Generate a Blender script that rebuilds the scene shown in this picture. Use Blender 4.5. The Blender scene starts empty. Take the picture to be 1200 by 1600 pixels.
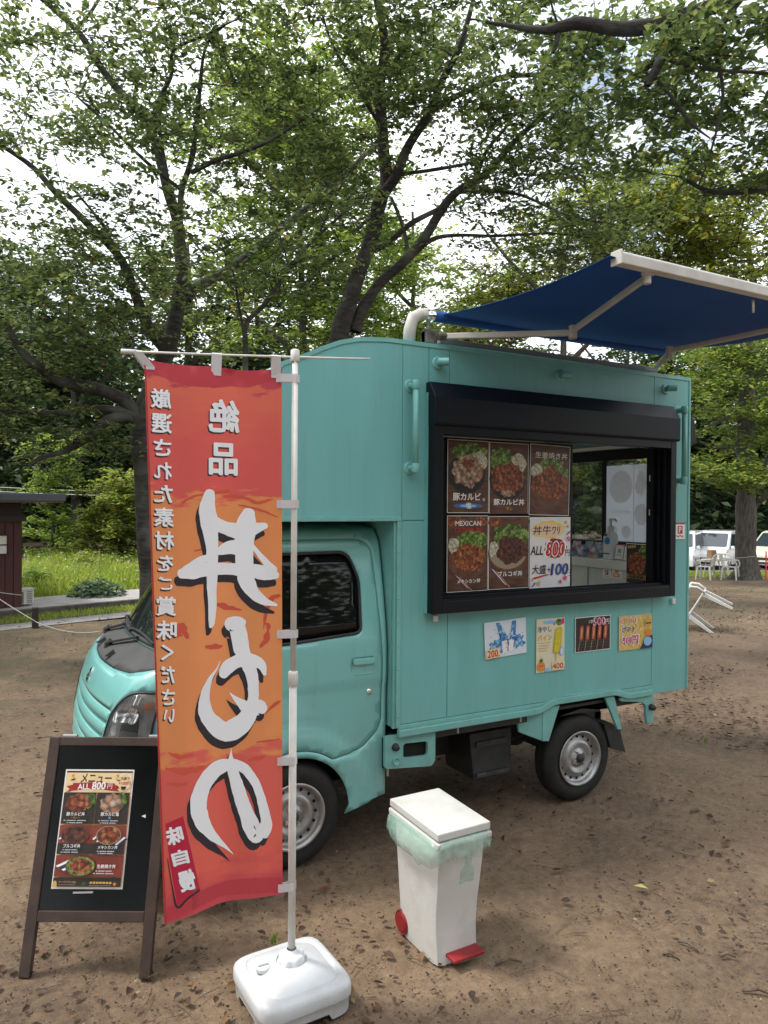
import bpy, bmesh, math, random
import numpy as np
from mathutils import Vector, Matrix, noise
from mathutils.geometry import delaunay_2d_cdt
R = math.radians
rng = np.random.default_rng(7)
random.seed(7)
sc = bpy.context.scene
COL = sc.collection

# ---------------------------------------------------------------- camera, sky, sun, exposure
CAM = np.array([-1.3824, -3.3782, 1.8402])
FW = np.array([0.48069568, 0.87684452, -0.00868075])
RT = np.array([0.87688509, -0.48064769, 0.00709504])
UP = np.array([-0.00204886, 0.01102258, 0.99993715])
FPX = 1148.1
cd = bpy.data.cameras.new('camera')
cam = bpy.data.objects.new('camera', cd); COL.objects.link(cam)
cam.matrix_world = Matrix(((RT[0], UP[0], -FW[0], CAM[0]), (RT[1], UP[1], -FW[1], CAM[1]), (RT[2], UP[2], -FW[2], CAM[2]), (0, 0, 0, 1)))
cd.sensor_fit = 'VERTICAL'; cd.sensor_height = 36.0; cd.lens = 36.0 * FPX / 1600.0
cd.clip_start = 0.05; cd.clip_end = 3000
sc.camera = cam
SUN_EL, SUN_AZ = 58, -58          # azimuth measured from +Y towards +X
wd = bpy.data.worlds.new('World'); sc.world = wd; wd.use_nodes = True
nt = wd.node_tree; nt.nodes.clear()
sky = nt.nodes.new('ShaderNodeTexSky'); sky.sky_type = 'NISHITA'; sky.sun_disc = False
sky.sun_elevation = R(SUN_EL); sky.sun_rotation = R(SUN_AZ); sky.dust_density = 3.0; sky.air_density = 1.2
tc = nt.nodes.new('ShaderNodeTexCoord')
cn = nt.nodes.new('ShaderNodeTexNoise'); cn.inputs['Scale'].default_value = 2.2; cn.inputs['Detail'].default_value = 7; cn.inputs['Roughness'].default_value = .55
cr = nt.nodes.new('ShaderNodeValToRGB'); cr.color_ramp.elements[0].position = .30; cr.color_ramp.elements[1].position = .50
mx = nt.nodes.new('ShaderNodeMix'); mx.data_type = 'RGBA'
mx.inputs[7].default_value = (9.6, 9.9, 10.3, 1)        # bright broken cloud
bg = nt.nodes.new('ShaderNodeBackground'); bg.inputs['Strength'].default_value = 0.12
wo = nt.nodes.new('ShaderNodeOutputWorld')
nt.links.new(tc.outputs['Generated'], cn.inputs['Vector']); nt.links.new(cn.outputs['Fac'], cr.inputs['Fac'])
nt.links.new(cr.outputs['Color'], mx.inputs[0]); nt.links.new(sky.outputs['Color'], mx.inputs[6])
nt.links.new(mx.outputs[2], bg.inputs['Color']); nt.links.new(bg.outputs['Background'], wo.inputs['Surface'])
sd = bpy.data.lights.new('sun', 'SUN'); sd.energy = 2.0; sd.angle = R(11); sd.color = (1, .95, .86)
sun = bpy.data.objects.new('sun', sd); COL.objects.link(sun)
_s = Vector((math.sin(R(SUN_AZ)) * math.cos(R(SUN_EL)), math.cos(R(SUN_AZ)) * math.cos(R(SUN_EL)), math.sin(R(SUN_EL))))
sun.rotation_euler = _s.to_track_quat('Z', 'Y').to_euler(); sun.location = (0, 0, 30)
sc.view_settings.view_transform = 'Standard'; sc.view_settings.look = 'None'
sc.view_settings.exposure = 0.82; sc.view_settings.gamma = 1; sc.view_settings.use_curve_mapping = False

# ---------------------------------------------------------------- helpers
def at(px, py, d): return CAM + d * (FW + (px - 600) / FPX * RT - (py - 800) / FPX * UP)
def ground_at(px, py):
    v = FW + (px - 600) / FPX * RT - (py - 800) / FPX * UP
    p = CAM - v * CAM[2] / v[2]; return np.array([p[0], p[1], 0.0])

MATS = {}
def M(name, col, rough=.5, metal=0., col2=None, vscale=6., bump=0., bscale=60., coat=0., trans=0., spec=.5, streak=None, alpha=1., detail=5., ramp=(.35, .65), emis=0):
    if name in MATS: return MATS[name]
    m = bpy.data.materials.new(name); m.use_nodes = True; t = m.node_tree; p = t.nodes['Principled BSDF']
    p.inputs['Base Color'].default_value = (*col, 1); p.inputs['Roughness'].default_value = rough; p.inputs['Metallic'].default_value = metal
    p.inputs['Coat Weight'].default_value = coat; p.inputs['Coat Roughness'].default_value = .06
    p.inputs['Transmission Weight'].default_value = trans; p.inputs['Specular IOR Level'].default_value = spec; p.inputs['Alpha'].default_value = alpha
    c = t.nodes.new('ShaderNodeTexCoord'); src = c.outputs['Object']
    if streak:
        mp = t.nodes.new('ShaderNodeMapping'); mp.inputs['Scale'].default_value = streak; t.links.new(src, mp.inputs['Vector']); src = mp.outputs['Vector']
    if col2:
        n = t.nodes.new('ShaderNodeTexNoise'); n.inputs['Scale'].default_value = vscale; n.inputs['Detail'].default_value = detail
        t.links.new(src, n.inputs['Vector'])
        r = t.nodes.new('ShaderNodeValToRGB'); r.color_ramp.elements[0].position = ramp[0]; r.color_ramp.elements[1].position = ramp[1]
        r.color_ramp.elements[0].color = (*col, 1); r.color_ramp.elements[1].color = (*col2, 1)
        t.links.new(n.outputs['Fac'], r.inputs['Fac']); t.links.new(r.outputs['Color'], p.inputs['Base Color'])
    if bump:
        n2 = t.nodes.new('ShaderNodeTexNoise'); n2.inputs['Scale'].default_value = bscale; n2.inputs['Detail'].default_value = 6
        t.links.new(src, n2.inputs['Vector'])
        b = t.nodes.new('ShaderNodeBump'); b.inputs['Strength'].default_value = bump; b.inputs['Distance'].default_value = .01
        t.links.new(n2.outputs['Fac'], b.inputs['Height']); t.links.new(b.outputs['Normal'], p.inputs['Normal'])
    MATS[name] = m; return m

def tag(o, label=None, cat=None, group=None, kind=None):
    if label: o['label'] = label
    if cat: o['category'] = cat
    if group: o['group'] = group
    if kind: o['kind'] = kind
    return o
def thing(name, loc, label, cat, group=None):
    o = bpy.data.objects.new(name, None); COL.objects.link(o); o.location = loc; o.empty_display_size = .1
    return tag(o, label, cat, group)
def wloc(p):
    v = Vector((0, 0, 0))
    while p is not None: v += Vector(p.location); p = p.parent
    return v
def link(name, me, mat, parent=None, smooth=False, bevel=0, solid=0):
    o = bpy.data.objects.new(name, me); COL.objects.link(o)
    if mat is not None:
        for m_ in (mat if isinstance(mat, (list, tuple)) else [mat]): me.materials.append(m_)
    if parent is not None: o.parent = parent
    if smooth: me.shade_smooth()
    if solid:
        s = o.modifiers.new('solid', 'SOLIDIFY'); s.thickness = abs(solid); s.offset = -1 if solid > 0 else 1
    if bevel:
        b = o.modifiers.new('bevel', 'BEVEL'); b.width = bevel; b.segments = 2; b.limit_method = 'ANGLE'; b.angle_limit = R(40)
    return o
def frame_of(d):
    d = np.array(d, float); d /= np.linalg.norm(d) + 1e-12
    a = np.array([0, 0, 1.]) if abs(d[2]) < .9 else np.array([1., 0, 0])
    u = np.cross(d, a); u /= np.linalg.norm(u); return d, u, np.cross(d, u)
class MB:
    def __init__(s): s.v = []; s.f = []
    def add(s, vs, fs):
        b = len(s.v); s.v += [tuple(map(float, v)) for v in vs]; s.f += [tuple(b + i for i in f) for f in fs]; return s
    def box(s, x0, x1, y0, y1, z0, z1):
        return s.add([(x, y, z) for x in (x0, x1) for y in (y0, y1) for z in (z0, z1)],
                     [(0, 1, 3, 2), (4, 6, 7, 5), (0, 4, 5, 1), (2, 3, 7, 6), (0, 2, 6, 4), (1, 5, 7, 3)])
    def beam(s, a, b, w, h, up=(0, 0, 1)):
        a, b = np.array(a, float), np.array(b, float); d = (b - a) / np.linalg.norm(b - a)
        u = np.cross(d, up); u /= np.linalg.norm(u); v = np.cross(u, d)
        vs = [p + u * w / 2 * i + v * h / 2 * j for p in (a, b) for i in (-1, 1) for j in (-1, 1)]
        return s.add(vs, [(0, 1, 3, 2), (4, 6, 7, 5), (0, 4, 5, 1), (2, 3, 7, 6), (0, 2, 6, 4), (1, 5, 7, 3)])
    def tube(s, pts, rad, n=10, cap=True):
        pts = [np.array(p, float) for p in pts]; k = len(pts)
        if not hasattr(rad, '__len__'): rad = [rad] * k
        vs = []; pu = None
        for i, p in enumerate(pts):
            d = pts[min(i + 1, k - 1)] - pts[max(i - 1, 0)]; d, u, w = frame_of(d)
            if pu is not None:
                u = pu - d * np.dot(pu, d); u /= np.linalg.norm(u) + 1e-12; w = np.cross(d, u)
            pu = u
            for j in range(n):
                a = 2 * math.pi * j / n; vs.append(p + rad[i] * (math.cos(a) * u + math.sin(a) * w))
        fs = [(i * n + j, i * n + (j + 1) % n, (i + 1) * n + (j + 1) % n, (i + 1) * n + j) for i in range(k - 1) for j in range(n)]
        if cap: fs += [tuple(range(n))[::-1], tuple((k - 1) * n + j for j in range(n))]
        return s.add(vs, fs)
    def lathe(s, prof, c, axis=(0, 0, 1), n=32):
        # prof: (radius, distance along the axis)
        d, u, w = frame_of(axis); c = np.array(c, float); vs = []
        for r_, h in prof:
            for j in range(n):
                a = 2 * math.pi * j / n; vs.append(c + d * h + r_ * (math.cos(a) * u + math.sin(a) * w))
        fs = [(i * n + j, i * n + (j + 1) % n, (i + 1) * n + (j + 1) % n, (i + 1) * n + j) for i in range(len(prof) - 1) for j in range(n)]
        return s.add(vs, fs)
    def prism(s, poly, f0, f1):
        n = len(poly); vs = [f0(*p) for p in poly] + [f1(*p) for p in poly]
        return s.add(vs, [tuple(range(n)), tuple(range(2 * n - 1, n - 1, -1))] + [(i, n + i, n + (i + 1) % n, (i + 1) % n) for i in range(n)])
    def build(s, name, mat, parent=None, **k):
        w = wloc(parent) if parent is not None else Vector((0, 0, 0))
        me = bpy.data.meshes.new(name); me.from_pydata([tuple(np.array(v) - np.array(w)) for v in s.v], [], s.f); me.update()
        fix = k.pop('fix', True)
        if fix:
            bm = bmesh.new(); bm.from_mesh(me); bmesh.ops.recalc_face_normals(bm, faces=bm.faces); bm.to_mesh(me); bm.free()
        return link(name, me, mat, parent, **k)
def rpoly(pts, r, n=4):
    out = []; k = len(pts)
    rr = r if hasattr(r, '__len__') else [r] * k
    for i in range(k):
        p, a, b = np.array(pts[i], float), np.array(pts[i - 1], float), np.array(pts[(i + 1) % k], float)
        da, db = a - p, b - p; la, lb = np.linalg.norm(da), np.linalg.norm(db); q = min(rr[i], la * .45, lb * .45)
        if q < 1e-5: out.append(tuple(p)); continue
        s0, s1 = p + da / la * q, p + db / lb * q
        for j in range(n + 1):
            t = j / n; out.append(tuple((1 - t) ** 2 * s0 + 2 * t * (1 - t) * p + t * t * s1))
    return out
def inpoly(x, y, poly):
    P = np.array(poly); res = np.zeros(len(x), bool); j = len(P) - 1
    for i in range(len(P)):
        xi, yi = P[i]; xj, yj = P[j]
        c = ((yi > y) != (yj > y)) & (x < (xj - xi) * (y - yi) / (yj - yi + 1e-15) + xi); res ^= c; j = i
    return res
def dens(poly, res):
    out = []; k = len(poly)
    for i in range(k):
        a, b = np.array(poly[i], float), np.array(poly[(i + 1) % k], float); n = max(1, int(np.linalg.norm(b - a) / res))
        for j in range(n): out.append(tuple(a + (b - a) * j / n))
    return out
REF = np.array([1.0, .74, 1.25])
def sheet(name, outline, holes, fn, res, mat, parent, solid=0, smooth=True, bevel=0, flip=False):
    polys = [dens(outline, res)] + [dens(h, res) for h in holes]
    V = []; Ed = []
    for p in polys:
        b = len(V); V += p; Ed += [(b + i, b + (i + 1) % len(p)) for i in range(len(p))]
    P = np.array(outline); x0, y0 = P.min(0); x1, y1 = P.max(0)
    gx, gy = np.meshgrid(np.arange(x0 + res * .5, x1, res), np.arange(y0 + res * .5, y1, res)); gx = gx.ravel(); gy = gy.ravel()
    if len(gx):
        ok = inpoly(gx, gy, outline)
        for h in holes: ok &= ~inpoly(gx, gy, h)
        B = np.array(V)
        g = np.stack([gx[ok], gy[ok]], 1)
        if len(g):
            d = np.sqrt(((g[:, None] - B[None]) ** 2).sum(2)).min(1) if len(g) * len(B) < 4e7 else np.full(len(g), 9.)
            V += [tuple(q) for q in g[d > res * .45]]
    vv, ee, ff = delaunay_2d_cdt([Vector(v) for v in V], Ed, [], 0, 1e-6)[:3]
    vv = np.array([tuple(v) for v in vv]); ff = np.array([tuple(f) for f in ff])
    c = vv[ff].mean(1); ok = inpoly(c[:, 0], c[:, 1], outline)
    for h in holes: ok &= ~inpoly(c[:, 0], c[:, 1], h)
    a_ = vv[ff]; ar = np.abs(np.cross(a_[:, 1] - a_[:, 0], a_[:, 2] - a_[:, 0])); ok &= ar > 1e-10
    ff = ff[ok]
    used, inv = np.unique(ff, return_inverse=True); ff = inv.reshape(ff.shape)
    if flip: ff = ff[:, ::-1]
    w = np.array(wloc(parent)) if parent is not None else np.zeros(3)
    pts = [tuple(np.array(fn(*vv[i])) - w) for i in used]
    A_ = np.array(pts)[ff] + w; nn_ = np.cross(A_[:, 1] - A_[:, 0], A_[:, 2] - A_[:, 0])
    if (nn_ * (A_.mean(1) - REF)).sum() < 0: ff = ff[:, ::-1]        # faces look outwards
    me = bpy.data.meshes.new(name); me.from_pydata(pts, [], [tuple(f) for f in ff.tolist()]); me.update()
    return link(name, me, mat, parent, smooth=smooth, solid=solid, bevel=bevel)
def ell(cx, cy, rx, ry, n=28, rot=0): return [(cx + rx * math.cos(a) * math.cos(rot) - ry * math.sin(a) * math.sin(rot), cy + rx * math.cos(a) * math.sin(rot) + ry * math.sin(a) * math.cos(rot)) for a in [2 * math.pi * i / n for i in range(n)]]
def flat(name, poly, fn, mat, parent):
    """a thin printed patch: polygon in artwork space carried onto its paper by fn"""
    return sheet(name, poly, [], fn, 1e3, mat, parent, smooth=False)
_tc = {}
def text_geo(s, bold=.0, font_extra=None):
    k = (s, bold)
    if k in _tc: return _tc[k]
    c = bpy.data.curves.new('t', 'FONT'); c.body = s; c.offset = bold; c.resolution_u = 2; c.align_x = 'LEFT'
    o = bpy.data.objects.new('t', c); COL.objects.link(o)
    dg = bpy.context.evaluated_depsgraph_get(); dg.update()
    me = bpy.data.meshes.new_from_object(o.evaluated_get(dg))
    v = np.array([tuple(p.co)[:2] for p in me.vertices]).reshape(-1, 2); f = [tuple(p.vertices) for p in me.polygons]
    bpy.data.objects.remove(o); bpy.data.curves.remove(c); bpy.data.meshes.remove(me)
    lo, hi = v.min(0), v.max(0); _tc[k] = (v - (lo + hi) / 2, f, hi - lo); return _tc[k]
def text(s, cx, cy, h, fn, mat, parent, w=None, bold=.0, mirror=False, rot=0, name='lettering', skew=0, ydown=True):
    """letters of height h (and width w) centred on cx, cy in artwork space"""
    v, f, sz = text_geo(s, 0); v = v * (h / sz[1]) if w is None else v * np.array([w / sz[0], h / sz[1]])
    x, y = v[:, 0] + v[:, 1] * skew, v[:, 1]
    if mirror: x = -x
    ca, sa = math.cos(rot), math.sin(rot); x, y = x * ca - y * sa, x * sa + y * ca
    if ydown: y = -y
    wl = np.array(wloc(parent))
    V_, F2_ = [], []; rb = bold * h * (.9 if sz[1] > .5 else 1.6); sh_ = [(0, 0)] + ([(rb * math.cos(q), rb * math.sin(q)) for q in np.arange(8) * math.pi / 4] if rb > 1e-9 else [])
    p0_ = np.array(fn(cx, cy)); tw_ = CAM - p0_; tw_ /= np.linalg.norm(tw_)
    for i_, (dx_, dy_) in enumerate(sh_):
        b_ = len(V_); V_ += [tuple(np.array(fn(cx + a + dx_, cy + b + dy_)) - wl + tw_ * (i_ * 3e-5)) for a, b in zip(x, y)]; F2_ += [tuple(b_ + q for q in g_) for g_ in f]
    me = bpy.data.meshes.new(name); me.from_pydata(V_, [], F2_); me.update()
    return link(name, me, mat, parent)
def npmesh(name, V, F, mat, parent=None, smooth=False):
    me = bpy.data.meshes.new(name); V = np.asarray(V, np.float32); F = np.asarray(F, np.int32); k = F.shape[1]
    if parent is not None: V = V - np.array(wloc(parent), np.float32)
    me.vertices.add(len(V)); me.vertices.foreach_set('co', V.ravel()); me.loops.add(F.size); me.loops.foreach_set('vertex_index', F.ravel())
    me.polygons.add(len(F)); me.polygons.foreach_set('loop_start', np.arange(0, F.size, k, dtype=np.int32)); me.polygons.foreach_set('loop_total', np.full(len(F), k, np.int32))
    me.update(calc_edges=True)
    return link(name, me, mat, parent, smooth=smooth)
def copy_tree(o, parent=None):
    c = o.copy(); COL.objects.link(c); c.parent = parent
    for ch in list(o.children): copy_tree(ch, c)
    return c
def sstep(a, b, x): t = min(1, max(0, (x - a) / (b - a))); return t * t * (3 - 2 * t)

# ---------------------------------------------------------------- materials
TEAL = (.170, .455, .448); TEAL2 = (.156, .425, .418)
m_cab = M('cab_paint', TEAL, .28, coat=.6, col2=(.182, .465, .445), vscale=1.5)
m_box = M('box_paint', TEAL, .48, col2=TEAL2, vscale=3, streak=(3, 3, .5), bump=.06, bscale=25)
m_box2 = M('box_trim_paint', (.185, .47, .45), .4, col2=(.16, .42, .40), vscale=9)
m_black = M('black_plastic', (.016, .017, .019), .55, col2=(.03, .03, .032), vscale=12, bump=.1, bscale=300)
m_cowl = M('cowl_plastic', (.035, .036, .038), .7, col2=(.05, .05, .052), vscale=8)
m_alu = M('black_anodised_frame', (.004, .0055, .009), .42, col2=(.006, .008, .012), vscale=5, spec=.25)
m_shade = M('shutter_case', (.0045, .0065, .012), .45, col2=(.007, .009, .015), vscale=4, spec=.25)
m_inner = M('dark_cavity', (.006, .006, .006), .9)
m_glass = M('tinted_cab_glass', (.006, .008, .008), .03, spec=.45, alpha=.86)
m_wind = M('windscreen_glass', (.02, .03, .03), .02, spec=1.0, coat=1.0, alpha=.86)
m_tyre = M('tyre_rubber', (.006, .006, .007), .75, col2=(.014, .013, .012), vscale=14, bump=.2, bscale=200)
m_rim = M('steel_rim_paint', (.42, .42, .43), .38, metal=.6, col2=(.27, .26, .25), vscale=12)
m_chrome = M('chrome', (.8, .8, .8), .12, metal=1)
m_white = M('white_plastic', (.74, .74, .74), .5, col2=(.62, .62, .60), vscale=7, bump=.1, bscale=80)
m_white_d = M('scuffed_white_plastic', (.58, .57, .55), .5, col2=(.38, .36, .32), vscale=5, detail=9, ramp=(.45, .8), bump=.15, bscale=60)
m_tank = M('water_tank_plastic', (.58, .59, .61), .42, col2=(.44, .44, .43), vscale=6, detail=8, ramp=(.5, .85), bump=.12, bscale=70)
m_pole = M('white_pole', (.72, .71, .68), .4, col2=(.60, .58, .54), vscale=10)
m_strap = M('translucent_strap', (.72, .68, .70), .35, alpha=.8)
m_steel = M('stainless_counter', (.62, .62, .58), .4, metal=.2, col2=(.55, .54, .51), vscale=3, streak=(1, 12, 1))
m_red = M('red_plastic', (.28, .012, .018), .45, col2=(.20, .012, .016), vscale=8)
m_brown = M('brown_board_frame', (.060, .034, .026), .5, col2=(.040, .024, .018), vscale=14, bump=.15)
m_bboard = M('glossy_blackboard', (.002, .0025, .003), .16, spec=.22, col2=(.006, .007, .008), vscale=5, detail=9)
m_paper = M('paper_white', (.80, .79, .77), .45)
m_awn = M('blue_awning_cloth', (.012, .098, .34), .75, col2=(.010, .086, .30), vscale=3, bump=.15, bscale=300)
m_awnw = M('white_awning_metal', (.66, .64, .60), .4, col2=(.56, .53, .49), vscale=9)
m_grey = M('grey_painted_steel', (.22, .22, .23), .45)

def translucent(m, col, k):
    t = m.node_tree; tr = t.nodes.new('ShaderNodeBsdfTranslucent'); tr.inputs['Color'].default_value = (*col, 1); x = t.nodes.new('ShaderNodeMixShader'); x.inputs[0].default_value = k
    t.links.new(t.nodes['Principled BSDF'].outputs[0], x.inputs[1]); t.links.new(tr.outputs[0], x.inputs[2]); t.links.new(x.outputs[0], t.nodes['Material Output'].inputs[0])
translucent(m_awn, (.010, .09, .32), .22)
def grime(m, k=.5):
    # road dust gathering towards the sill, and faint vertical runs
    t = m.node_tree; N = t.nodes; L = t.links; p = N['Principled BSDF']; src = p.inputs['Base Color'].links[0].from_socket
    g = N.new('ShaderNodeTexCoord').outputs['Object']; s_ = N.new('ShaderNodeSeparateXYZ'); L.new(g, s_.inputs[0])
    mr = N.new('ShaderNodeMapRange'); mr.inputs[1].default_value = 1.0; mr.inputs[2].default_value = .30; L.new(s_.outputs['Z'], mr.inputs[0])
    n = N.new('ShaderNodeTexNoise'); n.inputs['Scale'].default_value = 7; n.inputs['Detail'].default_value = 9; n.inputs['Roughness'].default_value = .75; L.new(g, n.inputs['Vector'])
    mp = N.new('ShaderNodeMapping'); mp.inputs['Scale'].default_value = (16, 16, .9); L.new(g, mp.inputs['Vector']); n2 = N.new('ShaderNodeTexNoise'); n2.inputs['Scale'].default_value = 2; n2.inputs['Detail'].default_value = 6; L.new(mp.outputs[0], n2.inputs['Vector'])
    r1 = N.new('ShaderNodeMapRange'); r1.inputs[1].default_value = .35; r1.inputs[2].default_value = .75; L.new(n.outputs['Fac'], r1.inputs[0])
    r2 = N.new('ShaderNodeMapRange'); r2.inputs[1].default_value = .55; r2.inputs[2].default_value = .80; r2.inputs[4].default_value = .22; L.new(n2.outputs['Fac'], r2.inputs[0])
    a = N.new('ShaderNodeMath'); a.operation = 'MULTIPLY'; L.new(mr.outputs[0], a.inputs[0]); L.new(r1.outputs[0], a.inputs[1])
    b = N.new('ShaderNodeMath'); b.operation = 'MULTIPLY_ADD'; L.new(a.outputs[0], b.inputs[0]); b.inputs[1].default_value = k; L.new(r2.outputs[0], b.inputs[2]); b.use_clamp = True
    x = N.new('ShaderNodeMix'); x.data_type = 'RGBA'; L.new(b.outputs[0], x.inputs[0]); L.new(src, x.inputs[6]); x.inputs[7].default_value = (.17, .19, .155, 1); L.new(x.outputs[2], p.inputs['Base Color'])
for m__ in (m_box, m_box2, m_cab): grime(m__)

# ================================================================= GROUND
def gz(x, y):
    d = (x - CAM[0]) * FW[0] + (y - CAM[1]) * FW[1]; l = (x - CAM[0]) * RT[0] + (y - CAM[1]) * RT[1]
    return -max(0, min(d, 34) - 12) * .045 * sstep(.08, .28, l / max(d, .1)) if d > 12 else 0.
def ground():
    def axis(lo, hi, d0):
        a = [0.0]; s = d0
        while a[-1] < hi:
            a.append(a[-1] + s)
            if a[-1] > 4.5: s *= 1.09
        b = [0.0]; s = d0
        while b[-1] > lo:
            b.append(b[-1] - s)
            if b[-1] < -4.5: s *= 1.09
        return np.array(sorted(set(b + a)))
    xs = axis(-900, 900, .035) + .8; ys = axis(-900, 900, .035) + .6
    X, Y = np.meshgrid(xs, ys); Z = np.zeros_like(X); n = X.shape
    for i in range(n[0]):
        for j in range(n[1]):
            x, y = X[i, j], Y[i, j]
            Z[i, j] = gz(x, y)
            if abs(x) < 22 and abs(y) < 22:
                Z[i, j] += .022 * noise.noise((x * .55, y * .55, 8)) * sstep(1.2, 2.5, abs(y - .5)) + .016 * noise.noise((x * 1.1, y * 1.1, 0)) + .008 * noise.noise((x * 4.2, y * 4.2, 3)) + .0045 * noise.noise((x * 14, y * 14, 5)) - .008
    V = np.stack([X, Y, Z], 2).reshape(-1, 3); idx = np.arange(n[0] * n[1]).reshape(n)
    F = np.stack([idx[:-1, :-1], idx[:-1, 1:], idx[1:, 1:], idx[1:, :-1]], 2).reshape(-1, 4)
    m = bpy.data.materials.new('bare_soil'); m.use_nodes = True; t = m.node_tree; N = t.nodes; L = t.links; p = N['Principled BSDF']; p.inputs['Roughness'].default_value = .92
    g = N.new('ShaderNodeTexCoord').outputs['Object']
    def ns(scale, det=6, ro=.6):
        q = N.new('ShaderNodeTexNoise'); q.inputs['Scale'].default_value = scale; q.inputs['Detail'].default_value = det; q.inputs['Roughness'].default_value = ro; L.new(g, q.inputs['Vector']); return q.outputs['Fac']
    def rp(f, a, b, ca, cb):
        q = N.new('ShaderNodeValToRGB'); q.color_ramp.elements[0].position = a; q.color_ramp.elements[1].position = b; q.color_ramp.elements[0].color = (*ca, 1); q.color_ramp.elements[1].color = (*cb, 1); L.new(f, q.inputs['Fac']); return q.outputs['Color']
    def mix(f, a, b, mode='MIX'):
        q = N.new('ShaderNodeMix'); q.data_type = 'RGBA'; q.blend_type = mode
        if isinstance(f, float): q.inputs[0].default_value = f
        else: L.new(f, q.inputs[0])
        L.new(a, q.inputs[6]); L.new(b, q.inputs[7]); return q.outputs[2]
    c1 = rp(ns(.55, 9, .62), .40, .60, (.086, .057, .038), (.285, .194, .124))
    c2 = rp(ns(22, 8, .7), .3, .72, (.052, .036, .025), (.30, .210, .135))
    c = mix(.5, c1, c2)
    clod = rp(ns(300, 4, .7), .42, .60, (.62, .58, .54), (1.18, 1.16, 1.12)); c = mix(.55, c, clod, 'MULTIPLY')
    lit = rp(ns(48, 5, .8), .60, .66, (1, 1, 1), (.42, .33, .27)); c = mix(.45, c, lit, 'MULTIPLY')
    sp = rp(ns(130, 3, .6), .58, .70, (1, 1, 1), (.45, .40, .36)); c = mix(.7, c, sp, 'MULTIPLY')
    bs = rp(ns(7, 9, .75), .50, .66, (1, 1, 1), (.55, .5, .46)); c = mix(.6, c, bs, 'MULTIPLY')
    # thin moss and short weeds, plus painted-in canopy shade, away from the truck
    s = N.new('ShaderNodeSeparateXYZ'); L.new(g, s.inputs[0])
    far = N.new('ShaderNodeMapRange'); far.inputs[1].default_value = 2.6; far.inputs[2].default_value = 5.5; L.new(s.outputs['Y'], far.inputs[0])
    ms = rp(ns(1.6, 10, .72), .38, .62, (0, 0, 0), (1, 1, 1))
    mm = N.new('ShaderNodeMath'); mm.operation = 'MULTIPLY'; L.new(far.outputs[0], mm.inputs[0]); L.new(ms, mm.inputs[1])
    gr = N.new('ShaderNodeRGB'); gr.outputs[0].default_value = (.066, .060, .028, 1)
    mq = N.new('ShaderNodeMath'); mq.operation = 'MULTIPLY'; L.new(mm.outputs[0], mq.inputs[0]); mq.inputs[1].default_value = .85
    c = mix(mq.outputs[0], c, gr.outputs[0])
    L.new(c, p.inputs['Base Color'])
    b = N.new('ShaderNodeBump'); b.inputs['Strength'].default_value = .55; b.inputs['Distance'].default_value = .012; L.new(ns(45, 9, .72), b.inputs['Height'])
    b2 = N.new('ShaderNodeBump'); b2.inputs['Strength'].default_value = .5; b2.inputs['Distance'].default_value = .05; L.new(ns(6, 9, .7), b2.inputs['Height']); L.new(b.outputs['Normal'], b2.inputs['Normal'])
    L.new(b2.outputs['Normal'], p.inputs['Normal'])
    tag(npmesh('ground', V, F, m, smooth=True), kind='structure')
ground()

def leaf_arrays(C, size, flatness=.5, droop=0., curl=.0, ratio=.42):
    """four-point folded leaves: centres C (n,3), lengths size (n)"""
    n = len(C); a = rng.uniform(0, 2 * np.pi, n); d = np.stack([np.cos(a), np.sin(a), rng.normal(-droop, flatness * .6, n)], 1); d /= np.linalg.norm(d, axis=1)[:, None]
    up = np.stack([rng.normal(0, flatness, n), rng.normal(0, flatness, n), np.ones(n)], 1)
    s = np.cross(d, up); s /= np.linalg.norm(s, axis=1)[:, None]; nn = np.cross(s, d)
    L = np.asarray(size)[:, None]
    b = C - d * L * .5; tip = C + d * L * .5 + nn * L * (curl - .04); k = .12 + curl
    l = C + s * L * ratio * .5 + nn * L * k * .6 - d * L * .04; r = C - s * L * ratio * .5 + nn * L * k * .6 - d * L * .04
    V = np.stack([b, l, tip, r], 1).reshape(-1, 3); i = np.arange(n) * 4
    F = np.concatenate([np.stack([i, i + 2, i + 1], 1), np.stack([i, i + 3, i + 2], 1)]); return V, F
def leaf6(C, size, flatness=.45, droop=.18, ratio=.50, curl=0.):
    n = len(C); a = rng.uniform(0, 2 * np.pi, n); d = np.stack([np.cos(a), np.sin(a), rng.normal(-droop, flatness * .6, n)], 1); d /= np.linalg.norm(d, axis=1)[:, None]
    up = np.stack([rng.normal(0, flatness, n), rng.normal(0, flatness, n), np.ones(n)], 1); s = np.cross(d, up); s /= np.linalg.norm(s, axis=1)[:, None]; nn = np.cross(s, d); L = np.asarray(size)[:, None]
    P_ = [C - d * L * .5 + nn * L * curl * .5, C - d * L * .16 + s * L * ratio * .48 + nn * L * (.09 + curl), C + d * L * .20 + s * L * ratio * .36 + nn * L * (.05 + curl), C + d * L * .5 + nn * L * (curl * .8 - .07), C + d * L * .20 - s * L * ratio * .36 + nn * L * (.05 + curl), C - d * L * .16 - s * L * ratio * .48 + nn * L * (.09 + curl)]
    V = np.stack(P_, 1).reshape(-1, 3); i = np.arange(n) * 6; t = lambda a, b, c: np.stack([i + a, i + b, i + c], 1)
    return V, np.concatenate([t(0, 2, 1), t(0, 3, 2), t(0, 4, 3), t(0, 5, 4)])
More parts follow.
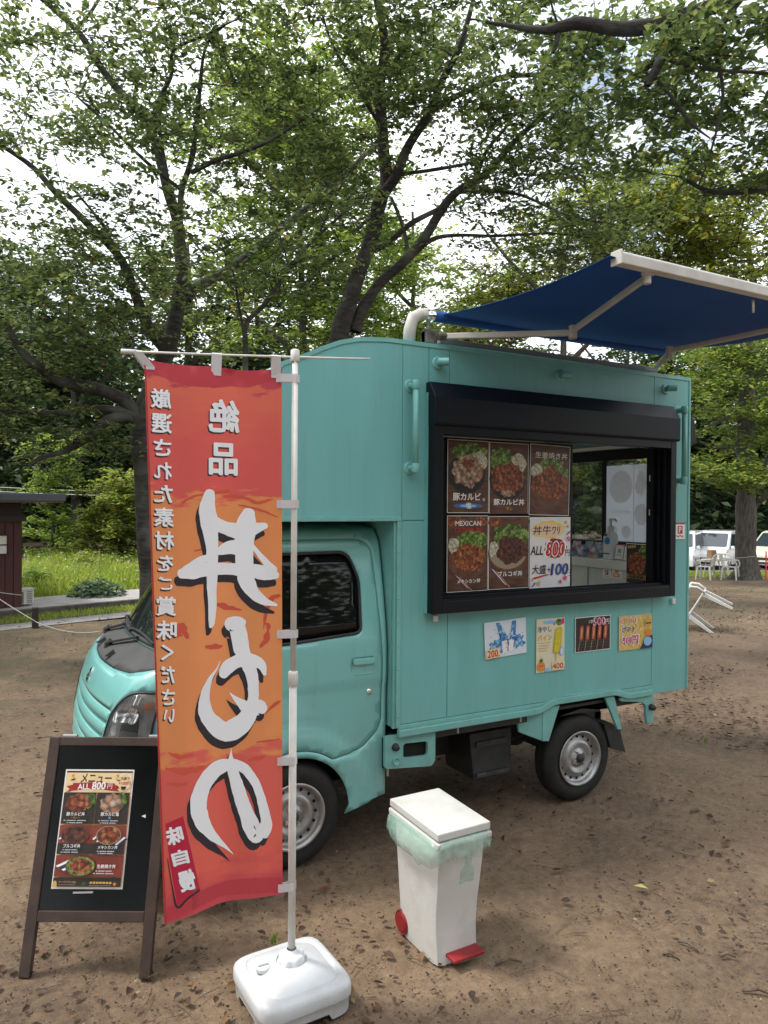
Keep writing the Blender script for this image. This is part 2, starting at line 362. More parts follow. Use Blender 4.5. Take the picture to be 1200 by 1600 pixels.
def leafmat(name, ramp, trans=.45, rough=.5):
    m = bpy.data.materials.new(name); m.use_nodes = True; t = m.node_tree; N = t.nodes; L = t.links; N.clear()
    g = N.new('ShaderNodeNewGeometry'); q = N.new('ShaderNodeValToRGB'); e = q.color_ramp.elements
    e[0].position = ramp[0][0]; e[0].color = (*ramp[0][1], 1); e[1].position = ramp[-1][0]; e[1].color = (*ramp[-1][1], 1)
    for pos, col in ramp[1:-1]: z = e.new(pos); z.color = (*col, 1)
    L.new(g.outputs['Random Per Island'], q.inputs['Fac'])
    p = N.new('ShaderNodeBsdfPrincipled'); p.inputs['Roughness'].default_value = rough; L.new(q.outputs['Color'], p.inputs['Base Color'])
    o = N.new('ShaderNodeOutputMaterial')
    if trans > 0:
        tr = N.new('ShaderNodeBsdfTranslucent'); hs = N.new('ShaderNodeHueSaturation'); hs.inputs['Value'].default_value = 1.7; hs.inputs['Hue'].default_value = .485; hs.inputs['Saturation'].default_value = 1.05
        L.new(q.outputs['Color'], hs.inputs['Color']); L.new(hs.outputs['Color'], tr.inputs['Color'])
        x = N.new('ShaderNodeMixShader'); x.inputs[0].default_value = trans; L.new(p.outputs[0], x.inputs[1]); L.new(tr.outputs[0], x.inputs[2]); L.new(x.outputs[0], o.inputs[0])
    else: L.new(p.outputs[0], o.inputs[0])
    return m
def litter():
    def pos(n, k=2.2):
        d = 1.6 + 22 * rng.random(n) ** k; a = rng.uniform(-.62, .62, n) + math.atan2(FW[1], FW[0])
        return np.stack([CAM[0] + d * np.cos(a), CAM[1] + d * np.sin(a), np.full(n, .008)], 1)
    d_ = rng.uniform(5.5, 17, 9000); l_ = rng.uniform(.22, .56, 9000); R_ = CAM[None] * [1, 1, 0] + d_[:, None] * (FW * [1, 1, 0])[None] + (d_ * l_)[:, None] * (RT * [1, 1, 0])[None]; R_[:, 2] = .008
    C = np.concatenate([pos(3000), pos(7500, 1.0), R_[np.array([noise.noise((c[0] * .5, c[1] * .5, 2)) > -.1 for c in R_])]]); keep = np.array([noise.noise((c[0] * .8, c[1] * .8, 9)) > -.22 for c in C]); C = C[keep]
    C[:, 2] += [gz(c[0], c[1]) for c in C]
    V, F = leaf6(C, .014 + .042 * rng.random(len(C)) ** 2.5, .3, 0, .62, .12); V[:, 2] = np.maximum(V[:, 2], np.repeat(C[:, 2], 6) - .007)
    tag(npmesh('fallen_leaves', V, F, leafmat('dry_leaf', [(0, (.030, .016, .011)), (.6, (.062, .029, .018)), (.86, (.11, .045, .02)), (.97, (.20, .11, .05)), (1, (.30, .26, .11))], 0, .75)), kind='stuff')
    # crumbs of bark, soil and grit
    n = 60000; C = pos(n, 2.0); s = .002 + .0055 * rng.random(n) ** 3; o = rng.normal(0, 1, (n, 4, 3)); o /= np.linalg.norm(o, axis=2)[:, :, None]
    V = (C[:, None] + o * s[:, None, None] * np.array([1.6, 1.6, .7])).reshape(-1, 3); i = np.arange(n) * 4
    F = np.concatenate([np.stack([i, i + 1, i + 2], 1), np.stack([i, i + 2, i + 3], 1), np.stack([i, i + 3, i + 1], 1), np.stack([i + 1, i + 3, i + 2], 1)])
    tag(npmesh('soil_crumbs', V, F, leafmat('crumb', [(0, (.045, .028, .02)), (.6, (.11, .075, .05)), (.93, (.20, .15, .10)), (1, (.42, .38, .30))], 0, .9)), kind='stuff')
    # twigs
    b = MB()
    for c in pos(900):
        a = random.uniform(0, 6.28); l = random.uniform(.03, .14); d = np.array([math.cos(a), math.sin(a), 0]); k = np.array([-d[1], d[0], 0]) * random.uniform(-.02, .02)
        b.tube([c - d * l / 2, c + k * .5, c + d * l / 2], [.0025, .002, .001], 4)
    tag(b.build('fallen_twigs', M('twig_bark', (.07, .045, .03), .9, col2=(.16, .12, .09), vscale=30), fix=False), kind='stuff')
litter()

# ================================================================= KITCHEN TRUCK
van = thing('kitchen_truck', (1.0, .75, 0), 'turquoise kitchen truck with a serving window, standing on bare soil under the trees', 'food truck')
YB0, YB1 = 0.0, 1.475
# --- chassis
b = MB(); b.box(-.55, 2.45, .42, .50, .30, .42); b.box(-.55, 2.45, .98, 1.06, .30, .42)
for x in (-.1, .6, 1.3, 1.9, 2.4): b.box(x, x + .06, .42, 1.06, .31, .40)
b.build('chassis_frame', m_black, van)
b = MB(); b.tube([(0, .16, .27), (0, 1.31, .27)], .035); b.tube([(1.905, .16, .27), (1.905, 1.31, .27)], .045); b.lathe([(.01, -.12), (.1, -.08), (.12, 0), (.1, .08), (.01, .12)], (1.905, .74, .27), (0, 1, 0), 16)
b.build('axle', m_black, van)
b = MB(); b.box(.55, 2.46, .03, 1.445, .56, .618); b.build('load_bed', m_black, van)
b = MB(); b.prism(rpoly([(1.155, .49), (1.47, .49), (1.47, .215), (1.19, .205)], .02), lambda x, z: (x, .18, z), lambda x, z: (x, .48, z))
bb = b.build('battery_cover', m_black, van, bevel=.006)
b = MB(); b.box(1.20, 1.42, .165, .181, .405, .438); b.box(1.20, 1.44, .16, .181, .225, .25); b.build('grip_slot', m_grey if False else M('worn_black', (.05, .052, .056), .5, col2=(.02, .02, .022), vscale=30), bb, bevel=.003)
b = MB(); b.tube([(1.50, .5, .40), (1.60, .45, .33), (1.75, .45, .33)], .03); b.tube([(1.48, .35, .42), (1.56, .30, .36), (1.66, .3, .38)], .006, 6); b.build('exhaust_pipe', M('rusty_pipe', (.13, .09, .07), .8, col2=(.06, .05, .045), vscale=20), van, smooth=True)

# --- wheels
def wheel(x, yo, side):
    s = side   # -1: outer face towards -Y
    b = MB(); w = .145
    prof = [(.165, .0), (.168, .006), (.200, -.004), (.235, .000), (.252, .010), (.262, .022), (.2685, .034)]
    for k in range(5):
        y0 = .036 + k * .0165; prof += [(.2685, y0), (.2685, y0 + .011), (.262, y0 + .012), (.262, y0 + .0155)]
    prof += [(.2685, w - .034), (.262, w - .022), (.25, w - .008), (.21, w), (.165, w)]
    b.lathe(prof, (x, yo, .2685), (0, -s, 0), 64)
    t = b.build('wheel', m_tyre, van, smooth=False); t.data.shade_smooth()
    em = t.modifiers.new('e', 'EDGE_SPLIT'); em.split_angle = R(35)
    b = MB(); b.lathe([(.171, -.004), (.168, -.009), (.158, -.006), (.150, .012), (.146, .030), (.120, .030), (.108, .012), (.098, .005), (.085, .007), (.070, .018), (.052, .022), (.048, .005), (.0, .005)], (x, yo, .2685), (0, -s, 0), 56)
    rm = b.build('rim', m_rim, t, smooth=True)
    b = MB(); b.lathe([(.165, .030), (.165, .13)], (x, yo, .2685), (0, -s, 0), 40); b.build('rim_barrel', m_inner, t)
    for k in range(16 if s < 0 else 0):
        a = 2 * math.pi * k / 16; c = (x + .131 * math.cos(a), yo, .2685 + .131 * math.sin(a)); MB().lathe([(.0, .0275), (.0085, .0275), (.0085, .034)], c, (0, -s, 0), 12).build('vent_hole', m_inner, rm)
    b = MB(); b.lathe([(.0, -.012), (.022, -.012), (.027, .0), (.028, .03)], (x, yo, .2685), (0, -s, 0), 20); b.build('hub_cap', m_black, rm, smooth=True)
    for k in range(4):
        a = 2 * math.pi * k / 4 + .6; b = MB(); b.lathe([(.0, -.006), (.007, -.006), (.0095, .0), (.0095, .02)], (x + .045 * math.cos(a), yo, .2685 + .045 * math.sin(a)), (0, -s, 0), 6); b.build('wheel_nut', m_chrome, rm)
for (x, yo, s) in ((0, .065, -1), (1.905, .045, -1), (0, 1.41, 1), (1.905, 1.43, 1)): wheel(x, yo, s)

# --- cab: one wrap surface  u (metres round the plan, from the near rear edge over the front to the far rear edge), z
XR, L1, LC = .52, 1.10, .26
ZK = [.22, .32, .42, .55, .70, .85, .95, 1.02, 1.05, 1.13, 1.40, 1.62, 1.68, 1.72]
XK = [-.80, -.86, -.885, -.90, -.895, -.865, -.83, -.79, -.755, -.62, -.44, -.30, -.24, -.14]
RK = [.16, .16, .16, .16, .16, .16, .16, .17, .18, .16, .13, .13, .14, .18]
YC = .7375
def xf(z): return float(np.interp(z, ZK, XK))
def rc(z): return float(np.interp(z, ZK, RK))
def yside(z, x=0):
    y = .052 + .115 * max(0, (z - 1.08) / .62) ** 1.35 + .012 * sstep(1.64, 1.72, z) * 3
    y += .008 * (1 - sstep(.885, .91, z))
    r = math.hypot(x, z - .27); y -= .016 * (1 - sstep(.40, .45, r)) * (1 if z < .75 else 0)
    return y
def wrap(u, z, off=0.):
    ys = yside(z); x0, r_ = xf(z), rc(z); half = YC - ys - r_
    LF = 1.12; tot = 2 * L1 + 2 * LC + LF
    m = u > tot / 2
    if m: u = tot - u
    if u <= L1:
        x = XR + (x0 + r_ - XR) * u / L1; y = yside(z, x); nx, ny = 0, -1
    elif u <= L1 + LC:
        a = (u - L1) / LC * math.pi / 2; x = x0 + r_ - r_ * math.sin(a); y = ys + r_ - r_ * math.cos(a); nx, ny = -math.sin(a), -math.cos(a)
    else:
        t = (u - L1 - LC) / (LF / 2); y = ys + r_ + half * t; x = x0 - .05 * (1 - (1 - t) ** 2); nx, ny = -1, 0
    x += nx * off; y += ny * off
    if m: y = 2 * YC - y
    return (x, y, z)
UT = 2 * L1 + 2 * LC + 1.12
def S(x, z): return (L1 * (x - XR) / (xf(z) + rc(z) - XR), z)     # a point of the near flank in wrap space
def mir(p): return [(UT - u, z) for u, z in p][::-1]
arch = [S(.30 * math.cos(a), .27 + .30 * math.sin(a)) for a in np.linspace(math.pi + .25, -.25, 26)]
arch_out = [(arch[0][0], .20)] + arch + [(arch[-1][0], .20)]
doorp = rpoly([(.468, 1.66), (-.27, 1.66), (-.565, 1.14), (-.585, .70), (-.36, .585), (-.345, .54), (.20, .535), (.38, .565), (.488, .66), (.495, 1.0)], [.10, .05, .05, .05, .03, .0, .0, .03, .05, 0])
# the door leaves the wheel arch free
dd = []
for x, z in dens(doorp, .02):
    rr_ = math.hypot(x, z - .27)
    if rr_ < .335: x, z = x / rr_ * .335, .27 + (z - .27) / rr_ * .335
    dd.append((x, z))
doorS = [S(x, z) for x, z in dd]
def grow(p, d):
    P_ = np.array(p); a = np.roll(P_, 1, 0); c = np.roll(P_, -1, 0); t = c - a; n_ = np.stack([t[:, 1], -t[:, 0]], 1); n_ /= np.linalg.norm(n_, axis=1)[:, None] + 1e-9
    ar = np.sum(P_[:, 0] * c[:, 1] - c[:, 0] * P_[:, 1]); n_ *= 1 if ar > 0 else -1
    return [tuple(q) for q in P_ + n_ * d]
doorhole = grow(doorS, .004)
winp = rpoly([(.377, 1.166), (.385, 1.45), (.33, 1.60), (-.20, 1.595), (-.50, 1.135), (-.02, 1.140)], [.04, .03, .06, .05, .03, 0])
winS = [S(x, z) for x, z in winp]
wsu0, wsu1 = L1 + .14, UT - L1 - .14
windp = rpoly([(L1 + .10, 1.135), (UT - L1 - .10, 1.135), (UT - L1 - .16, 1.64), (L1 + .16, 1.64)], .07)
cowlp = rpoly([(L1 + .03, 1.105), (L1 + .17, 1.062), (L1 + LC, 1.040), (L1 + LC + .2, 1.030), (UT / 2, 1.026), (UT - L1 - LC - .2, 1.030), (UT - L1 - LC, 1.040), (UT - L1 - .17, 1.062), (UT - L1 - .03, 1.105), (UT - L1 - .10, 1.128), (L1 + .10, 1.128)], .012)
hl = rpoly([(L1 - .015, .60), (L1 - .015, .975), (L1 + .145, .985), (L1 + .215, .90), (L1 + .26, .75), (L1 + .285, .60)], [.03, .03, .05, .04, .04, .03])
grl = rpoly([(L1 + .33, .54), (L1 + .275, .80), (L1 + .24, .885), (UT - L1 - .24, .885), (UT - L1 - .275, .80), (UT - L1 - .33, .54)], .03)
side_out = [(0, .26), (0, 1.72), (UT, 1.72), (UT, .26)]
lowS = [S(.515, .296), S(.27, .225)]
shell_out = [(0, .30)] + [(0, 1.715), (UT, 1.715), (UT, .30)] + mir([S(.27, .235)] + []) + mir(arch)[::-1][:0] + []
# outline walks: near rear bottom -> (near side bottom with wheel arch) -> front -> far side bottom
bot = [(0, .296), S(.272, .240)] + [q for q in arch[::-1] if q[1] > .24] + [S(-.36, .30), (L1 + .1, .26), (L1 + LC, .24)]
shell_out = bot + mir(bot) + [(UT, 1.715), (0, 1.715)]
sheet('cab_body', shell_out, [doorhole, mir(doorhole), windp, cowlp, hl, mir(hl), grl], wrap, .032, m_cab, van, solid=.012)
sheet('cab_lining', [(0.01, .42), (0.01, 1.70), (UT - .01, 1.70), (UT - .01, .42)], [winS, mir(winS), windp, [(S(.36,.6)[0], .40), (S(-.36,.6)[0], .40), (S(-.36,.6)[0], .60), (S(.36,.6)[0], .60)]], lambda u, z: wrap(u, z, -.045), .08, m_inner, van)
for k in (0, 1):
    D_ = doorS if k == 0 else mir(doorS); W_ = winS if k == 0 else mir(winS)
    wfn = lambda u, z: wrap(u, z, -.003)
    dr = sheet('door', D_, [W_], wfn, .028, m_cab, van, solid=.012)
    sheet('door_glass', grow(W_, -.012), [], lambda u, z: wrap(u, z, -.016), .05, m_glass, dr, solid=.003)
    sheet('window_seal', W_, [grow(W_, -.014)], lambda u, z: wrap(u, z, .0005), .02, m_black, dr, solid=.014)
    hp = rpoly([(.312, .955), (.312, 1.045), (.452, 1.045), (.452, .955)], .022); hp = [S(*q) for q in hp]
    if k: hp = mir(hp)
    def bowl(u, z):
        cu, cz = (hp[0][0] + hp[len(hp) // 2][0]) / 2, 1.0
        e = max(abs(u - cu) / .075, abs(z - cz) / .05); return wrap(u, z, .0015 - .014 * (1 - sstep(.55, .95, e)))
    h_ = sheet('handle_cup', hp, [], bowl, .008, m_cab, dr)
    g_ = rpoly([(.318, 1.008), (.318, 1.04), (.446, 1.04), (.446, 1.008)], .012); g_ = [S(*q) for q in g_]
    if k: g_ = mir(g_)
    sheet('door_handle', g_, [], lambda u, z: wrap(u, z, .016), .012, m_cab, dr, solid=.014, bevel=.003)
    c_ = S(.421, .855); c_ = c_ if k == 0 else (UT - c_[0], c_[1]); p_ = np.array(wrap(c_[0], c_[1], 0)); ax = (0, -1 if k == 0 else 1, 0)
    b = MB(); b.lathe([(.0, .006), (.009, .006), (.014, .003), (.017, 0), (.017, -.01)], p_, ax, 20); b.build('door_lock', m_chrome, dr, smooth=True)
# windscreen and its surround
ws = sheet('windscreen', windp, [], lambda u, z: wrap(u, z, -.006), .05, m_wind, van, solid=.004)
sheet('windscreen_seal', grow(windp, .004), [grow(windp, -.018)], lambda u, z: wrap(u, z, .0025), .03, m_black, ws, solid=.006)
cw = sheet('cowl_panel', grow(cowlp, -.002), [], lambda u, z: wrap(u, z, -.002), .02, m_cowl, van, solid=.01)
for u0, s in ((UT / 2 + .12, -1), (UT / 2 + .62, -1)):
    a0 = np.array(wrap(u0, 1.085, .03)); a1 = np.array(wrap(u0 - .30, 1.15, .02)); b = MB(); b.tube([a0 - (0, 0, .03), a0, a0 + (.01, -.01, .012)], [.022, .02, .014], 10); b.beam(a0, a1, .022, .012); b.build('wiper_arm', m_black, van, bevel=.003)
    b = MB(); pts = [wrap(u0 - .56 + .6 * k / 8, 1.15 + .02 * math.sin(k / 8 * 3.1), .012) for k in range(9)]; b.tube(pts, .007, 6); b.build('wiper_blade', m_black, van)
for u0 in (UT / 2 + .33, UT / 2 - .12):
    a0 = np.array(wrap(u0, 1.055, .004)); b = MB(); b.add([a0 + q for q in [(-.03, -.018, 0), (.03, -.018, 0), (.03, .018, 0), (-.03, .018, 0), (.015, -.008, .03), (.02, .008, .03)]], [(0, 1, 2, 3), (0, 1, 4), (1, 2, 5, 4), (2, 3, 5), (3, 0, 4, 5)]); b.build('washer_nozzle', m_black, cw)
# grille of broad curved bars
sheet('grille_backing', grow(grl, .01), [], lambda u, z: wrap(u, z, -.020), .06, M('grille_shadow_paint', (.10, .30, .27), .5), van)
for k in range(5):
    z0 = .562 + k * .065; uL = float(np.interp(z0, [.54, .80, .885], [L1 + .335, L1 + .28, L1 + .245]))
    bar = rpoly([(uL, z0), (UT - uL, z0), (UT - uL + .004, z0 + .052), (uL - .004, z0 + .052)], .015)
    def bf(u, z, z0=z0):
        t = (z - z0) / .052; return wrap(u, z, .001 - .013 * (2 * t - 1) ** 2)
    sheet('grille_bar', bar, [], bf, .013, m_cab, van, solid=.006)
gp = [wrap(L1 + .31 - .05, .885, .002)]
# headlights: reflector bowl, lens, lamp, indicator
m_lens = M('headlight_lens', (.25, .26, .27), .03, coat=1., spec=1., alpha=.12); m_refl = M('headlight_reflector', (.66, .66, .65), .22, metal=.45, col2=(.44, .44, .44), vscale=16, bump=.3, bscale=40)
for k in (0, 1):
    H = hl if k == 0 else mir(hl)
    l_ = sheet('headlight', grow(H, -.002), [], lambda u, z: wrap(u, z, .004), .03, m_lens, van, solid=.003)
    def rf(u, z, k=k):
        uu = u if k == 0 else UT - u; e = math.hypot((uu - L1 - .12) / .15, (z - .80) / .2); return wrap(u, z, -.012 - .05 * (1 - sstep(.2, 1.0, e)))
    sheet('reflector', H, [], rf, .02, m_refl, l_)
    cu = L1 + .14 if k == 0 else UT - L1 - .14
    dl = M('dark_lamp_bezel', (.10, .10, .11), .3)
    q = rpoly([(cu - .10, .62), (cu - .10, .80), (cu + .0, .81), (cu + .0, .62)], .02); sheet('lamp_bezel', q if k == 0 else q, [], lambda u, z: wrap(u, z, -.008), .03, dl, l_)
    sg = 1 if k == 0 else -1
    def lamp(cx_, cz_, depth): return lambda u, z: wrap(u, z, -.006 - depth * (1 - min(1, math.hypot((u - cx_) / .06, (z - cz_) / .07)) ** 2))
    for nm_, cx2, cz2, a_, b_2 in (('main_beam_bowl', cu + .035 * sg, .700, .052, .082), ('upper_lamp_bowl', cu - .005 * sg, .872, .078, .034)):
        bw_ = sheet(nm_, rpoly([(cx2 - a_, cz2 - b_2), (cx2 + a_, cz2 - b_2), (cx2 + a_ * .8, cz2 + b_2), (cx2 - a_ * .9, cz2 + b_2)], .035), [], lamp(cx2, cz2, .03), .01, m_chrome, l_)
        p_ = np.array(wrap(cx2, cz2, -.034)); ax = np.array(wrap(cx2, cz2, .05)) - np.array(wrap(cx2, cz2, 0)); b = MB(); b.lathe([(0, .022), (.008, .02), (.010, .0)], p_, ax, 12); b.build('lamp_bulb', M('lamp_bulb_glass', (.6, .6, .6), .1), bw_, smooth=True)
    for q_ in np.linspace(-.05, .05, 6): sheet('reflector_rib', [(cu + q_ - .002, .925), (cu + q_ + .002, .925), (cu + q_ + .002, .962), (cu + q_ - .002, .962)], [], lambda u, z: wrap(u, z, -.006), .02, m_chrome, l_)
    sheet('indicator_lens', rpoly([(cu - .125 * sg, .90), (cu - .085 * sg, .90), (cu - .085 * sg, .935), (cu - .125 * sg, .935)], .008), [], lambda u, z: wrap(u, z, -.004), .02, M('amber_bulb', (.42, .15, .05), .3), l_)
    sheet('headlight_gasket', grow(H, .003), [grow(H, -.006)], lambda u, z: wrap(u, z, .0055), .02, m_black, l_, solid=.004)
# badge: angular S emblem
bp = [(-.5, .18), (-.5, .5), (.0, .95), (.5, .55), (.2, .30), (.0, .48), (-.12, .38), (.5, -.10), (.5, -.5), (.0, -.95), (-.5, -.55), (-.2, -.30), (.0, -.48), (.12, -.38)]
sheet('badge', [(UT / 2 + .052 * x, .945 + .042 * y) for x, y in bp], [], lambda u, z: wrap(u, z, .007), .02, m_chrome, van, solid=.006, smooth=False)
# bumper lip, roof, rear wall of the cab
sheet('bumper_lip', rpoly([(L1 + .02, .30), (UT - L1 - .02, .30), (UT - L1 - .02, .42), (L1 + .02, .42)], .03), [], lambda u, z: wrap(u, z, .012), .05, m_cab, van, solid=.012)
b = MB(); pts = []; 
ring = [wrap(UT * k / 60, 1.715) for k in range(61)]; cx_, cy_ = .15, YC
b.v = [tuple(p) for p in ring] + [(cx_ + (p[0] - cx_) * .75, cy_ + (p[1] - cy_) * .75, 1.748) for p in ring] + [(cx_, cy_, 1.755)]
b.f = [(i, i + 1, 62 + i, 61 + i) for i in range(60)] + [(61 + i, 62 + i, 122) for i in range(60)] + [(60, 0, 61, 121), (121, 61, 122)]
b.build('cab_roof', m_cab, van, smooth=True)
b = MB(); b.box(.495, .515, .20, 1.27, .35, 1.70); b.build('cab_back_wall', m_black, van)
b = MB(); b.box(-.5, .49, .10, 1.37, .36, .40); b.build('cab_floor', m_black, van)
m_seat = M('seat_fabric', (.035, .035, .04), .9, bump=.2, bscale=200)
for y0 in (.22, .82):
    b = MB(); b.box(-.02, .38, y0, y0 + .44, .60, .72); b.prism(rpoly([(.33, .70), (.44, .72), (.47, 1.30), (.40, 1.32)], .03), lambda x, z: (x, y0 + .02, z), lambda x, z: (x, y0 + .42, z)); b.prism(rpoly([(.40, 1.35), (.48, 1.36), (.48, 1.52), (.41, 1.51)], .02), lambda x, z: (x, y0 + .1, z), lambda x, z: (x, y0 + .34, z)); b.build('seat', m_seat, van, bevel=.02)
b = MB(); b.prism([(-.68, .75), (-.66, 1.04), (-.40, 1.08), (-.34, 1.0), (-.36, .72)], lambda x, z: (x, .14, z), lambda x, z: (x, 1.33, z)); b.build('dashboard', M('dashboard', (.05, .05, .05), .7), van, bevel=.02)
b = MB(); c_ = np.array([-.22, 1.02, 1.02]); ax = np.array([.5, 0, .86]); d_, u_, w_ = frame_of(ax); b.tube([c_ + .18 * (math.cos(a) * u_ + math.sin(a) * w_) for a in np.linspace(0, 2 * math.pi, 28)], .013, 8); b.tube([c_, c_ - ax * .16], .025); b.beam(c_ - u_ * .17, c_ + u_ * .17, .03, .015); b.build('steering_wheel', m_black, van, smooth=True)

# --- sill plate behind the cab and the bed rail
b_pl = rpoly([(.492, .618), (.492, .446), (.784, .415), (.808, .44), (.808, .612)], [0, .02, .03, .03, 0])
pl = sheet('step_plate', b_pl, [rpoly([(.604, .565), (.604, .486), (.759, .476), (.759, .556)], .02)], lambda x, z: (x, .012, z), 1, m_box2, van, solid=.02, smooth=False)
b = MB(); b.lathe([(0, .022), (.016, .022), (.019, .014), (.021, 0)], (.553, .010, .555), (0, -1, 0), 18); b.build('rubber_plug', m_black, pl, smooth=True)
b = MB(); b.lathe([(0, .001), (.016, .001), (.018, .008), (.021, .008), (.022, 0)], (.560, .010, .478), (0, -1, 0), 20); b.build('plate_boss', m_box2, pl, smooth=True)
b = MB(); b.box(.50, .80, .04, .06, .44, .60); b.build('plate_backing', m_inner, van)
def rail_low(x): return .610 + .040 * (sstep(1.50, 1.66, x) - sstep(2.12, 2.28, x))
xs_ = np.linspace(.56, 2.476, 60)
rail = [(x, rail_low(x)) for x in xs_] + [(x, rail_low(x) + .040) for x in xs_[::-1]]
sheet('bed_rail', rail, [], lambda x, z: (x, -.022, z), .5, m_box2, van, solid=.03, smooth=False, bevel=.006)
top_ = [(x, rail_low(x) + .040) for x in xs_] + [(x, max(.672, rail_low(x) + .046)) for x in xs_[::-1]]
sheet('rail_step', top_, [], lambda x, z: (x, -.010, z), .5, m_box2, van, solid=.018, smooth=False, bevel=.003)
# mud guard pieces
b = MB(); b.prism([(1.691, .64), (1.607, .433), (1.557, .441), (1.56, .64)], lambda x, z: (x, -.004, z), lambda x, z: (x, .016, z)); b.prism([(1.40, .62), (1.42, .50), (1.56, .44), (1.565, .63)], lambda x, z: (x, .05 - (x - 1.4) * .3, z), lambda x, z: (x, .07 - (x - 1.4) * .3, z)); b.build('mud_guard', m_box2, van, bevel=.003)
b = MB(); b.prism([(2.070, .64), (2.150, .64), (2.218, .42), (2.184, .42)], lambda x, z: (x, .0, z), lambda x, z: (x, .02, z)); b.build('mud_guard', m_box2, van, bevel=.003)
b = MB(); b.prism([(2.10, .46), (2.234, .425), (2.29, .25), (2.157, .295)], lambda x, z: (x, .035, z), lambda x, z: (x + .02, .20, z)); b.build('mud_flap', m_black, van, bevel=.003)
b = MB(); b.prism(rpoly([(2.20, .625), (2.498, .64), (2.500, .425), (2.44, .425), (2.425, .55), (2.38, .575), (2.20, .60)], .012), lambda x, z: (x, -.006, z), lambda x, z: (x, .016, z)); bk = b.build('rear_bracket', m_box2, van, bevel=.003)
b = MB(); b.lathe([(0, .034), (.016, .034), (.02, .02), (.022, 0)], (2.472, -.004, .532), (0, -1, 0), 18); b.build('rubber_plug', m_black, bk, smooth=True)
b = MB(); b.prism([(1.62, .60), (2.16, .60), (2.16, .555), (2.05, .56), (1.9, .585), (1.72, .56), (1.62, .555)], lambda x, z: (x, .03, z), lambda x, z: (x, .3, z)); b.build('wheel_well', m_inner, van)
for x, y0, z0 in ((.955, .01, .612), (1.40, .01, .615), (2.34, .05, .60), (.52, .03, .44)):
    b = MB(); b.tube([(x, y0, z0), (x, y0, z0 - .04)], [.005, .006], 8); b.build('drain_bolt', M('zinc', (.5, .5, .48), .4, metal=.8), van)

# --- box body: panels over an inner shell, with the arched fore-roof above the cab
ZT = 2.716
arcp = [(-.40, 1.757), (-.395, 1.90), (-.375, 2.08), (-.33, 2.25), (-.25, 2.38), (-.104, 2.533), (.03, 2.591), (.10, 2.627), (.204, 2.671), (.313, 2.699), (.424, 2.711), (.50, ZT)]
OPX0, OPX1, OPZ0, OPZ1 = .785, 2.565, 1.315, 2.29
opening = [(OPX0, OPZ0), (OPX1, OPZ0), (OPX1, OPZ1), (OPX0, OPZ1)]
prof = [(-.40, 1.757)] + arcp[1:] + [(2.834, ZT), (2.834, .612), (2.484, .612), (2.484, .655), (.535, .655), (.535, 1.757)]
for nm, yy, hole in (('box_shell', .006, [opening]), ('box_far_side', YB1 - .02, [])):
    if yy > 1: hole = [[(1.0, 1.35), (2.4, 1.35), (2.4, 2.35), (1.0, 2.35)]]  # unseen opening added in the far side so daylight reaches the counter
    sheet(nm, prof, hole, lambda x, z, yy=yy: (x, yy, z), 3, m_box2, van, solid=.016, smooth=False)
arcs = [(arcp[0][0], arcp[0][1])]
for i in range(len(arcp) - 1):        # rounded fore-roof, four steps between the measured stations
    p0, p1, p2, p3 = [np.array(arcp[min(max(q, 0), len(arcp) - 1)]) for q in (i - 1, i, i + 1, i + 2)]
    for f in (.25, .5, .75, 1.): arcs.append(tuple(.5 * ((2 * p1) + (-p0 + p2) * f + (2 * p0 - 5 * p1 + 4 * p2 - p3) * f * f + (-p0 + 3 * p1 - 3 * p2 + p3) * f ** 3)))
pr2 = arcs + [(1.2, ZT), (2.83, ZT)]; b = MB(); kk = len(pr2)
b.add([(x, .004, z - .003) for x, z in pr2] + [(x, YB1, z - .003) for x, z in pr2], [(i, i + 1, kk + i + 1, kk + i) for i in range(kk - 1)])
b.build('box_roof', m_box2, van, smooth=True, solid=.02, fix=False)
b = MB(); b.box(-.38, .53, .03, YB1 - .03, 1.757, 1.775); b.build('fore_roof_underside', m_box2, van)
b = MB(); b.box(.535, .55, .03, YB1 - .03, .66, 1.757); b.build('box_front_wall', m_box2, van)
b = MB(); b.box(.56, 2.80, .03, YB1 - .03, .66, .70); b.build('box_floor', m_steel, van)
m_lin = M('white_lining', (.74, .75, .74), .5)
b = MB(); [b.box(x0, x1, YB1 - .06, YB1 - .045, z0, z1) for x0, x1, z0, z1 in ((.56, 1.0, .705, 2.615), (2.4, 2.79, .705, 2.615), (1.0, 2.4, .705, 1.35), (1.0, 2.4, 2.35, 2.615))]; b.box(.56, .575, .04, YB1 - .065, .705, 2.615); b.build('inner_lining', m_lin, van)
b = MB(); b.box(.56, 2.80, .03, YB1 - .03, 2.62, 2.64); b.build('ceiling_panel', M('white_ceiling', (.75, .76, .76), .5), van)
g = .0018
def panel(x0, x1, z0, z1, holes=()):
    sheet('side_panel', [(x0 + g, z0 + g), (x1 - g, z0 + g), (x1 - g, z1 - g), (x0 + g, z1 - g)], list(holes), lambda x, z: (x, 0, z), .3, m_box, van, solid=.005, smooth=False, bevel=.0012)
sheet('side_panel', arcp[:1] + [(.575, 1.757 + g), (.575, ZT)] + arcp[:0:-1], [], lambda x, z: (x, 0, z), .3, m_box, van, solid=.005, smooth=False, bevel=.0012)
panel(.577, OPX0 - .045, 1.762, ZT); panel(.577, .872, .676, 1.762 - .0) if False else None
def poly_panel(p): sheet('side_panel', p, [], lambda x, z: (x, 0, z), .3, m_box, van, solid=.005, smooth=False, bevel=.0012)
poly_panel([(.577, .676), (.872, .676), (.872, OPZ0 - g), (OPX0 - .045, OPZ0 - g), (OPX0 - .045, 1.758), (.577, 1.758)])
poly_panel([(.876, .676), (2.480, .676), (2.480, OPZ0 - g), (.876, OPZ0 - g)])
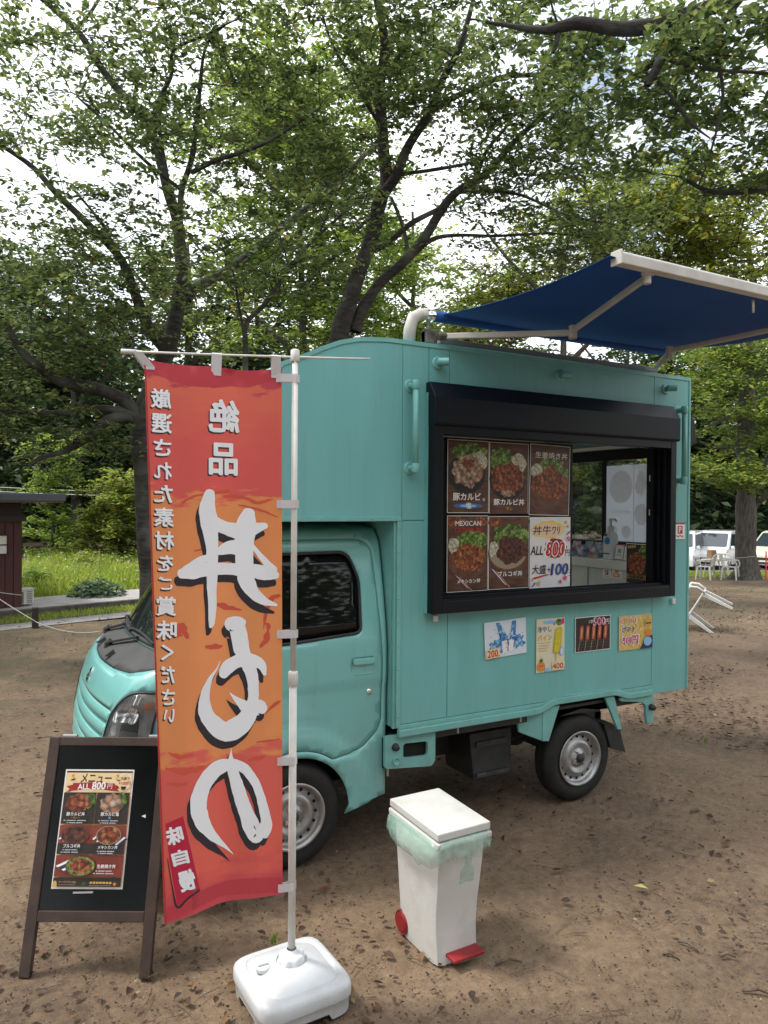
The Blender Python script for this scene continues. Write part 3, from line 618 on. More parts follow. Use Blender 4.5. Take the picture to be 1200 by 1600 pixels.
poly_panel([(OPX0 - .042, OPZ1 + g), (.872, OPZ1 + g), (.872, ZT), (OPX0 - .042, ZT)])
poly_panel([(.876, OPZ1 + g), (2.480, OPZ1 + g), (2.480, ZT), (.876, ZT)])
poly_panel([(2.484, .614), (2.830, .614), (2.830, 1.735), (2.570, 1.735), (2.570, OPZ0 - g), (2.484, OPZ0 - g)])
poly_panel([(2.484, OPZ1 + g), (2.570, OPZ1 + g), (2.570, 1.739), (2.830, 1.739), (2.830, ZT), (2.484, ZT)])
# raised edge strips with rivets
b = MB(); b.box(.548, .574, -.006, -.0005, .66, 1.757); st = b.build('corner_strip', m_box2, van, bevel=.0015)
b = MB()
for z in np.arange(.72, 1.75, .125): b.lathe([(0, .0035), (.004, .0025), (.0055, 0)], (.561, -.006, z), (0, -1, 0), 10)
b.build('rivet', m_box2, st)
b = MB(); b.box(-.40, .574, -.007, -.0005, 1.759, 1.783); st = b.build('edge_strip', m_box2, van, bevel=.0015)
b = MB()
for x in np.arange(-.33, .56, .145): b.lathe([(0, .0035), (.004, .0025), (.0055, 0)], (x, -.007, 1.771), (0, -1, 0), 10)
b.build('rivet', m_box2, st)
arc2 = arcp + [(.6, ZT), (2.83, ZT)]
inn = []
for i, (x, z) in enumerate(arc2):
    a = np.array(arc2[max(i - 1, 0)]); c = np.array(arc2[min(i + 1, len(arc2) - 1)]); t_ = (c - a) / np.linalg.norm(c - a); inn.append((x + t_[1] * .022, z - t_[0] * .022))
st = sheet('edge_strip', arc2 + inn[::-1], [], lambda x, z: (x, -.006, z + .004), .4, m_box2, van, solid=.006, smooth=False)
b = MB(); b.box(2.815, 2.833, -.005, -.0005, .614, ZT); st = b.build('corner_strip', m_box2, van, bevel=.0015)
b = MB()
for z in np.arange(.70, 2.7, .165): b.lathe([(0, .003), (.0035, .002), (.0045, 0)], (2.824, -.005, z), (0, -1, 0), 8)
b.build('rivet', m_box2, st)
# rear wall with a framed window opening
b = MB(); X0, X1 = 2.80, 2.83
b.box(X0, X1, .004, .25, .62, ZT - .01); b.box(X0, X1, 1.12, YB1, .62, ZT - .01); b.box(X0, X1, .25, 1.12, .62, 1.56); b.box(X0, X1, .25, 1.12, 2.27, ZT - .01); b.build('rear_wall', m_box2, van)
b = MB()
for (y0, y1, z0, z1) in ((.24, .285, 1.55, 2.30), (1.085, 1.13, 1.55, 2.30), (.285, 1.085, 2.19, 2.27), (.285, 1.085, 1.55, 1.585), (.685, .735, 1.585, 2.19)): b.box(2.765, 2.80, y0, y1, z0, z1)
rw = b.build('rear_window_frame', m_alu, van, bevel=.003)
b = MB(); b.box(2.783, 2.787, .285, .685, 1.585, 2.19); b.build('pane', M('clear_pane', (.9, .95, .93), .02, trans=1, alpha=.35), rw)
b = MB(); b.box(2.789, 2.793, .735, 1.085, 1.585, 2.19); b.build('pane', MATS['clear_pane'], rw)
b = MB(); b.prism([(2.834, 2.28), (2.834, 2.47), (2.90, 2.45), (2.93, 2.28)], lambda x, z: (x, .02, z), lambda x, z: (x, 1.2, z)); b.build('rear_shutter_case', m_shade, van, bevel=.004)
for y0 in (2.27, 2.30): pass
b = MB(); b.box(2.74, 2.765, .25, 1.15, 2.275, 2.30); b.build('light_strip', M('white_trim', (.8, .8, .8), .4), van)
# counter inside
b = MB(); b.box(2.60, 2.76, .16, 1.40, 1.20, 1.395); ct = b.build('counter_front', m_steel, van, bevel=.003)
b = MB(); b.box(2.575, 2.76, .155, 1.42, 1.398, 1.46); b.build('counter_top', M('brushed_counter_top', (.70, .68, .62), .35, metal=.2), van, bevel=.004)
b = MB(); b.box(2.596, 2.599, .70, .703, 1.22, 1.39); b.build('panel_joint', m_inner, ct)

# serving window: frame, shutter case, tracks, panes
b = MB()
FX0, FX1, FZ0, FZ1 = .722, 2.604, 1.262, 2.290
for (x0, x1, z0, z1) in ((FX0, OPX0, FZ0, FZ1), (OPX1 - .012, FX1, FZ0, FZ1), (OPX0, OPX1 - .012, FZ0, OPZ0 + .012), (OPX0, OPX1 - .012, 2.225, FZ1)): b.box(x0, x1, -.082, .0, z0, z1)
fr = b.build('serving_window', m_alu, van, bevel=.003)
b = MB()
for k, (y0, z1) in enumerate(((-.078, 1.338), (-.045, 1.350), (-.010, 1.343), (.03, 1.352))): b.box(OPX0, OPX1 - .012, y0, y0 + .008, OPZ0 + .012, z1)
b.box(OPX0 - .002, OPX1, .0, .09, OPZ0 - .02, OPZ0 + .006)
b.build('sliding_track', m_alu, fr)
b = MB()
b.box(OPX1 - .012, OPX1 + .03, .0, .12, OPZ0, 2.25); b.box(2.535, 2.553, -.05, -.035, 1.33, 2.225); b.box(2.535, 2.553, -.005, .01, 1.33, 2.225); b.box(2.52, 2.553, .035, .06, 1.33, 2.225); b.build('side_jamb', m_alu, fr, bevel=.002)
# posters are fixed to this sliding sash
b = MB()
for (x0, x1, z0, z1) in ((.80, .868, 1.335, 2.225), (1.790, 1.822, 1.335, 2.225), (.868, 1.790, 1.335, 1.36), (.868, 1.790, 2.205, 2.225)): b.box(x0, x1, .045, .075, z0, z1)
sa = b.build('sliding_sash', m_alu, fr, bevel=.003)
b = MB(); b.box(.868, 1.790, .057, .062, 1.36, 2.205); b.build('pane', M('dark_pane', (.02, .022, .024), .05), sa)
b = MB(); b.prism([(-.003, 2.272), (-.003, 2.505), (-.040, 2.508), (-.100, 2.42), (-.100, 2.285), (-.094, 2.272)], lambda y, z: (.720, y, z), lambda y, z: (2.618, y, z)); sc_ = b.build('shutter_case', m_shade, fr, bevel=.004)
b = MB(); b.box(.745, .765, -.012, -.0005, 1.215, 1.250) if False else b.box(.775, .800, -.02, -.0005, 1.212, 1.245); b.build('white_clip', m_white, van, bevel=.003)
b = MB(); b.box(2.655, 2.685, -.02, -.0005, 1.198, 1.235); b.build('white_clip', m_white, van, bevel=.003)
for z in (2.035, 1.808): b = MB(); b.box(2.518, 2.536, .060, .066, z - .02, z + .02); b.build('white_clip', m_white, van)
b = MB(); b.box(.716, .722, -.03, -.001, FZ0, 2.45); b.build('drip_trim', m_box2, van)

# grab rails: pipes on two flanged brackets
def rail_(x, z0, z1):
    b = MB(); y = -.062; b.tube([(x, y, z0 - .004), (x, y, z1 + .004)], .0165, 14); r_ = b.build('grab_rail', m_box2, van, smooth=True)
    for z in (z0, z1):
        b = MB(); b.lathe([(0, .008), (.030, .008), (.036, .003), (.036, 0)], (x - .035 if False else x, 0, z), (0, -1, 0), 24); b.tube([(x, 0, z), (x, -.045, z)], [.017, .017], 14); b.lathe([(0, -.026), (.019, -.024), (.0225, -.014), (.0225, .014), (.019, .024), (0, .026)], (x, y, z), (0, 0, 1), 16); b.build('rail_bracket', m_box2, r_, smooth=True).modifiers.new('e', 'EDGE_SPLIT').split_angle = R(40)
rail_(.622, 2.040, 2.478); rail_(2.700, 2.02, 2.488)
for x, z in ((.796, 2.618), (1.672, 2.628), (2.585, 2.624)):
    b = MB(); b.lathe([(0, .010), (.030, .010), (.037, .003), (.037, 0)], (x, 0, z), (0, -1, 0), 24); b.tube([(x, 0, z), (x, -.04, z)], .017, 14); b.lathe([(.012, -.028), (.021, -.028), (.021, .028), (.012, .028)], (x + .004, -.052, z), (.8, -.5, 0), 18)
    b.build('pipe_socket', m_box2, van, smooth=True).modifiers.new('e', 'EDGE_SPLIT').split_angle = R(40)

# --- awning on the roof edge
AX0, AX1, AY, AZ = .86, 2.62, -1.235, 2.842
def aw(u, v, off=0.):        # u along the truck, v from the roller out
    x = (AX0 - .02 - .03 * v) + (AX1 - AX0 + .03) * u
    y = .03 + (AY - .03) * v; z = 2.895 + (AZ - 2.895) * v - .035 * math.sin(math.pi * v) * (.6 + .4 * math.cos(2 * math.pi * u)) - .012 * math.sin(math.pi * u) + .004 * math.sin(u * 9 + v * 5) * math.sin(math.pi * v)
    return (x, y, z + off)
awn = sheet('awning', [(0, 0), (1, 0), (1, 1), (0, 1)], [], aw, .05, m_awn, van, solid=.002)
b = MB(); b.tube([(.80, .045, 2.885), (2.62, .045, 2.885)], .030, 20); b.build('awning_roll', m_awn, awn, smooth=True)
b = MB(); b.tube([(.755, .045, 2.885), (.775, .045, 2.885), (.776, .045, 2.885), (.80, .045, 2.885)], [.014, .014, .027, .027], 14); b.build('roller_end', m_chrome, awn, smooth=False)
b = MB(); b.tube([(.655, .07, 2.71), (.657, .066, 2.80), (.675, .06, 2.865), (.715, .05, 2.888), (.752, .045, 2.888)], [.034, .034, .034, .030, .030], 14); b.build('roller_bracket', m_awnw, awn, smooth=True)
b = MB(); b.box(.72, .79, .0, .05, 2.722, 2.80); b.tube([(.79, -.01, 2.76), (.84, -.02, 2.765)], .022, 12); b.tube([(.745, .02, 2.80), (.76, .03, 2.86)], .01, 8); b.build('arm_mount', M('worn_bracket', (.22, .21, .19), .6, metal=.4, col2=(.08, .08, .07), vscale=30), awn, bevel=.004)
b = MB(); b.box(.72, .745, .01, .05, 2.72, 2.79); b.build('arm_mount', m_box2, awn, bevel=.003)
b = MB(); b.beam((.84, .06, 2.755), (2.56, .06, 2.755), .035, .03); b.build('torsion_bar', m_grey, awn, bevel=.004)
m_arm = M('awning_arm_paint', (.50, .47, .43), .4, col2=(.42, .39, .36), vscale=10)
b = MB(); pr = rpoly([(-.026, -.030), (-.028, .012), (-.016, .022), (.020, .016), (.028, .0), (.020, -.030)], .005); b.prism(pr, lambda y, z: (.852, AY + y, AZ + z), lambda y, z: (2.64, AY + y, AZ + z)); b.build('front_bar', m_awnw, awn, bevel=.002)
b = MB(); b.box(.842, .852, AY - .030, AY + .030, AZ - .034, AZ + .026); b.build('bar_end_cap', m_awnw, awn, bevel=.004)
for (h, e, f) in (((.83, -.015, 2.765), (1.20, -.611, 2.708), (1.042, -1.215, 2.797)), ((2.50, .0, 2.765), (2.03, -.50, 2.715), (2.33, -1.215, 2.797))):
    b = MB(); b.beam(h, e, .024, .032); b.build('awning_arm', m_arm, awn, bevel=.005)
    b = MB(); b.beam(np.array(e) + (0, 0, .012), f, .020, .028); b.build('awning_arm', m_arm, awn, bevel=.005)
    b = MB(); b.tube([np.array(e) - (0, 0, .03), np.array(e) + (0, 0, .036)], .021, 16); b.build('elbow_joint', m_arm, awn, bevel=.002)
    b = MB(); b.tube([np.array(f) - (0, 0, .028), np.array(f) + (0, 0, .03)], .017, 14); b.box(f[0] - .025, f[0] + .025, f[1] - .02, f[1] + .01, f[2] + .006, f[2] + .02); b.build('arm_end', m_awnw, awn, bevel=.002)
b = MB(); b.tube([(1.735, -1.215, 2.80), (1.738, -1.215, 2.742)], .006, 8); b.build('crank_eye', m_awnw, awn, smooth=True)

# ================================================================= PRINTS AND POSTERS
RED = M('print_red', (.50, .02, .025), .5); WHT = M('print_white', (.82, .82, .82), .5); BLK = M('print_black', (.012, .011, .012), .5); ORG = M('print_orange', (.72, .24, .03), .5)
GLD = M('print_gold', (.62, .36, .08), .5); YEL = M('print_yellow', (.80, .58, .08), .5); BLU = M('print_blue', (.02, .09, .35), .5); LBL = M('print_pale_blue', (.25, .50, .80), .5); PNK = M('print_pink', (.60, .05, .20), .5)
WOOD = M('print_wood', (.055, .022, .012), .45, col2=(.13, .055, .028), vscale=10, streak=(1, 1, 5)); WOODR = M('print_red_wood', (.16, .025, .015), .45, col2=(.24, .045, .025), vscale=9)
CREAM = M('print_cream', (.78, .56, .28), .5, col2=(.80, .62, .36), vscale=15); DKB = M('print_dark', (.018, .014, .013), .45, col2=(.035, .024, .02), vscale=15)
def food(name, cols, scale=60, dark=.75):
    if name in MATS: return MATS[name]
    m = bpy.data.materials.new(name); m.use_nodes = True; t = m.node_tree; N = t.nodes; L = t.links; p = N['Principled BSDF']; p.inputs['Roughness'].default_value = .4
    c = N.new('ShaderNodeTexCoord'); w = N.new('ShaderNodeTexNoise'); w.inputs['Scale'].default_value = scale * .6; L.new(c.outputs['Object'], w.inputs['Vector'])
    a = N.new('ShaderNodeVectorMath'); a.operation = 'MULTIPLY_ADD'; L.new(w.outputs['Color'], a.inputs[0]); a.inputs[1].default_value = (.03, .03, .03); L.new(c.outputs['Object'], a.inputs[2])
    v = N.new('ShaderNodeTexVoronoi'); v.inputs['Scale'].default_value = scale; L.new(a.outputs[0], v.inputs['Vector'])
    r = N.new('ShaderNodeValToRGB'); e = r.color_ramp.elements; e[0].color = (*cols[0], 1); e[1].color = (*cols[-1], 1); e[0].position = .1; e[1].position = .9
    for i, q in enumerate(cols[1:-1]): z = e.new((i + 1) / (len(cols) - 1)); z.color = (*q, 1)
    s = N.new('ShaderNodeSeparateColor'); L.new(v.outputs['Color'], s.inputs[0]); L.new(s.outputs[0], r.inputs['Fac'])
    d = N.new('ShaderNodeValToRGB'); d.color_ramp.elements[0].color = (1, 1, 1, 1); d.color_ramp.elements[1].color = (1 - dark, 1 - dark, 1 - dark, 1); d.color_ramp.elements[0].position = .25; d.color_ramp.elements[1].position = .75; L.new(v.outputs['Distance'], d.inputs['Fac'])
    x = N.new('ShaderNodeMix'); x.data_type = 'RGBA'; x.blend_type = 'MULTIPLY'; x.inputs[0].default_value = 1; L.new(r.outputs['Color'], x.inputs[6]); L.new(d.outputs['Color'], x.inputs[7]); L.new(x.outputs[2], p.inputs['Base Color'])
    MATS[name] = m; return m
F_pale = food('print_pork_pale', [(.34, .17, .10), (.55, .36, .24), (.62, .48, .36), (.40, .20, .12)], 42)
F_tare = food('print_pork_glazed', [(.16, .03, .012), (.36, .09, .03), (.46, .16, .06), (.22, .05, .02)], 48)
F_dark = food('print_bulgogi', [(.05, .014, .01), (.13, .035, .022), (.20, .06, .03), (.08, .02, .015)], 52)
F_mex = food('print_mexican', [(.22, .03, .012), (.42, .10, .03), (.50, .22, .08), (.28, .05, .02)], 60)
F_let = food('print_lettuce', [(.06, .14, .015), (.16, .30, .04), (.34, .46, .12), (.10, .22, .02)], 55)
F_ghost = food('back_of_print_food', [(.50, .46, .44), (.68, .63, .60), (.58, .55, .56), (.45, .45, .50)], 34, .12)
translucent(F_ghost, (.84, .79, .76), .8)
F_sal = food('print_potato_salad', [(.60, .56, .42), (.72, .70, .60), (.45, .42, .22)], 70, .5)
F_fry = food('print_fries', [(.80, .58, .12), (.86, .68, .22), (.72, .46, .08)], 40, .3)
F_ice = food('print_ice', [(.02, .16, .50), (.10, .38, .75), (.45, .70, .90)], 50, .5)
BOWL = M('print_bowl', (.10, .035, .02), .4, col2=(.16, .07, .04), vscale=20); BOWLK = M('print_black_bowl', (.012, .014, .016), .4)
STR = M('print_stripes', (.02, .03, .10), .5)

def frame_fn(O, U, V, N_):
    O, U, V, N_ = map(lambda q: np.array(q, float), (O, U, V, N_))
    return lambda u, v, o=0.: O + U * u + V * v + N_ * o
def paper(name, label, F, w, h, mat=None, cat='poster', group=None, curl=0.):
    """a sheet of paper w x h metres as a thing of its own"""
    c = F(w / 2, h / 2); b = MB(); vs = []; n = 6
    for o in (0, -.0012):
        for i in range(n + 1):
            for j in (0, 1): vs.append(F(w * i / n, h * j, o + curl * (i / n) ** 3 * (1 if j == 0 else .3)))
    fs = [(2 * i, 2 * i + 1, 2 * i + 3, 2 * i + 2) for i in range(n)]; k = 2 * (n + 1); fs += [tuple(k + q for q in f[::-1]) for f in fs]
    edge = [2 * i for i in range(n + 1)] + [2 * i + 1 for i in range(n, -1, -1)]
    fs += [(edge[i], edge[(i + 1) % len(edge)], k + edge[(i + 1) % len(edge)], k + edge[i]) for i in range(len(edge))]
    b.add([np.array(v) - c for v in vs], fs)
    o = b.build(name, mat or m_paper); o.location = c; return tag(o, label, cat, group)
def art(root, F, items, unit):
    """items in units of the paper width; each lies on its own 0.3 mm step above the paper"""
    for k, it in enumerate(items):
        off = .0008 + .0003 * k; fn = lambda u, v, off=off: F(u * unit, v * unit, off); t = it[0]
        if t == 'r': flat(it[6] if len(it) > 6 else 'printed_area', [(it[1], it[2]), (it[3], it[2]), (it[3], it[4]), (it[1], it[4])], fn, it[5], root)
        elif t == 'e': flat(it[6] if len(it) > 6 else 'printed_shape', ell(it[1], it[2], it[3], it[4], 26, it[7] if len(it) > 7 else 0), fn, it[5], root)
        elif t == 'b':   # ragged heap
            n = 40; ph = random.uniform(0, 9); P_ = [(it[1] + it[3] * math.cos(a) * (1 + it[6] * noise.noise((math.cos(a) * 3 + ph, math.sin(a) * 3, ph))), it[2] + it[4] * math.sin(a) * (1 + it[6] * noise.noise((math.cos(a) * 3 + ph, math.sin(a) * 3, ph)))) for a in [2 * math.pi * i / n for i in range(n)]]
            P_ = [(min(max(u, .02), .98), min(max(v, .02), it[7] if len(it) > 7 else 9)) for u, v in P_]; flat('printed_food', P_, fn, it[5], root)
        elif t == 'p': flat(it[3] if len(it) > 3 else 'printed_shape', it[1], fn, it[2], root)
        elif t == 't':
            kw = it[6] if len(it) > 6 else {}; text(it[1], it[2], it[3], it[4], fn, it[5], root, **kw)
def star(cx, cy, r, n=5, inner=.45, rot=0): return [(cx + (r if i % 2 == 0 else r * inner) * math.sin(math.pi * i / n + rot), cy - (r if i % 2 == 0 else r * inner) * math.cos(math.pi * i / n + rot)) for i in range(2 * n)]
PU, PV, PN = (1, 0, 0), (0, 0, -1), (0, -1, 0)
def wposter(name, label, x0, z1, w, h, items, tilt=0, y=.042, group='posters on the serving window', curl=0, mat=None):
    ca, sa = math.cos(tilt), math.sin(tilt); F = frame_fn((x0, y, z1), (ca, 0, -sa), (-sa, 0, -ca), PN)
    r_ = paper(name, label, F, w, h, mat, group=group, curl=curl); art(r_, (lambda u, v, o=0.: F(u, v, o + curl * (u / w) ** 3 * (1 - .7 * v / h))), items, w); return r_
A = 1.44; e_ = .012
def stripes(x0, y0, x1, y1, wd, cols):
    out = []
    for i, c in enumerate(cols):
        o = i * wd; out.append(('p', [(x0 + o, y0 + o * .5), (x0 + o + wd * .8, y0 + o * .5 + wd * .4), (x1 + o + wd * .8, y1 + o * .5 + wd * .4), (x1 + o, y1 + o * .5)], c))
    return out
bgd = ('r', e_, e_, 1 - e_, A - e_, WOOD)
wposter('menu_poster', 'poster of a pale pork bowl with a blue glow, top left of the window', .893, 2.214, .286, .412,
    [bgd, ('e', .46, .66, .45, .40, BOWLK), ('b', .52, .25, .34, .20, F_let, .5), ('b', .74, .42, .22, .20, F_sal, .2), ('b', .47, .62, .37, .32, F_pale, .25), ('b', .48, .46, .15, .09, F_tare, .7), ('e', .5, 1.30, .36, .05, M('print_glow', (.05, .16, .36), .5)), ('e', .5, 1.30, .20, .028, LBL), ('t', '豚カルビ', .46, 1.12, .145, WHT, dict(w=.66, bold=.03)), ('t', '塩', .87, 1.17, .06, WHT, {}), ('t', '塩', .50, 1.29, .12, WHT, dict(bold=.02))])
wposter('menu_poster', 'poster of glazed pork bowl beside green lettuce, top middle of the window', 1.182, 2.212, .288, .412,
    [bgd, ('e', .46, .74, .46, .42, BOWLK), ('b', .30, .38, .30, .28, F_let, .5), ('b', .72, .42, .22, .20, F_sal, .2), ('b', .47, .74, .42, .33, F_tare, .25), ('b', .46, 1.02, .16, .07, F_pale, .5), ('t', '豚カルビ丼', .50, 1.20, .125, WHT, dict(w=.78, bold=.03)), ('t', 'タレ', .5, 1.335, .075, GLD, dict(bold=.01))])
wposter('menu_poster', 'ginger pork bowl poster with its white title above the bowl', 1.484, 2.216, .314, .425,
    [('r', e_, e_, 1 - e_, 1.354 - e_, WOOD), *stripes(-.0 + .02, 1.12, .16, 1.22, .05, [BLU, RED, STR]), ('b', .5, .82, .46, .38, BOWL, .0, 1.2), ('b', .55, .50, .40, .24, F_let, .5), ('b', .16, .52, .14, .15, F_sal, .2), ('b', .5, .76, .44, .29, F_tare, .3), ('b', .52, .47, .12, .09, F_mex, .6), ('t', '生姜焼き丼', .52, .20, .12, WHT, dict(w=.80, bold=.004))], tilt=.02)
wposter('menu_poster', 'poster headed MEXICAN with a red-brown meat bowl, lower left of the window', .894, 1.787, .283, .430,
    [('r', e_, e_, 1 - e_, 1.52 - e_, WOOD), ('b', .2, .12, .2, .1, F_mex, .4), ('b', .8, .12, .17, .09, F_mex, .4), *stripes(.02, 1.05, .4, 1.40, .045, [STR, RED, WHT, BLU, GLD]), ('e', .5, .92, .47, .34, BOWL), ('b', .58, .50, .40, .22, F_let, .5), ('b', .15, .60, .13, .16, F_sal, .2), ('b', .52, .84, .42, .28, F_mex, .3), ('t', 'MEXICAN', .5, .155, .10, WHT, dict(w=.62, bold=.012)), ('t', 'DONBURI', .5, .28, .085, RED, dict(w=.64, bold=.02)), ('t', 'メキシカン丼', .52, 1.31, .085, WHT, dict(w=.56, bold=.02))])
wposter('menu_poster', 'poster of dark bulgogi bowl below pale green lettuce, lower middle of the window', 1.180, 1.783, .300, .425,
    [('r', e_, e_, 1 - e_, 1.417 - e_, WOOD), ('e', .16, .12, .17, .11, BOWL), ('e', .16, .12, .13, .08, F_mex), ('e', .87, .11, .13, .09, BOWL), *stripes(.02, .98, .35, 1.30, .05, [BLU, WHT, RED, GLD, STR]), ('e', .47, .72, .48, .36, BOWL), ('e', .47, .70, .46, .33, M('print_bowl_inside', (.30, .24, .16), .4)), ('b', .55, .38, .42, .22, F_let, .45), ('b', .12, .64, .12, .15, F_sal, .2), ('b', .56, .66, .38, .27, F_dark, .25), ('t', 'ブルコギ丼', .52, 1.12, .105, WHT, dict(w=.60, bold=.02))])
sprk = []
wposter('price_poster', 'white hand-lettered price poster reading ALL 800 with stars, beside the window gap', 1.486, 1.778, .318, .432,
    [('r', .01, .01, .99, 1.348, M('print_white_paper', (.74, .73, .72), .5, col2=(.66, .66, .70), vscale=9)), ('b', .42, .25, .42, .17, YEL, .3), ('b', .42, .25, .37, .13, M('print_peach', (.78, .55, .40), .5), .3),
     ('t', '丼牛ﾜﾘ', .40, .25, .17, BLK, dict(w=.66, bold=.012, skew=.1)), ('t', 'ALL', .17, .63, .165, BLK, dict(w=.30, bold=.03, skew=.15)), ('b', .63, .60, .27, .19, M('print_dark_red', (.22, .01, .02), .5), .2), ('t', '800', .62, .61, .29, WHT, dict(w=.50, bold=.075, skew=.15)), ('t', '800', .62, .61, .27, RED, dict(w=.45, bold=.035, skew=.15)), ('t', '円', .92, .69, .12, BLK, dict(bold=.01)),
     ('t', '大盛', .22, .99, .17, BLK, dict(w=.34, bold=.015, skew=.1)), ('t', '+', .46, 1.00, .08, BLK, dict(bold=.01)), ('t', '100', .73, 1.00, .21, BLK, dict(w=.42, bold=.055, skew=.15)), ('t', '100', .73, 1.00, .20, BLU, dict(w=.38, bold=.02, skew=.15)), ('p', [(.06, 1.14), (.44, 1.08), (.46, 1.10), (.10, 1.17)], RED),
     ('p', star(.87, .10, .05), GLD), ('p', star(.92, .18, .035), PNK), ('p', star(.86, 1.17, .07), PNK), ('p', star(.74, 1.24, .055), PNK), ('p', star(.20, 1.25, .06), GLD), ('p', star(.05, 1.18, .04), GLD),
     *[('p', [(.88 + .03 * i, .34 - .02 * i), (.90 + .03 * i, .35 - .02 * i), (.95 + .02 * i, .27 - .01 * i)], BLK) for i in range(3)], ('p', [(.90, .38), (.97, .46), (.96, .48), (.88, .41)], PNK), ('p', [(.93, .36), (.99, .42), (.98, .44), (.91, .38)], PNK),
     *[('p', [(.93, 1.03 + .05 * i), (.99, 1.0 + .06 * i), (.99, 1.02 + .06 * i)], BLK) for i in range(3)], ('p', [(.03, 1.30), (.10, 1.22), (.12, 1.24), (.05, 1.32)], BLU)])
# side posters under the window
wposter('price_poster', 'white poster of blue bottles in splashing ice priced 200, under the serving window', 1.118, 1.178, .300, .208,
    [('r', .0, .0, 1, .69, M('print_pale', (.66, .72, .80), .5)), ('b', .45, .47, .26, .14, F_ice, .8, .66), ('b', .78, .45, .16, .13, F_ice, .9, .66), ('b', .22, .47, .10, .09, F_ice, .9, .66),
     ('p', [(.27, .03), (.36, .03), (.52, .28), (.54, .60), (.42, .62), (.36, .34)], F_ice), ('p', [(.66, .03), (.76, .03), (.74, .26), (.66, .60), (.54, .60), (.60, .30)], F_ice), ('p', [(.40, .40), (.52, .38), (.54, .61), (.42, .64)], WHT), ('p', [(.58, .38), (.69, .40), (.66, .60), (.55, .60)], WHT),
     *[('p', ell(random.uniform(.08, .95), random.uniform(.12, .6), .012, .009, 6), BLU) for _ in range(14)], *[('t', 'ラムネ'[i], .48 + .02 * i, .44 + .065 * i, .05, RED, {}) for i in range(3)], ('p', [(.01, .52), (.34, .50), (.34, .68), (.01, .69)], CREAM), ('t', '200.', .18, .60, .13, RED, dict(w=.27, bold=.03))], tilt=-.045, y=-.0065, group='posters taped below the serving window')
wposter('price_poster', 'cream poster of a yellow pineapple ice bar priced 400, under the serving window', 1.500, 1.172, .220, .318,
    [('r', .0, .0, 1, 1.445, M('print_pale_yellow', (.72, .66, .42), .5, col2=(.66, .64, .50), vscale=14)), ('b', .45, .10, .25, .05, LBL, .5), ('b', .80, .12, .12, .09, F_let, .3), ('b', .93, .10, .07, .08, PNK, .2), ('p', star(.62, .16, .05), PNK), ('t', '冷やし', .28, .28, .16, BLU, dict(w=.50, bold=.02)), ('t', 'パイン', .29, .51, .15, ORG, dict(w=.50, bold=.02)),
     *[('r', .06, .64 + .07 * i, .50 - .05 * i, .655 + .07 * i, GLD) for i in range(4)], ('r', .66, .95, .70, 1.22, M('print_stick', (.60, .42, .20), .5)), ('p', rpoly([(.66, .28), (.90, .24), (.84, .98), (.56, .96)], .10), M('print_pine_edge', (.50, .40, .02), .5)), ('p', rpoly([(.69, .31), (.87, .27), (.81, .94), (.60, .93)], .09), M('print_pine', (.66, .56, .04), .5, col2=(.58, .44, .02), vscale=60)),
     ('e', .16, 1.28, .14, .13, ORG), ('p', star(.16, 1.12, .09, 5), F_let), ('e', .12, 1.26, .015, .02, BLK), ('e', .20, 1.26, .015, .02, BLK), ('b', .38, 1.38, .10, .05, LBL, .3), ('r', .54, 1.18, .99, 1.42, M('print_buff', (.72, .60, .40), .5)), ('t', '400.', .77, 1.31, .15, RED, dict(w=.42, bold=.03)), ('b', .88, .92, .08, .12, LBL, .2), ('b', .88, .92, .05, .09, M('print_pale', (0, 0, 0)), .2)], y=-.0065, group='posters taped below the serving window')
sau = []
for i in range(5):
    cx = .17 + .165 * i; sau += [('p', [(cx - .035, .45), (cx - .025, .45), (cx - .075, .70), (cx - .085, .70)], M('print_skewer', (.50, .38, .24), .5)), ('p', rpoly([(cx - .070, .49), (cx - .045, .17), (cx + .070, .17), (cx + .045, .50)], .055), M('print_sausage_edge', (.26, .04, .025), .4)), ('p', rpoly([(cx - .050, .46), (cx - .025, .20), (cx + .045, .20), (cx + .022, .47)], .04), M('print_sausage', (.42, .10, .06), .35, col2=(.60, .22, .12), vscale=55)), ('p', rpoly([(cx - .012, .40), (cx + .002, .24), (cx + .022, .24), (cx + .004, .41)], .01), M('print_sausage_shine', (.72, .42, .30), .3))]
wposter('price_poster', 'poster of five grilled sausages on sticks priced 500, under the serving window', 1.806, 1.162, .296, .216,
    [('r', .015, .015, .985, .715, DKB), *[('r', .03, .50 + .06 * i, .97, .515 + .06 * i, M('print_grate', (.06, .055, .05), .5)) for i in range(3)], *sau, ('t', '1本', .42, .10, .09, WHT, dict(w=.13)), ('t', '500', .65, .11, .15, WHT, dict(w=.33, bold=.07)), ('t', '500', .65, .11, .14, PNK, dict(w=.30, bold=.03)), ('t', '円', .88, .13, .11, WHT, dict(bold=.01))], y=-.0065, group='posters taped below the serving window')
fri = [('p', [(x, y), (x + .06, y + .01), (x + .06 + dx, y + l), (x + dx, y + l)], F_fry) for x, y, dx, l in [(.35, .02, -.1, .4), (.5, .0, -.05, .5), (.62, .02, .02, .5), (.74, .05, .12, .4), (.3, .35, .1, .33), (.45, .4, .2, .3), (.84, .02, -.1, .45), (.2, .5, .2, .2)]]
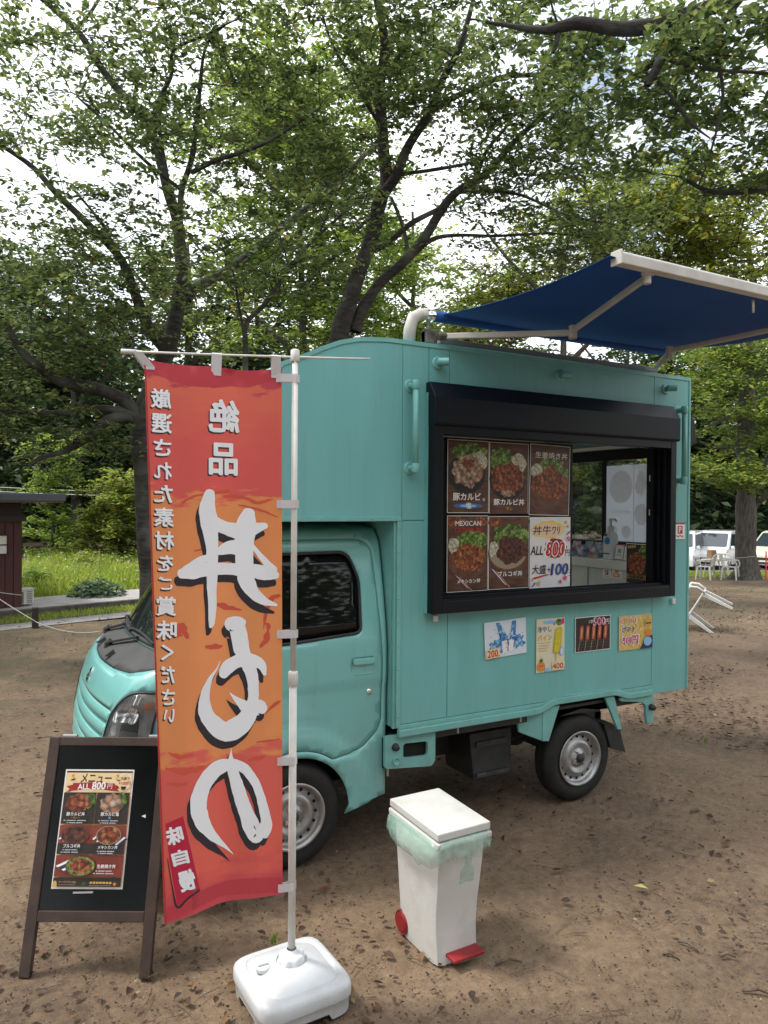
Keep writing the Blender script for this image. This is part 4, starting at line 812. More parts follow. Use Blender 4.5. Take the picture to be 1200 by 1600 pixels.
wposter('price_poster', 'yellow poster of french fries priced 500, right end under the serving window', 2.176, 1.146, .298, .222,
    [('r', .0, .0, 1, .745, M('print_fries_back', (.60, .40, .12), .5, col2=(.70, .52, .20), vscale=20)), *fri, ('t', 'カリカリ', .28, .11, .15, WHT, dict(w=.48, bold=.07)), ('t', 'カリカリ', .28, .11, .13, ORG, dict(w=.45, bold=.03)), ('t', 'ポテト', .28, .29, .15, WHT, dict(w=.46, bold=.06)), ('t', 'ポテト', .28, .29, .13, BLK, dict(w=.42, bold=.02)), ('t', '500円', .33, .53, .20, WHT, dict(w=.52, bold=.07)), ('t', '500円', .33, .53, .18, PNK, dict(w=.48, bold=.03)),
     ('b', .86, .20, .10, .09, GLD, .2), *[('r', .79 + .04 * q, .18, .82 + .04 * q, .215, BLK) for q in range(4)], ('e', .87, .40, .10, .08, ORG), ('e', .85, .59, .12, .10, LBL), ('e', .85, .60, .08, .06, BLU), ('p', [(.62, .74), (.80, .50), (1, .46), (1, .74)], STR), ('e', .85, .59, .12, .10, LBL)], y=-.0065, group='posters taped below the serving window')
# payment sign on the right end, stickers on the counter
wposter('payment_sign', 'small white payment sign half behind the window frame at the rear edge', 2.640, 1.738, .145, .110,
    [('r', .0, .0, 1, .06, RED), ('r', .50, .14, .82, .50, RED), ('t', 'P', .66, .32, .26, WHT, dict(bold=.04)), ('t', 'PayPay', .62, .62, .10, BLK, dict(w=.55, bold=.02))], y=-.0065, group='payment signs')
CU, CV, CN = (0, -1, 0), (0, 0, -1), (-1, 0, 0)
def inside(name, label, x, y0, z1, w, h, items, mat=None, group=None, vec=None):
    F = frame_fn((x, y0, z1), CU, CV, CN); r_ = paper(name, label, F, w, h, mat, group=group); art(r_, F, items, w); return r_
inside('payment_sign', 'white sticker with a red P mark on the steel counter front', 2.597, .553, 1.392, .080, .066, [('r', .30, .10, .70, .52, RED), ('t', 'P', .5, .31, .30, WHT, dict(bold=.04)), ('t', 'PayPay', .5, .68, .12, BLK, dict(w=.6))], group='payment signs')
inside('payment_sign', 'white sticker with an orange PAY block on the steel counter front', 2.597, .463, 1.398, .090, .066, [('t', 'au', .5, .18, .20, ORG, dict(bold=.05)), ('r', .14, .34, .86, .64, ORG), ('t', 'PAY', .5, .49, .17, WHT, dict(bold=.04))], group='payment signs')
inside('menu_poster', 'red meat bowl poster hanging inside the window at its right jamb', 2.572, .309, 1.590, .190, .275,
    [('r', .02, .02, .98, 1.43, DKB), ('b', .80, .28, .2, .26, F_let, .4), *[('r', .08 + .1 * q, .08 - .01 * q, .16 + .1 * q, .18 - .01 * q, GLD) for q in range(4)], ('b', .5, .72, .40, .42, F_mex, .1), ('e', .5, .72, .30, .32, F_tare), ('t', '豚カルビ丼', .5, 1.20, .17, GLD, dict(w=.92, bold=.04)), ('t', '豚カルビ丼', .5, 1.20, .15, BLK, dict(w=.88, bold=.01))])
# large sheet seen from its back, taped to the rear window: print shows through faintly and reversed
def paperlit(name, col, k=.6):
    m = M(name, col, .6); t = m.node_tree; tr = t.nodes.new('ShaderNodeBsdfTranslucent'); tr.inputs['Color'].default_value = (*col, 1); x = t.nodes.new('ShaderNodeMixShader'); x.inputs[0].default_value = k
    t.links.new(t.nodes['Principled BSDF'].outputs[0], x.inputs[1]); t.links.new(tr.outputs[0], x.inputs[2]); t.links.new(x.outputs[0], t.nodes['Material Output'].inputs[0]); return m
GH = M('back_of_print', (.50, .55, .60), .6, col2=(.42, .47, .52), vscale=8); GH2 = paperlit('back_of_print_warm', (.62, .58, .56), .75); GH3 = paperlit('back_of_print_dark', (.38, .42, .47), .75)
inside('reversed_poster', 'pale back of a poster taped to the rear window, seen through the serving window', 2.760, .684, 2.150, .40, .56,
    [('e', .36, .40, .28, .30, F_ghost), ('t', '豚カルビ丼', .36, .86, .07, WHT, dict(w=.42, mirror=True, bold=.02)), ('r', .66, .02, .67, 1.4, GH3), ('r', .02, 1.04, .64, 1.05, WHT), ('r', .33, 1.05, .335, 1.4, WHT), ('e', .17, 1.22, .12, .11, F_ghost), ('e', .49, 1.22, .12, .11, F_ghost), ('b', .84, .9, .14, .2, F_ghost, .2), ('b', .82, .35, .13, .2, F_ghost, .4)], paperlit('pale_paper', (.80, .84, .88), .7))
# sanitiser bottle, packed goods, two leaning cards on the counter
bt = thing('pump_bottle', (2.66, .54, 1.46), 'clear hand sanitiser pump bottle on the steel counter', 'bottle')
m_cl = M('cloudy_plastic', (.82, .84, .88), .25)
b = MB(); b.lathe([(0, 0), (.048, 0), (.052, .008), (.052, .16), (.045, .185), (.022, .198), (.020, .21), (0, .21)], (2.66, .54, 1.46), (0, 0, 1), 24); b.build('bottle_body', m_cl, bt, smooth=True).scale = (1, 1, 1)
b = MB(); b.lathe([(.023, 0), (.023, .03), (.010, .034), (.008, .07), (.014, .072), (.014, .085), (0, .088)], (2.66, .54, 1.67), (0, 0, 1), 16); b.tube([(2.66, .54, 1.75), (2.65, .49, 1.752), (2.648, .475, 1.738)], [.009, .008, .006], 8); b.build('pump_head', m_white, bt, smooth=True)
b = MB(); b.lathe([(0, .0), (.026, .0), (.026, .002)], (2.606, .52, 1.595), (-1, 0, 0), 20); b.build('blue_badge', M('sticker_blue', (.03, .25, .6), .4), bt)
b = MB(); b.box(2.606, 2.609, .525, .555, 1.632, 1.645); b.box(2.606, 2.609, .50, .57, 1.50, 1.507); b.build('dark_print', BLK, bt)
b = MB(); b.lathe([(.018, .0), (.018, .05)], (2.72, .60, 1.46), (0, 0, 1), 12); 
for i, (y, l) in enumerate(((.452, 'white card with a red head leaning on the counter beside the pump bottle'), (.372, 'second white card with a red head on the counter, by the hanging poster'))):
    F = frame_fn((2.63, y, 1.578 - i * .004), (.12, -.99, 0), (-.18, 0, -.98), (-.98, -.12, .18)); r_ = paper('payment_card', l, F, .066, .11, cat='card', group='cards on the counter'); art(r_, F, [('r', 0, 0, 1, .16, RED), ('r', .28, .55, .72, 1.0, M('print_mid_grey', (.35, .35, .36), .5)), ('r', .2, 1.2, .8, 1.25, BLK)], .066)
b = MB()
pkm = [M('foil_pack', (.75, .76, .8), .25, metal=.3, col2=(.18, .16, .35), vscale=25, bump=.8, bscale=60), M('red_pack', (.40, .04, .05), .4, col2=(.7, .7, .72), vscale=30), M('blue_pack', (.04, .10, .35), .35, col2=(.65, .68, .75), vscale=28)]
for i in range(11):
    y = .64 + .06 * i; z = 1.46 + (.0 if i % 2 else .035); cx = 2.66 + random.uniform(-.02, .02)
    b = MB(); n = 9; w_, h_ = .085, .085
    vs = []; 
    for s_ in (-1, 1):
        for a in range(n):
            for c in range(n):
                u, v = a / (n - 1), c / (n - 1); pu = math.sin(math.pi * u) * math.sin(math.pi * v); vs.append((cx + s_ * .022 * pu ** .6 + .003 * noise.noise((u * 6, v * 6, i)), y + (u - .5) * w_, z + v * h_))
    fs = [(s_ * n * n + a * n + c, s_ * n * n + a * n + c + 1, s_ * n * n + (a + 1) * n + c + 1, s_ * n * n + (a + 1) * n + c) for s_ in (0, 1) for a in range(n - 1) for c in range(n - 1)]
    b.add(vs, fs); o = b.build('wrapped_pack', pkm[i % 3], smooth=True); tag(o, ['shiny foil', 'red', 'blue'][i % 3] + ' wrapped snack pack on the steel counter, ' + ['beside the pump bottle', 'near the bottle', 'in the middle of the row', 'towards the posters', 'farthest from the bottle'][min(4, i // 3)], 'snack pack', 'wrapped packs on the counter')

# ================================================================= BANNER AND ITS STAND
PB = np.array([-.373, -.850, 0.])
stand = thing('banner_stand', PB, 'white telescopic banner pole in a round-cornered water tank base', 'flag stand')
def sup(hw, z, n=48, e=5.0, rot=.04):
    out = []
    for k in range(n):
        a = 2 * math.pi * k / n; c, s = math.cos(a), math.sin(a); r_ = hw / ((abs(c) ** e + abs(s) ** e) ** (1 / e)); x, y = r_ * c, r_ * s
        out.append((PB[0] + x * math.cos(rot) - y * math.sin(rot), PB[1] + x * math.sin(rot) + y * math.cos(rot), z))
    return out
b = MB(); n = 96; rings = [(.150, .014), (.164, .004), (.170, .010), (.172, .016), (.174, .062), (.178, .066), (.180, .072), (.180, .102), (.177, .113), (.170, .121), (.160, .126), (.146, .129), (.143, .128), (.140, .124), (.137, .124), (.133, .128), (.128, .132), (.10, .145), (.062, .161), (.057, .162), (.056, .156), (.030, .156)]
vs = []
for hw, z in rings: vs += sup(hw, z, n, (6.5 if hw > .15 else 5) if hw > .08 else 2.0)
# arched cut-outs along the foot
vs = [(x, y, z + (.022 if z < .03 and (abs(x - PB[0]) < .09 or abs(y - PB[1]) < .09) else 0)) for x, y, z in vs]
b.add(vs, [(i * n + j, i * n + (j + 1) % n, (i + 1) * n + (j + 1) % n, (i + 1) * n + j) for i in range(len(rings) - 1) for j in range(n)] + [tuple(range(n))[::-1], tuple((len(rings) - 1) * n + j for j in range(n))])
tk = b.build('water_tank', m_tank, stand, smooth=True); tk.modifiers.new('e', 'EDGE_SPLIT').split_angle = R(50)
b = MB(); n = 40; pr = [(.047, -.004), (.047, .018), (.039, .026), (.021, .028), (.0175, .042)]; vs = []
for r_, h in pr:
    for j in range(n):
        a = 2 * math.pi * j / n; q = r_ * (1 + (.08 * math.cos(a * 8) if r_ > .03 else 0)); vs.append((PB[0] + q * math.cos(a), PB[1] + q * math.sin(a), .160 + h))
b.add(vs, [(i * n + j, i * n + (j + 1) % n, (i + 1) * n + (j + 1) % n, (i + 1) * n + j) for i in range(4) for j in range(n)]); b.build('screw_collar', M('clear_collar', (.74, .75, .77), .3), stand, smooth=True)
b = MB(); b.lathe([(.027, .0), (.027, .012), (.020, .016), (0, .016)], (PB[0] - .103, PB[1] + .02, .142), (0, 0, 1), 24); b.beam((PB[0] - .123, PB[1] + .02, .161), (PB[0] - .083, PB[1] + .02, .161), .008, .008); b.build('filler_cap', m_tank, tk, smooth=False, bevel=.002)
b = MB(); b.tube([PB + (0, 0, .15), PB + (0, 0, 1.215)], .0140, 18); b.build('lower_pole', m_pole, stand, smooth=True)
b = MB(); b.tube([PB + (0, 0, 1.17), PB + (0, 0, 2.385)], .0112, 18); b.build('upper_pole', m_pole, stand, smooth=True)
b = MB(); b.lathe([(.013, -.028), (.018, -.024), (.0185, .018), (.016, .028), (.012, .030)], PB + (0, 0, 1.20), (0, 0, 1), 18); b.build('pole_joint', m_white, stand, smooth=True)
b = MB(); b.lathe([(.015, -.02), (.0165, -.016), (.0165, .022), (.012, .026), (0, .026)], PB + (0, 0, 2.385), (0, 0, 1), 18); b.build('pole_head', m_pole, stand, smooth=True)
TL, TR, BL, BR = at(226, 562, 2.52), at(440, 576, 2.70), at(258, 1444, 2.44), at(442, 1398, 2.70)
b = MB(); rl = [at(190, 549, 2.48), at(330, 554, 2.60), at(457, 558, 2.705), at(578, 561, 2.80)]; b.tube(rl, .0042, 8); b.build('cross_rod', m_pole, stand, smooth=True)
b = MB(); b.tube([at(189, 549, 2.479), at(212, 550, 2.498)], .0085, 10); b.build('rod_tip', m_white, stand, smooth=True)
def bil(s, t): return (1 - s) * (1 - t) * TL + s * (1 - t) * TR + (1 - s) * t * BL + s * t * BR
bn = np.cross(TR - TL, BL - TL); bn /= np.linalg.norm(bn)
if np.dot(bn, CAM - TL) < 0: bn = -bn
def cloth(s, t, off=0.):
    p = bil(s, t); edge = math.sin(math.pi * min(max(s, 0), 1))
    w = .012 * edge * math.sin(5.2 * s + 2.0 * t) + .007 * (1 - s) * math.sin(7 * t + 1) + .005 * math.sin(13 * s + 2 + 3 * t) * (.3 + .7 * t) + .004 * noise.noise((s * 4, t * 9, 2))
    q = np.array(p) + bn * (w + off); q[2] += -.010 * edge * (1 - t) + .020 * edge * t - .006 * abs(math.sin(math.pi * s * 2)) * (1 - t) ** 8; return q
QTL, QTR, QBL, QBR = map(np.array, ((226., 562.), (440., 576.), (258., 1444.), (442., 1398.)))
def inv(px, py):           # artwork coordinates -> cloth coordinates
    s, t = .5, .5
    for _ in range(6):
        f = (1 - s) * (1 - t) * QTL + s * (1 - t) * QTR + (1 - s) * t * QBL + s * t * QBR - (px, py)
        ds = (1 - t) * (QTR - QTL) + t * (QBR - QBL); dt = (1 - s) * (QBL - QTL) + s * (QBR - QTR); J = np.array([[ds[0], dt[0]], [ds[1], dt[1]]]); d = np.linalg.solve(J, -f); s += d[0]; t += d[1]
    return s, t
def onc(off): return lambda x, y: cloth(*inv(x, y), off)
m = bpy.data.materials.new('banner_cloth'); m.use_nodes = True; t = m.node_tree; N = t.nodes; L = t.links; p = N['Principled BSDF']; p.inputs['Roughness'].default_value = .8
uvn = N.new('ShaderNodeUVMap'); sx = N.new('ShaderNodeSeparateXYZ'); L.new(uvn.outputs[0], sx.inputs[0])
mp = N.new('ShaderNodeMapping'); mp.inputs['Scale'].default_value = (1.6, 22, 1); mp.inputs['Rotation'].default_value = (0, 0, .12); L.new(uvn.outputs[0], mp.inputs['Vector'])
nz = N.new('ShaderNodeTexNoise'); nz.inputs['Scale'].default_value = 2.0; nz.inputs['Detail'].default_value = 5; L.new(mp.outputs[0], nz.inputs['Vector'])
ma = N.new('ShaderNodeMath'); ma.operation = 'MULTIPLY_ADD'; L.new(nz.outputs['Fac'], ma.inputs[0]); ma.inputs[1].default_value = .16; L.new(sx.outputs['Y'], ma.inputs[2])
cr2 = N.new('ShaderNodeValToRGB'); cr2.color_ramp.interpolation = 'LINEAR'; e = cr2.color_ramp.elements
stops = [(0, (.54, .065, .09)), (.108, (.54, .065, .09)), (.116, (.72, .15, .10)), (.24, (.68, .105, .095)), (.315, (.68, .105, .095)), (.330, (.76, .26, .095)), (.55, (.78, .29, .11)), (.795, (.76, .27, .10)), (.815, (.70, .125, .10)), (1.0, (.70, .12, .09)), (1.035, (.56, .07, .09))]
e[0].position = 0; e[0].color = (*stops[0][1], 1); e[1].position = 1; e[1].color = (*stops[-1][1], 1)
for q, c in stops[1:-1]: z = e.new(min(q / 1.06, .999)); z.color = (*c, 1)
dv = N.new('ShaderNodeMath'); dv.operation = 'DIVIDE'; L.new(ma.outputs[0], dv.inputs[0]); dv.inputs[1].default_value = 1.06; L.new(dv.outputs[0], cr2.inputs['Fac'])
L.new(cr2.outputs['Color'], p.inputs['Base Color'])
tr = N.new('ShaderNodeBsdfTranslucent'); L.new(cr2.outputs['Color'], tr.inputs['Color']); xs = N.new('ShaderNodeMixShader'); xs.inputs[0].default_value = .35; L.new(p.outputs[0], xs.inputs[1]); L.new(tr.outputs[0], xs.inputs[2]); L.new(xs.outputs[0], N['Material Output'].inputs[0])
wv = N.new('ShaderNodeTexNoise'); wv.inputs['Scale'].default_value = 9; wv.inputs['Detail'].default_value = 3; L.new(uvn.outputs[0], wv.inputs['Vector']); bm_ = N.new('ShaderNodeBump'); bm_.inputs['Strength'].default_value = .25; bm_.inputs['Distance'].default_value = .02; L.new(wv.outputs['Fac'], bm_.inputs['Height']); L.new(bm_.outputs['Normal'], p.inputs['Normal'])
ns_, nt_ = 36, 120; vs = [cloth(i / ns_, j / nt_) for j in range(nt_ + 1) for i in range(ns_ + 1)]; c0 = np.array(cloth(.5, .5))
F_ = [(j * (ns_ + 1) + i, j * (ns_ + 1) + i + 1, (j + 1) * (ns_ + 1) + i + 1, (j + 1) * (ns_ + 1) + i) for j in range(nt_) for i in range(ns_)]
ban = npmesh('banner', np.array(vs) - c0, F_, m, smooth=True); ban.location = c0
tag(ban, 'tall red and orange cloth banner with white brush lettering seen from its back', 'banner')
uv = ban.data.uv_layers.new(name='UVMap'); li = np.zeros(len(ban.data.loops), np.int32); ban.data.loops.foreach_get('vertex_index', li)
uu = np.stack([(li % (ns_ + 1)) / ns_, (li // (ns_ + 1)) / nt_], 1).astype(np.float32); uv.data.foreach_set('uv', uu.ravel())
b = MB(); b.tube([cloth(0, k / 40) for k in range(41)], .0028, 6, cap=False); b.build('hem_stitching', M('red_hem', (.40, .03, .03), .8), ban)
W_ = M('banner_white', (.84, .84, .88), .8); K_ = M('banner_black', (.030, .022, .028), .8); RB = M('banner_brush_red', (.62, .09, .055), .8); CR = M('banner_crimson', (.48, .015, .05), .8); DR = M('banner_dark_red', (.50, .045, .06), .8)
def brush(pts, rough=.06, n=5):
    """a brush stroke: (x, y, width) stations -> outline with slightly ragged edges"""
    P_ = np.array(pts, float); k = len(P_); tt = np.linspace(0, k - 1, (k - 1) * n + 1); Q = np.zeros((len(tt), 3))
    for i, t_ in enumerate(tt):
        a = min(int(t_), k - 2); f = t_ - a; p0, p1, p2, p3 = P_[max(a - 1, 0)], P_[a], P_[a + 1], P_[min(a + 2, k - 1)]
        Q[i] = .5 * ((2 * p1) + (-p0 + p2) * f + (2 * p0 - 5 * p1 + 4 * p2 - p3) * f * f + (-p0 + 3 * p1 - 3 * p2 + p3) * f ** 3)
    Q[:, 2] = np.maximum(Q[:, 2], .6); d = np.gradient(Q[:, :2], axis=0); d /= np.linalg.norm(d, axis=1)[:, None] + 1e-9; nn = np.stack([-d[:, 1], d[:, 0]], 1)
    j = lambda s: np.array([1 + rough * 2 * noise.noise((q[0] * .11 + s, q[1] * .11, s)) for q in Q])[:, None]
    l = Q[:, :2] + nn * Q[:, 2:3] / 2 * j(1.3); r_ = Q[:, :2] - nn * Q[:, 2:3] / 2 * j(7.7)
    cap = lambda q, dd, w, s: [tuple(q + dd * s * w * .35 * math.cos(a) + np.array([-dd[1], dd[0]]) * w / 2 * math.sin(a) * s) for a in (1.1, .55, 0, -.55, -1.1)] if w > 4 else []
    return [tuple(q) for q in l] + cap(Q[-1, :2], d[-1], Q[-1, 2], 1) + [tuple(q) for q in r_[::-1]] + cap(Q[0, :2], d[0], Q[0, 2], -1)
def big(strokes, polys=(), nm='brush_letter'):
    for k, (mt, dx, dy, off) in enumerate(((K_, -5, 12, .0012), (W_, 0, 0, .0022))):
        root = None
        for i, q in enumerate([brush(s_) for s_ in strokes] + [list(p_) for p_ in polys]):
            q = [(x + dx, y + dy) for x, y in q]; f = onc(off + i * .0001)
            q = [(min(max(x, 229 + (y - 562) * .036), 440), y) for x, y in q]
            sheet(nm if k else 'letter_shadow', q, [], f, 14, mt, ban, smooth=True)
c1 = lambda a: [(180 + x / 4, 530 + y / 4, w / 4) for x, y, w in a]
c2 = lambda a: [(180 + x / 4, 900 + y / 4, w / 4) for x, y, w in a]
c5 = lambda a: [(220 + x / 5, 1200 + y / 5, w / 5) for x, y, w in a]
# the three great brush characters, mirrored on the cloth's back
big([c1([(575, 965, 60), (558, 1060, 105), (570, 1150, 110), (588, 1300, 80), (588, 1480, 72), (588, 1600, 60), (592, 1700, 50), (588, 1790, 42), (578, 1830, 14)]),
     c1([(560, 1140, 90), (680, 1190, 85), (790, 1205, 110), (880, 1180, 65), (935, 1168, 34)]),
     c1([(825, 1085, 80), (810, 1160, 120), (795, 1300, 118), (800, 1450, 112), (815, 1530, 105), (860, 1600, 80), (930, 1645, 50), (1010, 1665, 14)]),
     c1([(400, 1490, 60), (470, 1475, 90), (570, 1455, 85), (700, 1450, 75), (820, 1455, 85), (930, 1465, 95), (1010, 1478, 40)]),
     c1([(620, 1350, 30), (670, 1325, 75), (730, 1310, 90), (790, 1320, 80)]),
     c1([(430, 1470, 60), (520, 1400, 50), (590, 1370, 30)]),
     c1([(850, 1300, 26), (920, 1385, 40), (985, 1450, 60)])])
big([c2([(700, 330, 80), (740, 320, 95), (760, 370, 105), (780, 480, 100), (825, 580, 90), (850, 680, 72), (850, 800, 70), (830, 880, 90), (760, 970, 120), (680, 1010, 125), (600, 960, 110), (550, 880, 90), (545, 780, 62), (575, 680, 30), (620, 610, 10), (643, 558, 3)]),
     c2([(790, 310, 50), (760, 305, 70), (700, 320, 70)]),
     c2([(660, 650, 55), (690, 600, 85), (760, 555, 80), (850, 545, 85), (905, 570, 60), (925, 625, 24)]),
     c2([(703, 760, 4), (745, 800, 36), (820, 850, 90), (890, 835, 100), (915, 845, 70)])])
big([c5([(690, -110, 4), (688, -50, 22), (690, 20, 70), (720, 130, 95), (760, 260, 110), (810, 400, 125), (860, 520, 145), (890, 570, 120)]),
     c5([(700, 10, 70), (790, 40, 85), (870, 130, 75), (920, 240, 75), (950, 360, 85), (970, 450, 95), (940, 530, 110)]),
     c5([(680, 20, 90), (590, 50, 115), (500, 130, 120), (445, 240, 125), (430, 350, 128), (470, 480, 110), (550, 590, 70), (640, 670, 28), (702, 726, 3)])])
def ctext(s, x, y, h, w=None, rot=0, mat=W_, sh=True, bold=.035):
    if sh: text(s, x - 1.6, y + 2.2, h, onc(.0012), K_, ban, w=w, mirror=True, rot=rot, bold=bold + .005, name='letter_shadow')
    text(s, x, y, h, onc(.0022), mat, ban, w=w, mirror=True, rot=rot, bold=bold, name='letter')
ctext('絶', 346, 648, 50, 47); ctext('品', 345, 717, 49, 44)
for i, ch in enumerate('厳選された素材をご賞味ください'):
    ycol = [623, 663, 702, 739, 776, 813, 850, 886, 918, 954, 992, 1027, 1062, 1097, 1126][i]; h = [30, 30, 26, 26, 27, 29, 28, 24, 20, 29, 29, 24, 26, 24, 20][i]
    ctext(ch, 250 + (ycol - 620) * .026, ycol, h, h * (.95 if ycol < 1000 else .72), bold=.03)
# red seal with three characters, and its brushed underline
sheet('seal', [(258, 1292), (283, 1281), (308, 1396), (276, 1421), (264, 1350)], [], onc(.0008), 14, CR, ban)
for ch, x, y, h in (('味', 271, 1310, 26), ('自', 279, 1344, 22), ('慢', 289, 1380, 30)): ctext(ch, x, y, h, 22, rot=.22, sh=False, bold=.05)
sheet('seal_stroke', brush([(261, 1345, 1), (268, 1390, 2), (275, 1420, 3.5), (290, 1408, 3), (308, 1397, 3)], .1), [], onc(.0014), 14, K_, ban)
# loose brush marks of the ground print
for pts in ([(280, 790, 3), (300, 778, 4), (330, 772, 5), (355, 768, 5)], [(345, 776, 4), (380, 778, 5), (400, 785, 5), (425, 780, 3)], [(370, 790, 3), (395, 794, 4), (412, 800, 4), (432, 808, 2)], [(300, 866, 2), (308, 863, 3), (313, 863, 1)], [(335, 950, 4), (350, 953, 8), (375, 957, 3)],
            [(268, 1000, 10), (282, 990, 16), (290, 1005, 4)], [(318, 1018, 5), (330, 1017, 9), (345, 1016, 3)], [(404, 1015, 3), (414, 1000, 10), (418, 980, 9), (412, 976, 2)], [(411, 1118, 4), (425, 1105, 5), (438, 1095, 4)], [(398, 1165, 2), (410, 1162, 3), (437, 1156, 2)], [(262, 1183, 2), (280, 1190, 8), (298, 1186, 3)], [(258, 1208, 4), (290, 1212, 12), (315, 1207, 5)], [(385, 1195, 3), (400, 1189, 6), (412, 1185, 2)], [(260, 1230, 4), (280, 1232, 5), (292, 1230, 1)], [(410, 985, 2), (420, 940, 9), (438, 930, 3)]):
    sheet('brush_mark', brush(pts, .5), [], onc(.0006), 14, RB, ban)
sheet('brush_mark', [(228, 563), (440, 577), (440, 590), (385, 600), (360, 598), (330, 604), (290, 600), (262, 592), (240, 580), (229, 576)], [], onc(.0005), 14, DR, ban)
sheet('brush_mark', [(440, 1372), (441, 1396), (400, 1402), (340, 1413), (300, 1427), (259, 1442), (258, 1422), (300, 1402), (350, 1388), (395, 1378)], [], lambda x, y: cloth(inv(x, y)[0], min(inv(x, y)[1], .999), .0005), 14, DR, ban)
# straps: three round the cross rod, four round the pole
def strap(pts, w, wv_):
    b = MB(); wv_ = np.array(wv_, float) * w / 2
    for i in range(len(pts) - 1): a, c = np.array(pts[i]), np.array(pts[i + 1]); b.add([a - wv_, a + wv_, c + wv_, c - wv_], [(0, 1, 2, 3)])
    b.build('strap', m_strap, ban, solid=.001, fix=False)
hd = (TR - TL) / np.linalg.norm(TR - TL); vd = np.array([0, 0, 1.])
for s_, rx in ((.03, 212), (.50, 333), (.955, 429)):
    r0 = np.array(rl[0]) + (np.array(rl[2]) - rl[0]) * (rx - 190) / 267; c_ = cloth(s_, .012); strap([c_ + bn * .002 - vd * .01, c_ + bn * .002, r0 + bn * .007, r0 + vd * .006, r0 - bn * .007, cloth(s_, .012) - bn * .003 - vd * .01], .035, hd)
for y_ in (590, 788, 992, 1192, 1391):
    s_, t_ = inv(430, y_); c_ = cloth(.955, t_, .002); z_ = c_[2]; pp = np.array([PB[0], PB[1], z_]); side = (pp - c_) / np.linalg.norm(pp - c_)
    strap([c_, cloth(.99, t_, .003), pp - side * .013 + bn * .012, pp + bn * .017, pp + side * .016, pp - bn * .016, pp - side * .02 - bn * .006, cloth(.96, t_, -.003)], .030, vd)

# ================================================================= SANDWICH BOARD
F1, F2 = np.array([-1.236, -.232, 0.]), np.array([-.826, -.457, 0.])
bw = np.linalg.norm(F2 - F1); BU = (F2 - F1) / bw; nb = np.array([-BU[1], BU[0], 0]); nb = nb if np.dot(nb, F1 - CAM) > 0 else -nb
BH = .895; lean = np.array([*(nb[:2] * .27), .853]); lean = lean / np.linalg.norm(lean); BN = np.cross(BU, lean); BN = BN if np.dot(BN, CAM - F1) > 0 else -BN
BF = lambda u, v, o=0.: F1 + BU * u + lean * v + BN * o          # u across, v up the board
board = thing('sandwich_board', (F1 + F2) / 2 + nb * .2, 'brown framed black menu stand beside the banner', 'sandwich board')
def bbox_(u0, u1, v0, v1, o0, o1): return [BF(u, v, o) for u in (u0, u1) for v in (v0, v1) for o in (o0, o1)]
BX = [(0, 1, 3, 2), (4, 6, 7, 5), (0, 4, 5, 1), (2, 3, 7, 6), (0, 2, 6, 4), (1, 5, 7, 3)]
fr_w = .044
for nm, u0, u1, v0, v1 in (('side_rail', -.022, fr_w - .022, 0, BH), ('side_rail', bw - fr_w + .022, bw + .022, 0, BH), ('top_rail', fr_w - .022, bw - fr_w + .022, BH - .036, BH), ('bottom_rail', fr_w - .022, bw - fr_w + .022, .195, .235)):
    MB().add(bbox_(u0, u1, v0, v1, -.028, 0), BX).build(nm, m_brown, board, bevel=.003)
MB().add(bbox_(fr_w - .022, bw - fr_w + .022, .235, BH - .036, -.016, -.007), BX).build('board_panel', m_bboard, board)
tp = BF(0, BH - .01, -.03); back = nb * .56
for u in (0, bw):
    b = MB(); b.beam(BF(u, BH - .02, -.045), F1 + BU * u + nb * .56 + (0, 0, .0), .028, .022); b.build('rear_leg', m_brown, board, bevel=.002)
for v in (.25, .8):
    a0 = (F1 + nb * .56) * (1 - v) + BF(0, BH - .02, -.045) * v; b = MB(); b.beam(a0 + BU * .014, a0 + BU * (bw - .014), .02, .026); b.build('rear_rail', m_brown, board, bevel=.002)
b = MB(); b.beam(BF(.0, .30, -.03), F1 * 1 + nb * .44 + (0, 0, .26), .004, .012); b.build('stay_strap', m_grey, board)
for u in (.05, bw - .05): b = MB(); b.tube([BF(u - .03, BH + .002, -.035), BF(u + .03, BH + .002, -.035)], .009, 10); b.build('hinge', m_grey, board)
